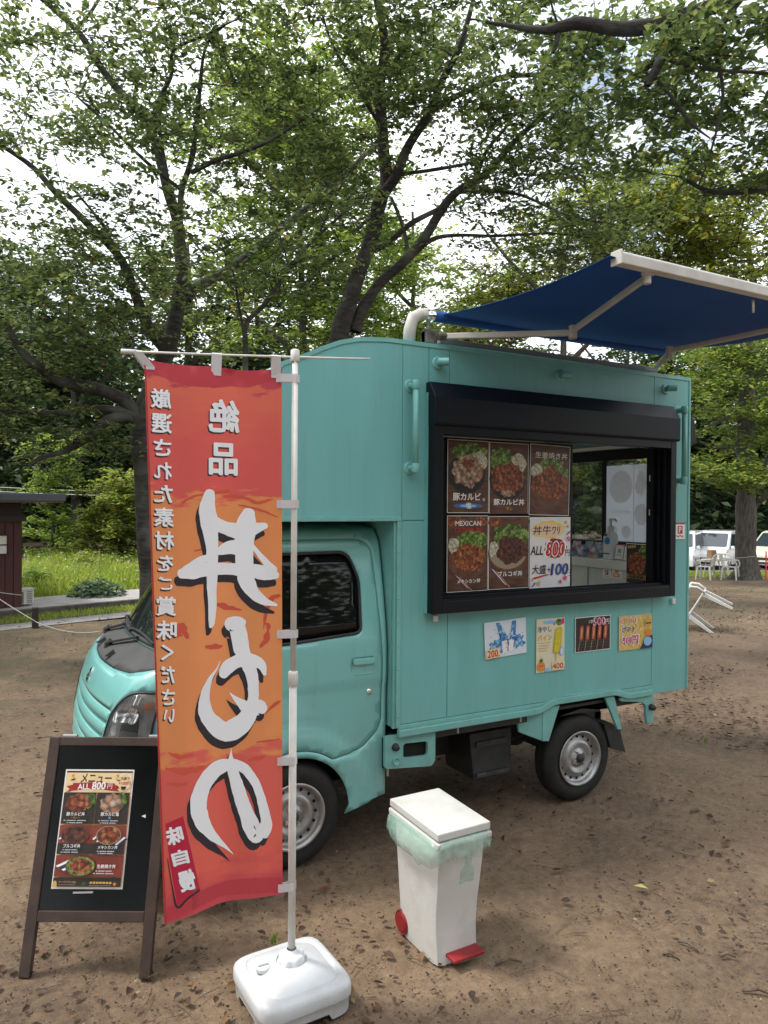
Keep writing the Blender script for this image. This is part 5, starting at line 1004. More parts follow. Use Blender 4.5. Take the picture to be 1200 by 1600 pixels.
# menu sheet
def px_on_board(px, py):
    v = FW + (px - 600) / FPX * RT - (py - 800) / FPX * UP; t_ = np.dot(F1 + BN * -.003 - CAM, BN) / np.dot(v, BN); q = CAM + v * t_ - F1; return np.dot(q, BU), np.dot(q, lean)
MU0, MV1 = .062, .765
MF = frame_fn(BF(MU0, MV1, -.004), BU, -lean, BN)
mn = paper('menu_sheet', 'printed menu with five bowls headed in katakana, taped on the black board', MF, .286, .452, cat='menu')
K = .286; mnu = []
def T(x, y): return ((x - 120) / 850, (y - 150) / 850 * .975)
LN = M('print_line', (.78, .50, .22), .5)
items = [('r', .02, .02, .98, 1.555, LN), ('r', .02, .02, .98, .045, BLK), ('r', .025, .045, .975, .31, CREAM), ('t', 'メニュー', .46, .12, .12, BLK, dict(w=.44, bold=.025, skew=.1)),
    ('p', [(.04, .23), (.13, .21), (.13, .19), (.45, .17), (.74, .19), (.74, .21), (.84, .23), (.78, .27), (.82, .30), (.70, .29), (.45, .26), (.14, .29), (.05, .31), (.09, .27)], M('print_ribbon', (.32, .02, .02), .5)), ('t', 'ALL', .29, .235, .075, WHT, dict(w=.17, bold=.03, rot=.05)), ('t', '800', .51, .222, .10, WHT, dict(w=.19, bold=.045)), ('t', '円', .67, .228, .07, WHT, {}),
    ('e', .88, .16, .105, .115, WHT), ('e', .88, .16, .098, .108, CREAM), ('t', '大盛り', .88, .12, .045, BLK, dict(w=.13, bold=.01)), ('t', '+100円', .88, .185, .05, RED, dict(w=.17, bold=.015)), ('p', [(.83, .23), (.91, .23), (.90, .265), (.88, .275), (.86, .275), (.84, .265)], BLK), ('p', star(.12, .085, .03), ORG), ('p', star(.77, .085, .03), ORG), *[('p', [(.08 + .03 * i, .15), (.14 + .02 * i, .12), (.13 + .02 * i, .15)], BLK) for i in range(2)], *[('p', [(.74 + .03 * i, .12), (.80 + .02 * i, .15), (.79 + .02 * i, .16)], BLK) for i in range(2)],
    ('r', .025, .315, .495, .735, DKB), ('r', .505, .315, .975, .735, DKB), ('r', .025, .75, .495, 1.13, WOODR), ('r', .505, .75, .975, 1.13, WOODR), ('r', .025, 1.145, .975, 1.42, WOODR), ('r', .025, 1.43, .975, 1.545, DKB),
    ('b', .41, .42, .08, .10, F_let, .4), ('b', .25, .46, .17, .13, F_tare, .25), ('b', .87, .42, .08, .10, F_let, .4), ('b', .73, .46, .17, .13, F_pale, .25),
    ('r', .025, .99, .495, 1.13, DKB), ('r', .505, .99, .975, 1.13, DKB), *stripes(.03, .93, .12, .86, .03, [WHT, STR, WHT]), *stripes(.84, 1.0, .96, .90, .03, [WHT, STR]), *stripes(.51, .93, .60, .86, .03, [WHT, STR, WHT]), ('e', .26, .88, .20, .125, BOWL), ('e', .26, .88, .19, .115, F_dark), ('e', .74, .88, .18, .125, M('print_bowl_inside', (0, 0, 0))), ('e', .74, .88, .165, .115, F_mex),
    *stripes(.04, 1.28, .22, 1.20, .045, [WHT, STR, WHT, STR]), ('e', .39, 1.28, .21, .13, BOWL), ('e', .39, 1.28, .20, .12, F_let), ('b', .39, 1.28, .16, .10, F_mex, .3),
    ('t', '豚カルビ丼', .24, .60, .05, WHT, dict(w=.26, bold=.02)), ('t', '豚カルビ塩', .73, .60, .05, WHT, dict(w=.26, bold=.02)), ('t', '〜タレ〜', .24, .647, .03, GLD, dict(w=.13)), ('t', '塩', .73, .647, .035, LBL, {}), ('t', 'ブルコギ丼', .24, 1.02, .05, WHT, dict(w=.24, bold=.02)), ('t', 'メキシカン丼', .75, 1.035, .045, WHT, dict(w=.28, bold=.02)), ('t', '生姜焼き丼', .76, 1.28, .05, WHT, dict(w=.26, bold=.02)),
    *[('r', u - w_ / 2 + w_ * q / 7, v - .006, u - w_ / 2 + w_ * (q + (.9 if q % 3 else .6)) / 7, v + .006, GH) for u, v, w_ in ((.25, .685, .34), (.25, .715, .24), (.73, .685, .30), (.73, .715, .24), (.24, 1.065, .22), (.24, 1.095, .26), (.75, 1.08, .26), (.75, 1.105, .22), (.76, 1.33, .24), (.76, 1.36, .30)) for q in range(7)],
    ('p', [(.07, 1.47), (.10, 1.45), (.12, 1.47), (.13, 1.53), (.06, 1.53)], GLD), ('t', 'テイクアウトOK!', .27, 1.47, .03, GLD, dict(w=.24)), ('r', .14, 1.50, .38, 1.507, GH2), ('p', star(.50, 1.49, .04, 6), F_let), *[('r', .58 + .045 * q, 1.463, .615 + .045 * q, 1.487, GLD) for q in range(7)], ('r', .58, 1.505, .88, 1.512, GH2), ('p', star(.93, 1.49, .03), ORG)]
art(mn, MF, items, K)
b = MB(); b.add([BF(MU0 + .09, .303, -.0055), BF(MU0 + .17, .305, -.0055), BF(MU0 + .168, .298, -.0055), BF(MU0 + .088, .296, -.0055)], [(0, 1, 2, 3)]); b.build('tape_mark', m_strap, board)
b = MB(); b.add([BF(.395, .585, -.0055), BF(.412, .592, -.0055), BF(.413, .578, -.0055)], [(0, 1, 2)]); b.build('tape_mark', m_paper, board)

# ================================================================= PEDAL BIN
bin_ = thing('pedal_bin', (.315, -.775, 0), 'scuffed white pedal bin with a green liner and red pedal', 'bin')
BC = np.array([.315, -.775, 0.]); br = .02
def Bp(x, y, z): return BC + (x * math.cos(br) - y * math.sin(br), x * math.sin(br) + y * math.cos(br), z)
def bring(z, n=10):
    hw = np.interp(z, [0, .12, .5], [.104, .108, .122]); yf = -np.interp(z, [0, .06, .13, .22, .32, .42, .5], [.158, .153, .147, .153, .168, .180, .182]); yb = np.interp(z, [0, .1, .5], [.125, .145, .175]); yc = (yf + yb) / 2; hy = (yb - yf) / 2; out = []
    for k in range(40):
        a = 2 * math.pi * k / 40 + .01; c, s = math.cos(a), math.sin(a); e = 9; r_ = 1 / ((abs(c) ** e + abs(s) ** e) ** (1 / e)); out.append((hw * r_ * c, yc + hy * r_ * s))
    return out
b = MB(); zs = [0, .02, .06, .10, .14, .18, .22, .27, .32, .37, .42, .46, .50]; vs = [Bp(x, y, z) for z in zs for x, y in bring(z)]; n = 40
b.add(vs, [(i * n + j, i * n + (j + 1) % n, (i + 1) * n + (j + 1) % n, (i + 1) * n + j) for i in range(len(zs) - 1) for j in range(n)] + [tuple(range(n))[::-1], tuple((len(zs) - 1) * n + j for j in range(n))]); b.build('bin_body', m_white_d, bin_, smooth=True).modifiers.new('e', 'EDGE_SPLIT').split_angle = R(45)
def slab(hw, y0, y1, z0, z1, tilt=0): return [Bp(x, y, z + tilt * y) for x in (-hw, hw) for y in (y0, y1) for z in (z0, z1)]
MB().add(slab(.134, -.200, .186, .496, .520, .03), BX).build('bin_rim', m_white_d, bin_, bevel=.006)
MB().add(slab(.129, -.194, .184, .526, .558, .03), BX).build('bin_lid', m_white_d, bin_, bevel=.005)
for sx_ in (-1, 1):
    b = MB(); c_ = Bp(sx_ * .103, .112, .051); ax = np.array([math.cos(br), math.sin(br), 0]) * sx_; b.lathe([(0, .010), (.036, .010), (.041, .006), (.047, .010), (.049, .005), (.049, -.020), (0, -.020)], c_, ax, 32); w_ = b.build('bin_wheel', m_red, bin_, smooth=False, bevel=.002)
    b = MB(); b.lathe([(.0505, .002), (.0505, -.018)], c_, ax, 32); b.build('wheel_tread', m_black, w_)
MB().add([Bp(x, y, z) for x in (-.062, .088) for y in (-.215, -.150) for z in (.030, .044)], BX).build('pedal', m_red, bin_, bevel=.004)
MB().add([Bp(x, y, z) for x in (-.02, .05) for y in (-.20, -.13) for z in (.018, .030)], BX).build('pedal_arm', m_grey, bin_)
m_bag = M('green_film', (.42, .64, .54), .18, alpha=.42, bump=.9, bscale=26)
b = MB(); n = 120; lv = [(.120, .518), (.136, .514), (.141, .502), (.143, .490), (.144, .478), (.141, .466), (.138, .456), (.135, .452)]; vs = []
for i, (hw, z) in enumerate(lv):
    for j in range(n):
        a = 2 * math.pi * j / n; c, s = math.cos(a), math.sin(a); e = 7; r_ = 1 / ((abs(c) ** e + abs(s) ** e) ** (1 / e)); k_ = i / 7
        w_ = 1 + (.05 * noise.noise((c * 7, s * 7, i * .25)) + .05 * noise.noise((c * 17, s * 17, i * .4))) * (.4 + k_) + .012 * k_
        left = max(0, -c) ** 3 * (.035 * math.sin(k_ * 2.6)); x, y = (hw * r_ * c * w_ - left), (-.005 + (hw + .062) * r_ * s * w_)
        dz = (.030 * noise.noise((c * 3, s * 3, 3)) + .010 * noise.noise((c * 11, s * 11, 5))) * k_ - .045 * k_ * max(0, -c) ** 2 - .028 * k_ * max(0, -s) * (.5 + .5 * noise.noise((c * 3, 1, 1))); vs.append(Bp(x, y, z + dz))
b.add([np.array(v) for v in vs], [(i * n + j, i * n + (j + 1) % n, (i + 1) * n + (j + 1) % n, (i + 1) * n + j) for i in range(len(lv) - 1) for j in range(n)])
lin = b.build('bin_liner', m_bag, smooth=True, fix=False); tag(lin, 'pale green plastic bag folded over the rim of the white bin', 'bin bag')
b = MB(); q = [Bp(.02 + .03 * (u - .5) + .008 * noise.noise((u * 5, v * 5, 1)), -.172 - .02 * math.sin(v * 3) * .4 + .006 * noise.noise((u * 6, v * 6, 4)) - .006, .44 - .10 * v) for v in np.linspace(0, 1, 7) for u in np.linspace(0, 1, 4)]
q = [Bp(.028 + (.016 + .020 * (v > .5)) * (2 * u - 1), np.interp(.44 - .13 * v, [.3, .42, .5], [-.163, -.179, -.182]) - .004 - .004 * abs(noise.noise((u * 6, v * 6, 4))), .45 - .13 * v - .01 * abs(u - .5)) for v in np.linspace(0, 1, 8) for u in np.linspace(0, 1, 5)]
b.add(q, [(i * 5 + j, i * 5 + j + 1, (i + 1) * 5 + j + 1, (i + 1) * 5 + j) for i in range(7) for j in range(4)]); b.build('bag_tab', m_bag, lin, smooth=True, fix=False)

# ================================================================= PATHS, HUT, POSTS
def line2(p, q, t): p, q = np.array(p[:2]), np.array(q[:2]); return p + (q - p) * t
m_asph = M('pale_asphalt', (.20, .19, .185), .9, col2=(.30, .285, .28), vscale=6, bump=.3, bscale=120)
m_conc = M('concrete_path', (.36, .34, .33), .9, col2=(.28, .265, .25), vscale=4, bump=.3, bscale=60)
m_kerb = M('dark_kerb', (.05, .045, .04), .9, col2=(.10, .09, .075), vscale=8, bump=.3)
def strip(name, n0, n1, f0, f1, z, mat, h=None):
    pts = [line2(n0, n1, -9), line2(n0, n1, 9), line2(f0, f1, 9), line2(f0, f1, -9)]
    if h is None: V = [(*p, z) for p in pts]; me = npmesh(name, V, [(0, 1, 2, 3)], mat)
    else: b = MB(); b.add([(*p, zz) for zz in (z, h) for p in pts], [(0, 3, 2, 1), (4, 5, 6, 7), (0, 1, 5, 4), (1, 2, 6, 5), (2, 3, 7, 6), (3, 0, 4, 7)]); me = b.build(name, mat, bevel=.01)
    return tag(me, kind='structure')
G = ground_at
strip('asphalt_path', G(0, 986), G(174, 967), G(0, 977.5), G(180, 958.5), .006, m_asph)
k0, k1 = G(0, 967), G(190, 948.5); dk = k1 - k0; kn = np.array([-dk[1], dk[0], 0]) / np.linalg.norm(dk)
strip('kerb', k0, k1, k0 + kn * .12, k1 + kn * .12, -.05, m_kerb, .11)
strip('concrete_path', k0 + kn * .12, k1 + kn * .12, k0 + kn * 1.65, k1 + kn * 1.65, -.04, m_conc, .095)
# hut
hc = G(33, 957); wdir = -dk / np.linalg.norm(dk); ddir = kn
hut = thing('wooden_hut', hc, 'dark red-brown timber hut with a flat overhanging grey roof', 'hut')
def Hh(a, d, z): return hc + wdir * a + ddir * d + (0, 0, z)
m_pl = M('red_brown_cladding', (.075, .018, .014), .7, col2=(.045, .012, .010), vscale=9, streak=(6, 6, .6), bump=.2); m_hr = M('hut_roof_edge', (.055, .065, .080), .5); m_dk = M('hut_dark_beam', (.025, .016, .014), .7); m_soff = M('hut_soffit', (.22, .11, .07), .7)
HT = 1.53
MB().add([Hh(a, d, z) for a in (.02, 3.6) for d in (.02, 3.) for z in (0, HT)], BX).build('inner_wall', m_dk, hut)
for k in range(28):
    a0 = k * .13; w_ = MB().add([Hh(a, d, z) for a in (a0 + .005, a0 + .125) for d in (-.012, .018) for z in (.07, HT)], BX).build('plank', m_pl, hut)
for k in range(20):
    a0 = k * .13; MB().add([Hh(a, d, z) for a in (-.012, .018) for d in (a0 + .005, a0 + .125) for z in (.07, HT)], BX).build('plank', m_pl, hut)
MB().add([Hh(a, d, z) for a in (-.06, 3.6) for d in (-.06, 3.) for z in (HT, HT + .10)], BX).build('wall_beam', m_dk, hut)
MB().add([Hh(a, d, z) for a in (-.0, 3.6) for d in (-.0, 3.) for z in (HT + .10, HT + .32)], BX).build('upper_wall', m_dk, hut)
MB().add([Hh(a, d, z) for a in (-.50, 3.8) for d in (-.52, 3.3) for z in (HT + .322, HT + .34)], BX).build('soffit', m_soff, hut)
MB().add([Hh(a, d, z) for a in (-.52, 3.8) for d in (-.55, 3.3) for z in (HT + .342, HT + .47)], BX).build('roof', m_hr, hut, bevel=.01)
MB().add([Hh(a, d, z) for a in (-.02, 3.6) for d in (-.03, 3.) for z in (-.05, .068)], BX).build('footing', M('hut_footing', (.3, .29, .27), .8), hut)
wn = MB().add([Hh(a, d, z) for a in (.24, 1.15) for d in (-.03, -.013) for z in (1.00, 1.30)], BX).build('window', M('frosted_glass', (.62, .60, .52), .4), hut)
b = MB()
for z in (.985, 1.14, 1.30): b.add([Hh(a, d, zz) for a in (.22, 1.17) for d in (-.045, -.031) for zz in (z, z + .018)], BX)
for a0 in (.215, .68, 1.155): b.add([Hh(a, d, zz) for a in (a0, a0 + .018) for d in (-.045, -.031) for zz in (1.003, 1.30)], BX)
b.build('window_frame', m_dk, wn)
# outdoor unit beside the hut
ac0 = G(34, 961); ac = thing('air_conditioner', ac0 + kn * .3, 'small off-white outdoor unit beside the hut wall', 'air conditioner')
ad = dk / np.linalg.norm(dk); A0 = ac0 + kn * .35 - ad * .02
def Ap(a, d, z): return A0 + ad * a + kn * d + (0, 0, z + .09)
m_ac = M('off_white_casing', (.50, .48, .43), .5)
MB().add([Ap(a, d, z) for a in (0, .34) for d in (0, .26) for z in (.03, .27)], BX).build('casing', m_ac, ac, bevel=.01)
MB().add([Ap(a, d, z) for a in (-.01, .35) for d in (-.01, .27) for z in (.272, .30)], BX).build('top_cover', m_ac, ac, bevel=.008)
MB().add([Ap(a, d, z) for a in (.02, .17) for d in (-.006, -.001) for z in (.05, .25)], BX).build('side_grille', M('ac_grille', (.12, .12, .12), .6), ac)
b = MB()
for z in np.arange(.06, .25, .03): b.add([Ap(a, d, zz) for a in (.22, .31) for d in (-.007, -.001) for zz in (z, z + .012)], BX)
b.build('vent_slat', MATS['ac_grille'], ac)
b = MB(); [b.add([Ap(a, d, z) for a in (x, x + .05) for d in (.02, .24) for z in (0, .029)], BX) for x in (.02, .26)]; b.build('foot', m_grey, ac)
# rope posts and rope
m_post = M('dark_post', (.035, .022, .018), .7); m_rope = M('pale_rope', (.50, .48, .44), .8)
def post(p, label, h=.30, grp='rope posts along the path'):
    b = MB(); b.add([(sx * .045, sy * .045, z) for sx in (-1, 1) for sy in (-1, 1) for z in (-.02, h)], BX); o = b.build('rope_post', m_post, bevel=.008); o.location = tuple(p); tag(o, label, 'post', grp)
    b = MB(); b.tube([(p[0] - .055, p[1], p[2] + h * .72), (p[0] + .055, p[1], p[2] + h * .72)], .008, 8); b.build('rope_ring', m_grey, o); return o
p1 = G(55, 981); post(p1, 'short dark square rope post in front of the outdoor unit')
p0 = p1 - ad * 2.6 - kn * .1
def rope(name, a, c, sag, label, r_=.006, n=16, grp='ropes'):
    b = MB(); pts = [np.array(a) * (1 - t_) + np.array(c) * t_ - np.array([0, 0, sag * 4 * t_ * (1 - t_)]) for t_ in np.linspace(0, 1, n)]; b.tube(pts, r_, 6); tag(b.build(name, m_rope, smooth=True), label, 'rope', grp)
rope('rope', at(-60, 895, 10.3), at(57, 972, 9.9), .02, 'pale rope running down to the dark post from beyond the hut side')
rope('rope', at(57, 972, 9.9), at(160, 986, 9.8), .07, 'sagging pale rope from the dark post to behind the truck cab')
rope('rope', at(-30, 920, 11.5), at(34, 930, 11.9), .01, 'thin pale rope tied low across the hut wall')
def cable(a, c, sag, label): rope('overhead_cable', a, c, sag, label, .012, 24, 'overhead cables')
cable(at(-80, 757, 24), at(215, 770, 22), .02, 'upper pale overhead cable crossing before the dark conifers'); cable(at(-80, 764, 24), at(215, 776, 22), .02, 'lower thin overhead cable crossing before the dark conifers')

# ================================================================= TREES
def barkmat(name, a, b_, bump=.7, streak=(2.5, 2.5, 9), moss=None):
    m = bpy.data.materials.new(name); m.use_nodes = True; t = m.node_tree; N = t.nodes; L = t.links; p = N['Principled BSDF']; p.inputs['Roughness'].default_value = .95
    c = N.new('ShaderNodeTexCoord'); mp = N.new('ShaderNodeMapping'); mp.inputs['Scale'].default_value = streak; L.new(c.outputs['Object'], mp.inputs['Vector'])
    n = N.new('ShaderNodeTexNoise'); n.inputs['Scale'].default_value = 3; n.inputs['Detail'].default_value = 9; n.inputs['Roughness'].default_value = .65; L.new(mp.outputs[0], n.inputs['Vector'])
    r = N.new('ShaderNodeValToRGB'); r.color_ramp.elements[0].position = .35; r.color_ramp.elements[1].position = .68; r.color_ramp.elements[0].color = (*a, 1); r.color_ramp.elements[1].color = (*b_, 1); L.new(n.outputs['Fac'], r.inputs['Fac']); col = r.outputs['Color']
    n3 = N.new('ShaderNodeTexNoise'); n3.inputs['Scale'].default_value = 2.5; n3.inputs['Detail'].default_value = 8; L.new(c.outputs['Object'], n3.inputs['Vector'])
    if moss:
        r3 = N.new('ShaderNodeValToRGB'); r3.color_ramp.elements[0].position = .50; r3.color_ramp.elements[1].position = .66; L.new(n3.outputs['Fac'], r3.inputs['Fac']); x = N.new('ShaderNodeMix'); x.data_type = 'RGBA'; L.new(r3.outputs['Color'], x.inputs[0]); L.new(col, x.inputs[6]); x.inputs[7].default_value = (*moss, 1); col = x.outputs[2]
    L.new(col, p.inputs['Base Color'])
    b = N.new('ShaderNodeBump'); b.inputs['Strength'].default_value = bump; b.inputs['Distance'].default_value = .03; L.new(n.outputs['Fac'], b.inputs['Height']); L.new(b.outputs['Normal'], p.inputs['Normal'])
    return m
m_bark = barkmat('cherry_bark', (.022, .019, .017), (.078, .068, .060), bump=1., moss=(.115, .115, .10))
m_bark2 = barkmat('grey_bark', (.034, .030, .026), (.125, .115, .10), streak=(6, 6, 1.2))
m_twig = M('twig', (.035, .028, .024), .9)
Lg = [(0, (.040, .066, .026)), (.5, (.088, .130, .046)), (.98, (.18, .225, .072)), (.994, (.14, .18, .04)), (1, (.38, .24, .04))]
m_leaf = leafmat('cherry_leaf', Lg, .55)
m_leaf2 = leafmat('light_green_leaf', [(0, (.085, .150, .030)), (.6, (.16, .245, .050)), (1, (.26, .33, .075))], .55)
m_leafy = leafmat('yellow_green_leaf', [(0, (.095, .14, .024)), (.6, (.18, .235, .045)), (.96, (.27, .30, .065)), (1, (.40, .25, .05))], .50)
m_leafmix = leafmat('mixed_leaf', [(0, (.035, .070, .016)), (.5, (.10, .16, .03)), (1, (.26, .30, .07))], .5)
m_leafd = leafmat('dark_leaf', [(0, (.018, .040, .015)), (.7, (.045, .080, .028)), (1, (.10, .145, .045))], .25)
def smooth_path(P_, k=5):
    P_ = np.array(P_, float); n = len(P_); out = []
    for i in range(n - 1):
        p0, p1, p2, p3 = P_[max(i - 1, 0)], P_[i], P_[i + 1], P_[min(i + 2, n - 1)]
        for j in range(k):
            f = j / k; out.append(.5 * ((2 * p1) + (-p0 + p2) * f + (2 * p0 - 5 * p1 + 4 * p2 - p3) * f * f + (-p0 + 3 * p1 - 3 * p2 + p3) * f ** 3))
    out.append(P_[-1]); return np.array(out)
class Tubes:
    def __init__(s): s.V = []; s.F = []; s.n = 0
    def add(s, P_, r_, n):
        P_ = np.asarray(P_, float); k = len(P_); d = np.gradient(P_, axis=0); d /= np.linalg.norm(d, axis=1)[:, None] + 1e-9
        a = np.where(np.abs(d[:, 2:3]) < .9, np.array([[0, 0, 1.]]), np.array([[1., 0, 0]])) if False else np.tile(np.array([[.31, .23, .92]]) if abs(d[:, 2].mean()) < .8 else np.array([[1., .2, .1]]), (k, 1))
        u = np.cross(d, a); u /= np.linalg.norm(u, axis=1)[:, None] + 1e-9; w = np.cross(d, u); r_ = np.asarray(r_, float)
        ang = np.arange(n) * 2 * np.pi / n
        V = P_[:, None] + r_[:, None, None] * (np.cos(ang)[None, :, None] * u[:, None] + np.sin(ang)[None, :, None] * w[:, None])
        i = np.arange(k - 1)[:, None] * n; j = np.arange(n)[None]; F = np.stack([i + j, i + (j + 1) % n, i + n + (j + 1) % n, i + n + j], 2).reshape(-1, 4) + s.n
        s.V.append(V.reshape(-1, 3)); s.F.append(F); s.n += k * n
    def build(s, name, mat, parent): return npmesh(name, np.concatenate(s.V), np.concatenate(s.F), mat, parent, smooth=True)
RTh = np.array([RT[0], RT[1], 0]); FWh = np.array([FW[0], FW[1], 0]); FWh /= np.linalg.norm(FWh); RTh /= np.linalg.norm(RTh)
def tree(name, label, limbs, blobs, leaf, bark, lsize=.084, per=66, spray_r=.47, group=None, base=None, cat='tree', thin=.010, gate=-.25, sides=10, flat_=.22, gs=.55, hole=None):
    """limbs: lists of (px, py, depth, radius); blobs: (px, py, depth, rx, ry, rz, sprays)"""
    paths = []
    for l in limbs:
        P_ = smooth_path([at(a, b_, c) for a, b_, c, _ in l]); r_ = smooth_path([(q[3], 0, 0) for q in l])[:, 0]
        w = np.array([[noise.noise((p[0] * 1.9, p[1] * 1.9, p[2] * 1.9 + k_ * 7)) for k_ in range(3)] for p in P_]); P_ = P_ + w * np.minimum(r_ * 1.1, .05)[:, None]
        r_ = r_ * (1 + .10 * np.array([noise.noise((p[0] * 3, p[1] * 3, p[2] * 5)) for p in P_])); paths.append((P_, r_))
    b0 = paths[0][0][0]; root = thing(name, (float(b0[0]), float(b0[1]), float(b0[2]) if b0[2] < 0 else 0.0), label, cat, group)
    P0, r0 = paths[0]
    if P0[0][2] < .6:      # root flare
        r0 = r0 * (1 + .8 * np.exp(-np.maximum(P0[:, 2] - P0[0][2], 0) * 3.2))
        P0 = np.vstack([[P0[0][0], P0[0][1], P0[0][2] - .12], P0]); r0 = np.concatenate([[r0[0] * 1.12], r0])
    T_ = Tubes(); T_.add(P0, r0, 16); T_.build('trunk', bark, root)
    for P_, r_ in paths[1:]:
        T_ = Tubes(); T_.add(P_, r_, sides); T_.build('limb', bark, root)
    nodes = [np.concatenate([p for p, _ in paths])]; hi = [np.concatenate([r for _, r in paths])]
    nod = nodes[0]; nr = hi[0]; ok = nod[:, 2] > min(1.4, nod[:, 2].max() * .3); nod, nr = nod[ok], nr[ok]
    S_ = []
    for (px, py, d, rx, ry, rz, n) in blobs:
        c = at(px, py, d); k = 0; tries = 0
        while k < n and tries < n * 6:
            tries += 1; v = rng.normal(0, 1, 3); v = v / np.linalg.norm(v) * rng.random() ** .42
            p = c + RTh * v[0] * rx + FWh * v[1] * ry + np.array([0, 0, v[2] * rz])
            if noise.noise(tuple(p * gs)) < gate or p[2] < .5 or (hole is not None and hole(p)): continue
            S_.append(p); k += 1
    S_ = np.array(S_)
    dist = np.array([np.sqrt(((nod - p) ** 2).sum(1)).min() for p in S_]); S_ = S_[np.argsort(dist)]
    cap = 40000; N_ = np.zeros((cap, 3)); N_[:len(nod)] = nod; NR = np.zeros(cap); NR[:len(nod)] = nr; cnt = len(nod)
    T_ = Tubes(); LV = []
    for p in S_:
        d2 = ((N_[:cnt] - p) ** 2).sum(1) * (1 + .0 * NR[:cnt]); i = int(d2.argmin()); a = N_[i]; L_ = math.sqrt(d2[i])
        mid = (a + p) / 2 + rng.normal(0, .10, 3) * L_ + np.array([0, 0, .10 * L_]); q1 = a * .72 + mid * .28 * 1; tt = np.linspace(0, 1, 6)[:, None]
        C_ = (1 - tt) ** 2 * a + 2 * tt * (1 - tt) * mid + tt ** 2 * p; ra = min(NR[i] * .55, thin * (1.0 + L_ * .9)); rr_ = np.linspace(max(ra, thin * .6), thin * .45, 6)
        if L_ > .05: T_.add(C_, rr_, 5 if thin < .012 else 4)
        if cnt + 5 < cap: N_[cnt:cnt + 5] = C_[1:]; NR[cnt:cnt + 5] = rr_[1:]; cnt += 5
        # spray: a few twigs fanned in a rough layer, leaves set along them
        out = p - a; out[2] *= .3; az = math.atan2(out[1], out[0]); m_ = max(3, per // 14)
        for _ in range(m_):
            a_ = az + rng.normal(0, .9); l_ = spray_r * rng.uniform(.6, 1.4); e_ = p + np.array([math.cos(a_) * l_, math.sin(a_) * l_, rng.normal(-.08, flat_) * l_])
            m2 = (p + e_) / 2 + np.array([0, 0, .08 * l_]); t4 = np.linspace(0, 1, 4)[:, None]; Q = (1 - t4) ** 2 * p + 2 * t4 * (1 - t4) * m2 + t4 ** 2 * e_
            if lsize < .15: T_.add(Q, np.array([.0035, .003, .002, .001]) * (thin / .008), 3)
            k = max(3, per // m_); f = rng.random(k)[:, None] ** .8; LV.append((1 - f) ** 2 * p + 2 * f * (1 - f) * m2 + f ** 2 * e_ + rng.normal(0, 1, (k, 3)) * np.array([.055, .055, .035]) * (lsize / .095))
    T_.build('branches', m_twig if lsize < .15 else bark, root)['kind'] = 'stuff'
    C_ = np.concatenate(LV); lsz = lsize; sz_ = lsize * rng.uniform(.65, 1.2, len(C_))
    V, F = leaf6(C_, sz_) if lsize < .125 else leaf_arrays(C_, sz_, .45, .18, .05, .55); npmesh('crown', V, F, leaf, root)
    return root

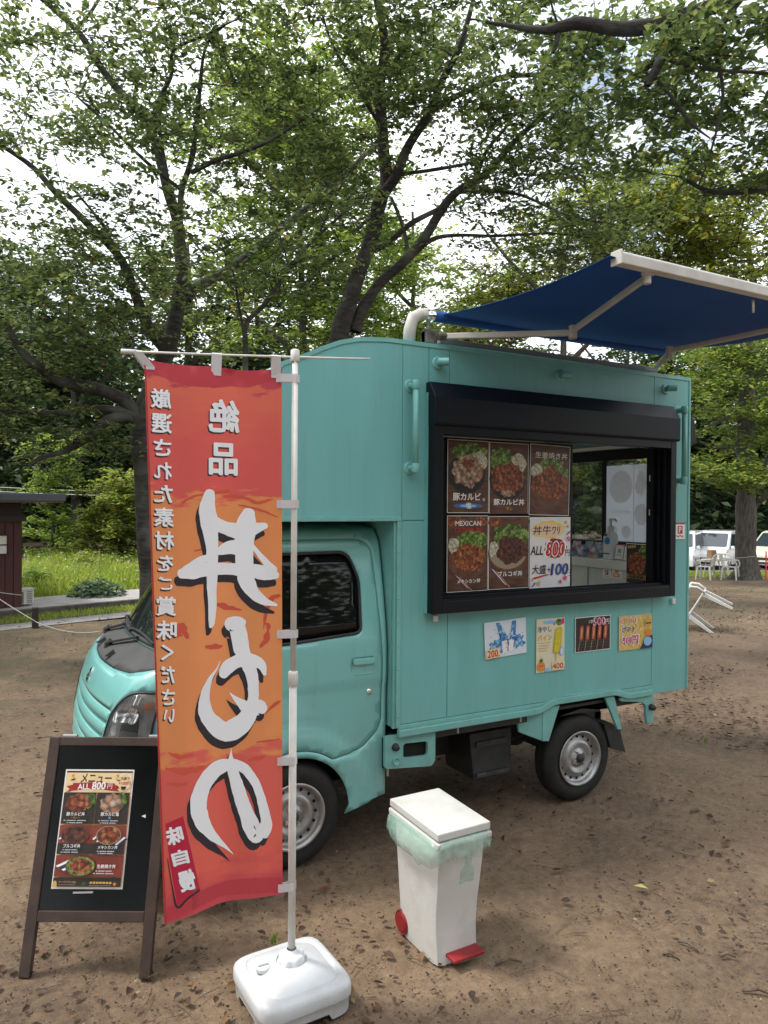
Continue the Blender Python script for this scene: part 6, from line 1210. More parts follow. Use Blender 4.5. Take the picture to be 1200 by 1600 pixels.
# cherry on the left behind the cab
tree('cherry_tree', 'large dark cherry tree rising behind the banner, with limbs spreading low to the left', [
    [(240, 1012, 9.5, 0.136), (230, 860, 9.5, 0.123), (224, 730, 9.5, 0.119), (222, 660, 9.5, 0.123), (245, 590, 9.5, 0.114), (266, 540, 9.5, 0.106), (275, 475, 9.5, 0.088), (284, 410, 9.5, 0.077), (272, 325, 9.4, 0.069), (254, 265, 9.3, 0.062), (236, 200, 9.2, 0.055), (176, 130, 9.0, 0.046), (116, 46, 8.8, 0.037), (50, -15, 8.6, 0.026)],
    [(262, 548, 9.5, 0.079), (238, 520, 9.4, 0.075), (212, 465, 9.2, 0.062), (184, 396, 9.0, 0.053), (126, 340, 8.8, 0.042), (52, 262, 8.6, 0.032), (-10, 220, 8.4, 0.023)],
    [(222, 668, 9.5, 0.088), (196, 628, 9.3, 0.084), (150, 606, 9.0, 0.075), (92, 596, 8.8, 0.062), (46, 560, 8.6, 0.048), (8, 505, 8.4, 0.040), (-30, 470, 8.2, 0.031)],
    [(218, 655, 9.5, 0.079), (178, 655, 9.2, 0.066), (132, 684, 9.0, 0.055), (98, 708, 8.8, 0.040), (62, 718, 8.6, 0.030), (42, 728, 8.5, 0.016)],
    [(214, 650, 9.4, 0.062), (150, 640, 9.1, 0.044), (80, 646, 8.8, 0.032), (0, 640, 8.5, 0.023)],
    [(274, 360, 9.4, 0.044), (281, 342, 9.3, 0.040), (285, 296, 9.2, 0.037), (301, 250, 9.1, 0.035), (308, 190, 9.0, 0.028), (314, 130, 8.9, 0.023), (322, 70, 8.8, 0.016), (352, 40, 8.7, 0.011)],
    [(300, 270, 9.1, 0.033), (340, 252, 9.0, 0.028), (378, 238, 8.9, 0.025), (430, 214, 8.7, 0.019), (500, 170, 8.5, 0.012)],
    [(285, 296, 9.2, 0.028), (240, 262, 9.0, 0.023), (180, 205, 8.8, 0.018), (120, 150, 8.6, 0.012)],
    [(236, 198, 9.2, 0.032), (250, 155, 9.1, 0.028), (268, 118, 9.0, 0.025), (272, 76, 8.9, 0.019), (330, 50, 8.7, 0.013), (372, 30, 8.6, 0.009)],
    [(290, 470, 9.6, 0.075), (304, 453, 9.7, 0.069), (342, 430, 9.9, 0.063), (394, 392, 10.2, 0.056), (484, 322, 10.8, 0.049), (545, 266, 11.2, 0.040), (590, 226, 11.5, 0.030)],
    [(184, 396, 9.0, 0.026), (160, 350, 8.8, 0.019), (110, 290, 8.6, 0.013)],
    [(116, 46, 8.8, 0.023), (140, 20, 8.7, 0.019), (165, -20, 8.6, 0.013)],
    [(262, 275, 9.3, 0.026), (250, 190, 9.1, 0.021), (262, 120, 9.1, 0.018)]],
    [(125, 100, 8.8, 1.35, 1.4, .95, 68), (330, 90, 9.0, 1.5, 1.5, .95, 78), (60, 340, 8.8, 1.3, 1.3, .75, 52), (250, 320, 9.2, 1.4, 1.5, .9, 50), (70, 500, 8.6, 1.3, 1.3, .65, 64), (430, 210, 9.2, 1.2, 1.4, .8, 15), (30, 655, 8.4, 1.1, 1.0, .45, 28), (200, 450, 9.0, 1.0, 1.3, .6, 24), (-60, 560, 8.6, 1.0, 1.4, .9, 36), (360, 480, 9.8, .9, 1.0, .5, 18), (150, 700, 8.8, .55, .5, .22, 6)],
    m_leaf, m_bark, per=62, gate=-.16)
# young dark stem between the two cherries
tree('young_tree', 'thin dark forked young tree between the two big cherries', [
    [(378, 985, 8.6, 0.040), (382, 800, 8.6, 0.037), (385, 620, 8.6, 0.033), (385, 545, 8.6, 0.032), (388, 505, 8.6, 0.030), (416, 474, 8.6, 0.027), (450, 425, 8.7, 0.025), (470, 398, 8.8, 0.023), (500, 364, 8.9, 0.019), (540, 330, 9.0, 0.015), (580, 300, 9.1, 0.011)],
    [(386, 540, 8.6, 0.019), (374, 480, 8.5, 0.016), (362, 420, 8.4, 0.012), (340, 370, 8.3, 0.008)],
    [(452, 424, 8.7, 0.014), (440, 380, 8.6, 0.011), (400, 330, 8.5, 0.007)],
    [(498, 366, 8.9, 0.013), (522, 310, 9.0, 0.011), (548, 266, 9.0, 0.007)],
    [(450, 440, 8.7, 0.012), (500, 445, 8.8, 0.009), (540, 438, 8.9, 0.006)]],
    [(430, 430, 8.6, .95, .9, .55, 20), (530, 350, 9.0, .8, .9, .5, 15), (360, 380, 8.4, .7, .8, .4, 12)], m_leaf, m_bark, per=55)
# cherry behind the truck roof
tree('cherry_tree', 'tall cherry tree standing behind the truck roof, forking above the cab', [
    [(515, 990, 9.8, 0.150), (520, 760, 9.8, 0.136), (522, 600, 9.8, 0.132), (530, 520, 9.8, 0.128), (546, 470, 9.8, 0.114), (574, 392, 9.8, 0.101), (592, 322, 9.7, 0.092), (603, 276, 9.6, 0.084), (598, 200, 9.4, 0.075), (597, 130, 9.2, 0.066), (602, 70, 9.0, 0.057), (588, 10, 8.8, 0.048), (580, -40, 8.6, 0.040)],
    [(600, 300, 9.6, 0.072), (616, 275, 9.5, 0.069), (648, 212, 9.3, 0.058), (674, 168, 9.2, 0.053), (700, 110, 9.0, 0.042), (722, 60, 8.8, 0.035), (742, -10, 8.6, 0.025)],
    [(672, 172, 9.2, 0.039), (716, 150, 9.1, 0.035), (780, 122, 9.0, 0.030), (850, 116, 8.8, 0.025), (905, 100, 8.6, 0.018), (945, 84, 8.5, 0.011)],
    [(552, 520, 9.9, 0.088), (566, 480, 9.9, 0.079), (600, 434, 9.9, 0.070), (640, 402, 9.8, 0.065), (668, 366, 9.7, 0.060), (690, 326, 9.6, 0.058), (714, 298, 9.5, 0.051), (764, 264, 9.3, 0.042), (810, 216, 9.1, 0.035), (860, 174, 8.9, 0.028), (910, 126, 8.7, 0.019), (942, 94, 8.6, 0.012)],
    [(585, 390, 9.8, 0.040), (612, 374, 9.7, 0.037), (650, 346, 9.6, 0.035), (692, 322, 9.6, 0.032)],
    [(740, 290, 9.4, 0.026), (758, 240, 9.3, 0.023), (790, 200, 9.2, 0.018), (815, 150, 9.0, 0.012)],
    [(650, 396, 9.8, .036), (690, 370, 9.7, 0.026), (780, 368, 9.6, 0.019), (860, 366, 9.5, 0.014), (930, 372, 9.4, 0.009)],
    [(712, 300, 9.5, 0.023), (800, 300, 9.4, 0.019), (880, 335, 9.3, 0.014), (960, 350, 9.2, 0.009)],
    [(598, 200, 9.4, 0.026), (560, 140, 9.2, 0.021), (520, 70, 9.0, 0.016), (500, 10, 8.8, 0.011)],
    [(640, 402, 9.8, 0.030), (628, 350, 9.9, 0.026), (610, 310, 10., 0.021)],
    [(620, 272, 9.5, 0.026), (700, 262, 9.3, 0.021), (760, 246, 9.1, 0.014)]],
    [(560, 60, 9.0, 1.3, 1.5, .8, 66), (720, 60, 9.0, 1.4, 1.5, .75, 66), (880, 120, 8.8, 1.2, 1.4, .75, 49), (700, 220, 9.2, 1.3, 1.4, .8, 49), (860, 260, 9.2, 1.3, 1.3, .75, 51), (560, 250, 9.4, 1.0, 1.2, .7, 27), (850, 380, 9.8, 1.3, 1.2, .45, 28), (960, 330, 9.4, .8, 1.0, .6, 20)],
    m_leaf, m_bark, per=60, gate=-.12)
# cherry whose heavy limb reaches in from the upper right
tree('cherry_tree', 'near cherry tree outside the frame whose thick dark bough reaches in from the upper right', [
    [(1640, 1180, 5.6, 0.176), (1600, 800, 5.6, 0.158), (1540, 400, 5.5, 0.141), (1420, 150, 5.3, 0.106), (1290, 20, 5.2, 0.075), (1180, -18, 5.1, 0.058), (1120, 8, 5.0, 0.051), (1066, 26, 5.0, 0.048), (1000, 42, 4.9, 0.046), (958, 47, 4.9, 0.042), (905, 45, 4.9, 0.040), (872, 49, 4.9, 0.035), (850, 50, 4.9, 0.026), (800, 40, 4.9, 0.016), (760, 34, 4.9, 0.009)],
    [(1068, 26, 5.0, 0.035), (1052, 60, 5.0, 0.033), (1034, 96, 5.0, 0.032), (1020, 124, 5.0, 0.026), (1014, 134, 5.0, 0.014)],
    [(1022, 118, 5.0, 0.014), (1050, 150, 5.0, 0.011), (1080, 190, 5.0, 0.009), (1110, 215, 5.0, 0.005)],
    [(872, 48, 4.9, 0.019), (868, 70, 4.9, 0.016), (862, 84, 4.9, 0.011)],
    [(1040, 90, 5.0, 0.016), (1080, 104, 5.1, 0.013), (1140, 112, 5.2, 0.011), (1210, 116, 5.3, 0.009)],
    [(1540, 420, 5.5, 0.070), (1360, 320, 5.6, 0.044), (1240, 292, 5.7, 0.030), (1190, 296, 5.8, 0.025), (1140, 302, 5.8, 0.021), (1100, 296, 5.9, 0.018), (1062, 276, 6.0, 0.011)],
    [(1170, -15, 5.1, 0.026), (1120, 60, 5.2, 0.018), (1130, 150, 5.3, 0.012), (1110, 240, 5.4, 0.007)],
    [(1420, 150, 5.3, 0.053), (1300, 60, 4.2, 0.044), (1100, -200, 2.5, 0.035), (900, -500, 1.5, 0.026)]],
    [(1130, 90, 5.4, .60, .8, .42, 33), (1000, 110, 5.2, .55, .7, .36, 22), (900, 20, 5.2, .60, .7, .22, 13), (1120, 240, 5.8, .55, .7, .35, 20), (1240, 200, 5.6, .6, .8, .7, 18), (1010, 210, 5.6, .45, .6, .24, 9), (900, -420, 4.5, 2.6, 2.2, .6, 67), (400, -560, 4.5, 2.6, 2.2, .6, 49)],
    m_leaf, m_bark, lsize=.072, per=66, spray_r=.32, gate=-.35, thin=.006)
# right tree beside the chairs
tree('shade_tree', 'grey barked tree by the plastic chairs, between the truck and the parked cars', [
    [(1166, 908, 25.00, 0.360), (1166, 860, 25.00, 0.320), (1165, 790, 25.00, 0.314), (1164, 690, 25.00, 0.280), (1166, 625, 25.00, 0.254), (1168, 585, 25.00, 0.213), (1172, 520, 24.72, 0.160), (1176, 450, 24.44, 0.107), (1170, 380, 24.16, 0.053)],
    [(1172, 800, 25.00, 0.133), (1184, 784, 24.86, 0.133), (1200, 770, 24.58, 0.120), (1230, 740, 24.16, 0.093), (1270, 700, 23.88, 0.067)],
    [(1172, 752, 25.00, 0.160), (1184, 742, 24.72, 0.147), (1204, 718, 24.44, 0.133), (1240, 680, 24.16, 0.107)],
    [(1164, 640, 25.00, 0.107), (1140, 650, 24.58, 0.080), (1105, 668, 24.16, 0.060), (1080, 690, 23.88, 0.027)],
    [(1164, 690, 25.00, 0.080), (1130, 700, 24.44, 0.060), (1090, 690, 23.88, 0.040)],
    [(1168, 600, 25.00, 0.107), (1200, 570, 24.72, 0.093), (1240, 530, 24.16, 0.067)]],
    [(1130, 630, 23.9, 2.81, 2.53, 1.54, 80), (1100, 740, 23.2, 2.39, 2.11, 0.63, 62), (1220, 560, 23.9, 3.09, 2.53, 2.25, 80), (1215, 680, 25.1, 2.25, 1.69, 1.40, 40), (1120, 540, 24.6, 2.53, 2.25, 1.12, 40)],
    m_leafmix, m_bark2, lsize=.19, per=56, spray_r=.75, gate=-.25)
# middle distance
def simple(name, label, px, py0, d, h_top, blobs, leaf, bark, r=.12, bz=0, lsize=.17, per=60, group=None, gate=-.25, spray_r=.6, lean=0, limbs=3, seed=0):
    b = ground_at(px, py0) if py0 else None
    base_v = 790 + (CAM[2] - bz) * FPX / d; top = h_top; L_ = [[(px, base_v, d, r)] + [(px + lean * t_ + 6 * math.sin(t_ * 5 + seed), base_v + (top - base_v) * t_, d, r * (1 - .72 * t_)) for t_ in (.3, .55, .8, 1)]]
    for k in range(limbs):
        t_ = .45 + .14 * k; y_ = base_v + (top - base_v) * t_; s_ = 1 if (k + seed) % 2 else -1; w = (base_v - top) * .22
        L_.append([(px + lean * t_, y_, d, r * .5), (px + lean * t_ + s_ * w * .5, y_ - w * .5, d - .3, r * .34), (px + lean * t_ + s_ * w, y_ - w * 1.1, d - .5, r * .15)])
    return tree(name, label, L_, blobs, leaf, bark, lsize=lsize, per=per, spray_r=spray_r, group=group, gate=gate, thin=.02, sides=7)
simple('leafy_tree', 'tall fresh green tree filling the gap between the two cherries', 470, None, 16, 120, [(470, 150, 16, 2.1, 1.8, 1.5, 120), (400, 260, 16, 1.9, 1.8, 1.2, 90), (520, 280, 16, 1.9, 1.8, 1.4, 100), (440, 400, 16, 2.2, 1.8, 1.0, 100), (560, 430, 16.5, 1.5, 1.6, 1.0, 60), (480, 520, 16.5, 2.0, 1.6, .8, 70)], m_leaf2, m_bark2, lsize=.13, per=64)
simple('leafy_tree', 'yellowing tree behind the awning, its crown just above the blue cloth', 880, None, 15, 330, [(860, 430, 15, 1.9, 1.6, .9, 90), (1010, 400, 15, 1.8, 1.6, 1.0, 95), (780, 480, 15, 1.6, 1.5, .7, 60), (930, 330, 15, 1.5, 1.5, .6, 40)], m_leafy, m_bark2, lsize=.12, per=56)
simple('leafy_tree', 'yellow green tree at the right edge of the photo above the awning bar', 1330, None, 14, 250, [(1130, 350, 14, 1.5, 1.5, .9, 80), (1190, 450, 14, 1.6, 1.5, 1.0, 80), (1060, 300, 14, 1.0, 1.2, .6, 32)], m_leafy, m_bark2, lsize=.12, per=56)
simple('leafy_tree', 'green tree directly behind the roller end of the awning', 650, None, 19, 330, [(620, 400, 19, 1.5, 1.6, 1.0, 45), (700, 530, 19, 2.2, 1.6, .8, 70), (760, 450, 19, 1.4, 1.4, .6, 30), (580, 520, 19, 1.8, 1.6, 1.0, 60)], m_leaf2, m_bark2, lsize=.15, per=56)
# trees along the far meadow, left
simple('maple_tree', 'small sunlit yellow green tree at the meadow edge beside the cherry trunk', 188, None, 20, 800, [(185, 800, 19.6, 1.05, 1.0, .8, 70), (160, 840, 19.4, .8, .8, .6, 40), (215, 770, 19.8, 1.2, 1.0, .8, 60), (240, 830, 20, 1.2, 1, .8, 50)], m_leafy, m_bark2, r=.17, lsize=.13, per=56, spray_r=.4, gate=-.35)
simple('pine_tree', 'slender pale green tree standing right behind the hut corner', 78, None, 20, 690, [(78, 760, 20, .75, .7, .7, 36), (85, 830, 20, .85, .8, .6, 38), (72, 880, 20, .6, .6, .4, 20), (85, 700, 20, .8, .8, .6, 30)], m_leaf2, m_bark2, r=.06, lsize=.12, per=50, spray_r=.32)
TG = 'dark trees of the wood behind the meadow'
for i, (px, d, top, lb) in enumerate(((-60, 27, 420, 'dark wood tree above the hut roof at the left edge'), (20, 30, 380, 'dark wood tree whose crown shows over the hut roof'), (122, 26, 470, 'dark wood tree with a brown trunk left of the yellow green tree'), (103, 28, 520, 'dark wood tree with a paler trunk beside the slender pale tree'), (290, 27, 380, 'dark wood tree behind the banner top'), (400, 29, 420, 'dark wood tree behind the cab roof'), (530, 28, 440, 'dark wood tree behind the arched truck roof'), (650, 30, 500, 'dark wood tree behind the front of the kitchen box'))):
    base_v = 790 + CAM[2] * FPX / d; hh = (base_v - top); bl = []
    for k in range(5): y = top + hh * (.10 + .17 * k); w = 1.5 + .45 * k; bl.append((px + 18 * math.sin(k * 2 + i), y, d, w, 1.8, 1.5, 26 + 5 * k))
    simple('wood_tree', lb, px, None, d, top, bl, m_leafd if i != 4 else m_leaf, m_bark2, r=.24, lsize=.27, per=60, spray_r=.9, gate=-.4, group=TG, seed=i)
for i, (px, d, top, lb) in enumerate(((1120, 40, 520, 'dark tree behind the parked cars, nearest the truck'), (1230, 41, 480, 'dark tree behind the parked cars at the right edge'), (980, 40, 520, 'dark tree behind the rear half of the kitchen box'), (820, 41, 540, 'dark tree behind the middle of the kitchen box'))):
    base_v = 790 + CAM[2] * FPX / d; hh = base_v - top
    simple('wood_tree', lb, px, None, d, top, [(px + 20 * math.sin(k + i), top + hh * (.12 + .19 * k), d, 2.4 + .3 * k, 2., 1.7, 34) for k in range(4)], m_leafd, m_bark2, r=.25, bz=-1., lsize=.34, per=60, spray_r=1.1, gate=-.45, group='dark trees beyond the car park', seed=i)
# far wood: one mass
def forest():
    n = 85000; a = rng.uniform(-.98, .98, n); d = rng.uniform(38, 52, n); dirs = np.cos(a)[:, None] * FWh + np.sin(a)[:, None] * RTh
    hm = np.array([10.5 + 3.0 * noise.noise((q * 9, 0, 0)) + 2.0 * noise.noise((q * 27, 3, 0)) for q in a]); hm *= np.where((a > .02) & (a < .13), .72, 1)
    z = hm * rng.random(n) ** .8; C = CAM[None] * [1, 1, 0] + dirs * d[:, None]; C[:, 2] = z - 1.1 * (a > .18)
    ok = np.array([noise.noise((c[0] * .35, c[1] * .35, c[2] * .45)) > -.42 for c in C]); C = C[ok]
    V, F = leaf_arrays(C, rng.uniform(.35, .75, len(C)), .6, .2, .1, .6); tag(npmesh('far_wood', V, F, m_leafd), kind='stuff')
forest()
# wooded bank closing the view behind it
b = MB(); n = 60
for i in range(n + 1):
    a = -1.2 + 2.4 * i / n; dv_ = math.cos(a) * FWh + math.sin(a) * RTh; p = CAM * [1, 1, 0] + dv_ * 54; h = 7.5 + 1.2 * noise.noise((a * 6, 1, 0)); b.v += [tuple(p + (0, 0, -1)), tuple(p + (0, 0, h * .35)), tuple(p + dv_ * 6 + (0, 0, h))]
b.f = [(3 * i + k, 3 * i + 3 + k, 3 * i + 4 + k, 3 * i + 1 + k) for i in range(n) for k in (0, 1)]
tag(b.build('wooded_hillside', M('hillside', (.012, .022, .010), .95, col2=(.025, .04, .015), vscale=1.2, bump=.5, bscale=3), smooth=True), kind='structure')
# trees behind the photographer, mirrored in windscreen and windows and shading the clearing
for i, (x, y, lb) in enumerate(((-6.5, -9, 'tree behind the photographer on the side of the cab'), (.5, -13, 'tree far behind the photographer opposite the door'), (7, -9.5, 'tree behind the photographer opposite the serving window'), (-10.5, .5, 'tree in front of the truck outside the frame'), (-8.5, 9, 'tree ahead of the cab beyond the hut path'))):
    r_ = thing('shade_tree', (x, y, 0), lb, 'tree', 'trees around the clearing outside the view'); T_ = Tubes(); P_ = np.array([[x, y, -.1], [x + .1, y, 1.5], [x - .1, y + .2, 3], [x + .2, y, 5]]); T_.add(smooth_path(P_), np.linspace(.3, .12, 16), 12); T_.build('trunk', m_bark, r_)
    n = 12000; v = rng.normal(0, 1, (n, 3)); v /= np.linalg.norm(v, axis=1)[:, None]; C = np.array([x, y, 4.2]) + v * (rng.random(n) ** .4)[:, None] * [5.0, 4.2, 3.9]; C = C[C[:, 2] > .3]; n = len(C); ok = np.array([noise.noise(tuple(c * .6)) > -.12 for c in C]); C = C[ok]
    V, F = leaf_arrays(C, rng.uniform(.3, .5, len(C)), .5, .15, .06, .5); npmesh('crown', V, F, m_leaf, r_)

# ================================================================= MEADOW, LOW PLANTS
def blades(name, C, h, mat, w=.02, lean=.35):
    n = len(C); a = rng.uniform(0, 2 * np.pi, n); s = np.stack([np.cos(a), np.sin(a), np.zeros(n)], 1) * w * .5 * (.6 + .8 * rng.random(n))[:, None]; L_ = rng.normal(0, lean, (n, 2)) * h[:, None]
    t_ = C + np.concatenate([L_, h[:, None]], 1); m_ = C + np.concatenate([L_ * .35, h[:, None] * .55], 1)
    V = np.stack([C - s, C + s, m_ + s * .8, m_ - s * .8, t_], 1).reshape(-1, 3); i = np.arange(n) * 5
    F = np.concatenate([np.stack([i, i + 1, i + 2], 1), np.stack([i, i + 2, i + 3], 1), np.stack([i + 3, i + 2, i + 4], 1)]); return tag(npmesh(name, V, F, mat), kind='stuff')
m_mead = leafmat('meadow_grass', [(0, (.14, .22, .03)), (.6, (.26, .36, .06)), (.95, (.36, .40, .09)), (1, (.5, .42, .2))], .45)
n = 46000; u = rng.uniform(-5, 7, n); v = 1.75 + 6.5 * rng.random(n) ** .8; C = k0[None] + ad[None] * u[:, None] + kn[None] * v[:, None]; C[:, 2] = 0
hh = (.22 + .45 * rng.random(n)) * (.75 + .5 * np.array([noise.noise((c[0] * .7, c[1] * .7, 0)) for c in C])) * np.clip(.45 + (v - 1.7) * .4, .4, 1.1)
blades('meadow_grass', C, hh, m_mead, .035)
n = 5000; C = k0[None] + ad[None] * rng.uniform(-5, 7, n)[:, None] + kn[None] * rng.uniform(1.8, 8, n)[:, None]; C[:, 2] = rng.uniform(.15, .65, n); V, F = leaf_arrays(C, rng.uniform(.03, .09, n), .5, 0, .1, .6)
tag(npmesh('meadow_flowers', V, F, leafmat('meadow_weed', [(0, (.12, .20, .03)), (.7, (.25, .30, .06)), (.9, (.55, .50, .45)), (1, (.6, .25, .05))], .3)), kind='stuff')
def shrub(px, py, r_, h, label, leaf, n=700):
    c = G(px, py); o = thing('shrub', c, label, 'shrub'); v = rng.normal(0, 1, (n, 3)); v /= np.linalg.norm(v, axis=1)[:, None]; v[:, 2] = abs(v[:, 2]); C = c + v * (rng.random(n) ** .4)[:, None] * [r_, r_, h]
    V, F = leaf_arrays(C, rng.uniform(.07, .15, n), .5, .1, .08, .5); npmesh('crown', V, F, leaf, o); b = MB()
    for k in range(5): a = k * 1.26; b.tube([c + (0, 0, -.02), c + (math.cos(a) * r_ * .5, math.sin(a) * r_ * .5, h * .7)], [.015, .006], 5)
    b.build('stem', m_twig, o)
shrub(152, 938, .55, .42, 'low dark green shrub in the bright meadow by the path', leafmat('blue_green_leaf', [(0, (.03, .07, .04)), (1, (.09, .15, .07))], .3), 900)
shrub(55, 925, .45, .55, 'pale leafy clump in the meadow beside the outdoor unit', m_leaf2, 700)
shrub(135, 905, .5, .75, 'taller light green shrub standing at the back of the meadow', m_leafy, 700)
shrub(190, 900, .8, .55, 'wide low green shrub beneath the yellow green tree', m_leaf2, 900)
# thin grass on the far ground and beside the cars
n = 9000; C = k0[None] + ad[None] * rng.uniform(-5, 7, n)[:, None] + kn[None] * rng.uniform(-.62, .0, n)[:, None]; C[:, 2] = 0; blades('verge_grass', C, rng.uniform(.02, .08, n), m_mead, .012)
n = 26000; dq = rng.uniform(26.2, 30.5, n)[:, None]; C = CAM[None] * [1, 1, 0] + FWh[None] * dq + RTh[None] * dq * rng.uniform(.36, .60, n)[:, None]; C[:, 2] = [gz(q[0], q[1]) for q in C]; blades('car_park_verge', C, rng.uniform(.03, .10, n), m_mead, .03)
n = 1400; p = np.stack([rng.uniform(-4, 14, n), rng.uniform(4.5, 9.5, n), np.zeros(n)], 1); p = p[[noise.noise((q[0] * .9, q[1] * .9, 4)) > .12 for q in p]]; blades('weeds', p, rng.uniform(.015, .06, len(p)), leafmat('weed', [(0, (.05, .08, .015)), (1, (.13, .17, .03))], .3), .012)
for px, py, lb in ((1103, 1160, 'tiny green weed sprouting from bare soil beyond the rear wheel'), (428, 1474, 'tiny green weed beside the banner pole base')):
    c = G(px, py); C = np.tile(c, (14, 1)) + rng.normal(0, .006, (14, 3)) * [1, 1, 0]; o = blades('weed', C, rng.uniform(.02, .05, 14), MATS.setdefault('sprout', leafmat('sprout', [(0, (.08, .16, .02)), (1, (.16, .26, .04))], .3)), .006); del o['kind']; tag(o, lb, 'weed')
# individually visible sticks lying on the soil in front
for i, (a, c, lb) in enumerate((((1035, 1492), (1062, 1502), 'short pale stick on the soil right of the white bin'), ((1160, 1550), (1215, 1560), 'dark stick at the right edge of the foreground'), ((1060, 1472), (1092, 1490), 'bent brown stick among leaves right of the bin'), ((775, 1508), (815, 1505), 'grey stick just right of the red pedal'), ((1125, 1496), (1150, 1498), 'small dark stick low at the right'))):
    p, q = G(*a), G(*c); b = MB(); mid = (p + q) / 2 + np.array([.008, .01, .006]); b.tube([p + (0, 0, .006), mid + (0, 0, .008), q + (0, 0, .006)], [.006, .0055, .003], 6); tag(b.build('stick', MATS['twig_bark'], smooth=True), lb, 'stick', 'sticks on the soil')
p = G(1001, 1391); V, F = leaf_arrays(np.array([p + (0, 0, .012)]), np.array([.075]), .1, 0, .12, .6); tag(npmesh('yellow_leaf', V, F, M('yellow_leaf_skin', (.48, .42, .14), .7)), 'single pale yellow fallen leaf on the bare soil', 'leaf')

# ================================================================= CAR PARK, CARS, CHAIRS
b = MB(); b.add([tuple(CAM * [1, 1, 0] + FWh * q + RTh * q * l + (0, 0, -.972)) for q, l in ((34.2, .30), (34.2, .80), (70, .80), (70, .30))], [(0, 1, 2, 3)]); b.add([tuple(CAM * [1, 1, 0] + FWh * q + RTh * q * l + (0, 0, -max(0, q - 12) * .045 + .018)) for q, l in ((30.4, .30), (30.4, .80), (34.18, .80), (34.18, .30))], [(0, 1, 2, 3)]); tag(b.build('car_park', M('car_park_surface', (.30, .29, .28), .9, col2=(.38, .37, .36), vscale=2)), kind='structure')
m_cw = M('white_car_paint', (.78, .79, .80), .25, coat=.8); m_cc = M('cream_car_paint', (.62, .58, .46), .25, coat=.8); m_cg = M('car_glass', (.03, .045, .055), .04, spec=1.)
def car(label, pos, yaw, L_, W2, H, paint, hood=.62, kind=0):
    o = thing('parked_car', (0, 0, 0), label, 'car', 'white and cream cars in the car park')
    hb = .98 if H > 1.6 else .9; x1 = L_ / 2; x0 = -L_ / 2
    prof = [(x0 + .02, .28), (x0, .75), (x0 + .03, hb), (x0 + .10, H - .25), (x0 + .28, H - .04), (x0 + .8, H), (x1 - hood - .95, H - .01), (x1 - hood - .70, H - .08), (x1 - hood, hb + .08), (x1 - .22, hb - .06), (x1 - .04, hb - .22), (x1, .55), (x1 - .02, .28)]
    hw = lambda z: W2 - .13 * max(0, (z - hb) / (H - hb)) ** 1.3 - .02 * max(0, (.5 - z))
    b = MB(); n = len(prof); prof_ = rpoly(prof, .05, 2)
    b.prism(prof_, lambda x, z: (x, -hw(z), z), lambda x, z: (x, hw(z), z)); b.build('body', paint, o, bevel=.03)
    for s in (-1, 1):
        zt, zb = H - .14, hb + .03; xs_ = [x0 + .30, x0 + .30 + (L_ - hood - 1.2) * .40, x0 + .3 + (L_ - hood - 1.2) * .78, x1 - hood - .22]
        wins = [[(xs_[0], zb), (xs_[1] - .03, zb), (xs_[1] - .03, zt), (xs_[0] + .06, zt)], [(xs_[1] + .03, zb), (xs_[2] - .03, zb), (xs_[2] - .03, zt), (xs_[1] + .03, zt)], [(xs_[2] + .03, zb), (xs_[3], zb), (x1 - hood - .74, zt), (xs_[2] + .03, zt)]]
        for w_ in wins: sheet('side_window', rpoly(w_, .04), [], lambda x, z, s=s: (x, s * (hw(z) + .006), z), .4, m_cg, o, solid=.0)
        b = MB(); b.beam((xs_[3] - .05, s * (W2 + .02), hb + .07), (xs_[3] - .05, s * (W2 + .16), hb + .10), .10, .14); b.build('wing_mirror', paint, o, bevel=.02)
    fx = lambda z: np.interp(z, [hb + .08, H - .08], [x1 - hood, x1 - hood - .70])
    q = [(-W2 + .10, hb + .11), (W2 - .10, hb + .11), (W2 - .20, H - .12), (-W2 + .20, H - .12)]; sheet('windscreen', rpoly(q, .06), [], lambda y, z: (fx(z) + .018, y, z + .012), .4, m_cg, o)
    b = MB(); b.box(x1 - .02, x1 + .012, -W2 * .55, W2 * .55, .50, .62); b.box(x1 - .03, x1 + .012, -W2 * .75, W2 * .75, .33, .42); b.build('grille', m_black, o)
    b = MB(); b.box(x1 + .012, x1 + .02, -.165, .165, .43, .50); b.build('number_plate', m_white, o)
    for s in (-1, 1): b = MB(); b.add([(x1 - .14, s * W2 * .98, .70), (x1 + .005, s * W2 * .60, .66), (x1 + .005, s * W2 * .62, .54), (x1 - .03, s * W2 * .97, .56), (x1 - .25, s * (W2 + .004), .76), (x1 - .22, s * (W2 + .004), .62)], [(0, 1, 2, 3), (0, 3, 5, 4)]); b.build('headlight', M('car_headlight', (.55, .56, .58), .1, metal=.5), o, fix=False, solid=.01)
    for x in (x0 + .62, x1 - .72):
        for s in (-1, 1):
            b = MB(); b.lathe([(.19, .0), (.28, .004), (.30, .03), (.30, .16), (0, .16)], (x, s * (W2 + .006), .30), (0, -s, 0), 24); w_ = b.build('wheel', m_tyre, o, smooth=False)
            b = MB(); b.lathe([(0, -.006), (.06, -.01), (.17, -.004), (.19, .004)], (x, s * (W2 + .006), .30), (0, -s, 0), 20); b.build('rim', m_rim, w_)
    o.location = pos; o.rotation_euler = (0, 0, yaw); return o
base_dir = math.atan2(-FWh[1], -FWh[0])
def cp(px, d): q = at(px, 800, d); return (q[0], q[1], gz(q[0], q[1]) + .015)
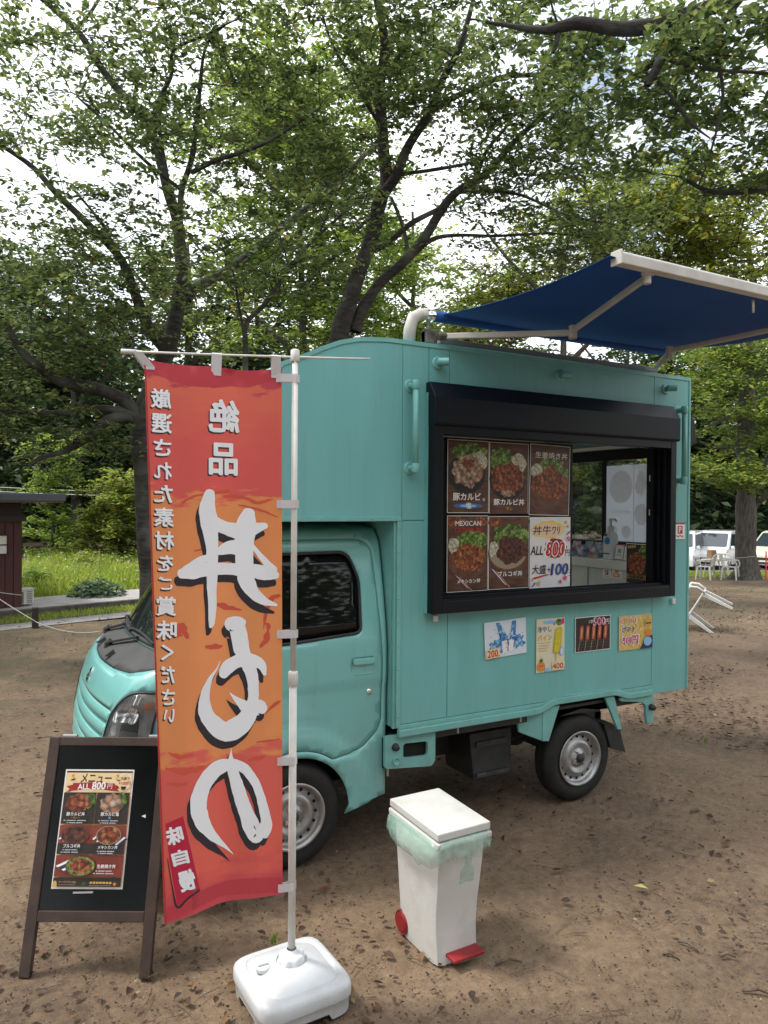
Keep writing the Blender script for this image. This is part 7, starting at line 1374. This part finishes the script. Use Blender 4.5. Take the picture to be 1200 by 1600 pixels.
for lb, px, d, dy, L_, W2, H, pt, hd in (('white van-shaped car parked closest to the truck rear edge', 1064, 33.0, -.55, 3.9, .82, 1.75, m_cw, .55), ('white minivan parked second from the truck with its flank turned to us', 1126, 34.2, -.72, 4.5, .85, 1.78, m_cw, .60), ('white hatchback low behind the tree trunk', 1180, 36, -.6, 3.8, .8, 1.5, m_cw, .75), ('cream boxy car at the right edge behind the tree', 1226, 33.2, -.95, 3.6, .8, 1.78, m_cc, .45)):
    car(lb, cp(px, d), base_dir + dy, L_, W2, H, pt, hd)
m_ch = M('weathered_white_resin', (.62, .61, .58), .5, col2=(.50, .49, .46), vscale=6)
def chair():
    o = thing('garden_chair', (0, 0, 0), '', 'chair', 'white plastic garden chairs'); W = .25
    sheet('seat', rpoly([(-.23, -.22), (.23, -.22), (.25, .24), (-.25, .24)], .05), [], lambda x, y: (x, y, .43 + .012 * (abs(y) * 3) ** 2 - .01 * math.cos(x * 6)), .08, m_ch, o, solid=.015)
    holes = [rpoly([(x - .014, .50), (x + .014, .50), (x + .014 + .01 * x * 4, .78), (x - .014 + .01 * x * 4, .78)], .01) for x in (-.15, -.09, -.03, .03, .09, .15)]
    sheet('backrest', rpoly([(-.22, .43), (.22, .43), (.27, .70), (.20, .86), (-.20, .86), (-.27, .70)], .08), holes, lambda x, z: (x, -.22 - (z - .43) * .28 + .25 * x * x, z), .08, m_ch, o, solid=.014)
    for sx in (-1, 1):
        for sy in (-1, 1):
            b = MB(); x, y = sx * .24, sy * .21; b.add([(x + sx * a, y + sy * c, z) for z, e, t_ in ((0, .035, .75), (.44, 0, 1.7)) for a, c in ((-.035 * t_ + e, -.028 * t_ + e * .8), (.014 + e, -.028 * t_ + e * .8), (.014 + e, .014 + e * .8), (-.035 * t_ + e, .014 + e * .8))], [(0, 1, 2, 3), (4, 7, 6, 5), (0, 4, 5, 1), (1, 5, 6, 2), (2, 6, 7, 3), (3, 7, 4, 0)]); b.build('leg', m_ch, o, bevel=.004)
        b = MB(); b.tube([(sx * .265, .23, .43), (sx * .29, .24, .56), (sx * .295, .20, .645), (sx * .29, .0, .66), (sx * .28, -.20, .68), (sx * .25, -.27, .70)], [.02, .02, .024, .024, .022, .018], 8); b.build('armrest', m_ch, o, smooth=True)
    return o
ch0 = chair()
def place_chair(p, rz, label, first=False, rot=None):
    o = ch0 if first else copy_tree(ch0); o['label'] = label; o.location = tuple(p); o.rotation_mode = 'XYZ'; o.rotation_euler = (0, 0, rz)
    if rot is not None: o.rotation_mode = 'QUATERNION'; o.rotation_quaternion = rot
    return o
# one lies on its back, legs towards the right
fc = at(1131, 960, 11.0); lx = (Vector((RTh[0], RTh[1], 0)) * .90 - Vector((FWh[0], FWh[1], 0)) * .42).normalized(); 
up_l = (-lx * .86 + Vector((0, 0, .50))).normalized(); fr_l = Vector((0, 0, 1)) * .93 + lx * .30 ; fr_l = (fr_l - up_l * fr_l.dot(up_l)).normalized(); xx = fr_l.cross(up_l)
Mq = Matrix((xx, fr_l, up_l)).transposed().to_quaternion()
place_chair((fc[0], fc[1], .17), 0, 'white plastic chair tipped over on its back just past the truck rear edge', True, Mq)
for i, (px, py, dz, lb) in enumerate(((1103, 24.8, .4, 'weathered plastic chair standing nearest the truck edge, in front of the cars'), (1142, 24.6, 3.6, 'weathered plastic chair standing beside the tree trunk with its back to us'), (1127, 26.6, 2.2, 'weathered plastic chair behind the other two upright ones'))):
    c = at(px, 800, py); place_chair((c[0], c[1], gz(c[0], c[1])), dz, lb)
# small side table among the chairs
c = at(1114, 800, 25.8); c[2] = gz(c[0], c[1]); tb = thing('garden_table', c, 'small plastic table standing among the upright garden chairs', 'table')
b = MB(); b.lathe([(0, .66), (.36, .66), (.37, .64), (.36, .62), (0, .62)], c, (0, 0, 1), 24); b.build('table_top', m_ch, tb)
for k in range(4): a = k * math.pi / 2 + .4; b = MB(); b.tube([c + (math.cos(a) * .30, math.sin(a) * .30, 0), c + (math.cos(a) * .2, math.sin(a) * .2, .62)], [.018, .022], 8); b.build('leg', m_ch, tb)
for px, py, d, lb, s in ((1085, 874, 15.5, 'brown box standing on the garden table', (.13, .10, .16)),):
    b = MB(); b.box(-s[0], s[0], -s[1], s[1], 0, s[2] * 2); o = b.build('cardboard_box', M('cardboard', (.34, .22, .12), .8), bevel=.006); o.location = (c[0] - .02, c[1] + .02, c[2] + .661); tag(o, lb, 'box')
rope('rope', at(1124, 873, 24.6), at(1180, 869, 24.6), .02, 'pale rope tied from the chair back round the tree trunk')
rope('rope', at(1183, 885, 25), at(1215, 895, 24.6), .03, 'pale rope lying off the foot of the right tree')
rp = at(1197, 870, 24.5); rz_ = gz(rp[0], rp[1]); b = MB(); b.tube([(0, 0, 0), (0, 0, .95)], .022, 10); o = b.build('marker_pole', M('red_white_pole', (.60, .06, .05), .5)); o.location = (rp[0], rp[1], rz_); b = MB(); b.lathe([(0, .03), (.03, .02), (.03, -.01), (0, -.01)], (rp[0], rp[1], rz_ + .95), (0, 0, 1), 10); b.build('pole_cap', m_white, o); tag(o, 'thin red marker pole at the right edge before the car park', 'pole')
c = at(1181, 800, 26.5); c[2] = gz(c[0], c[1]); post(c, 'thin grey post right of the tree trunk', .55, None)
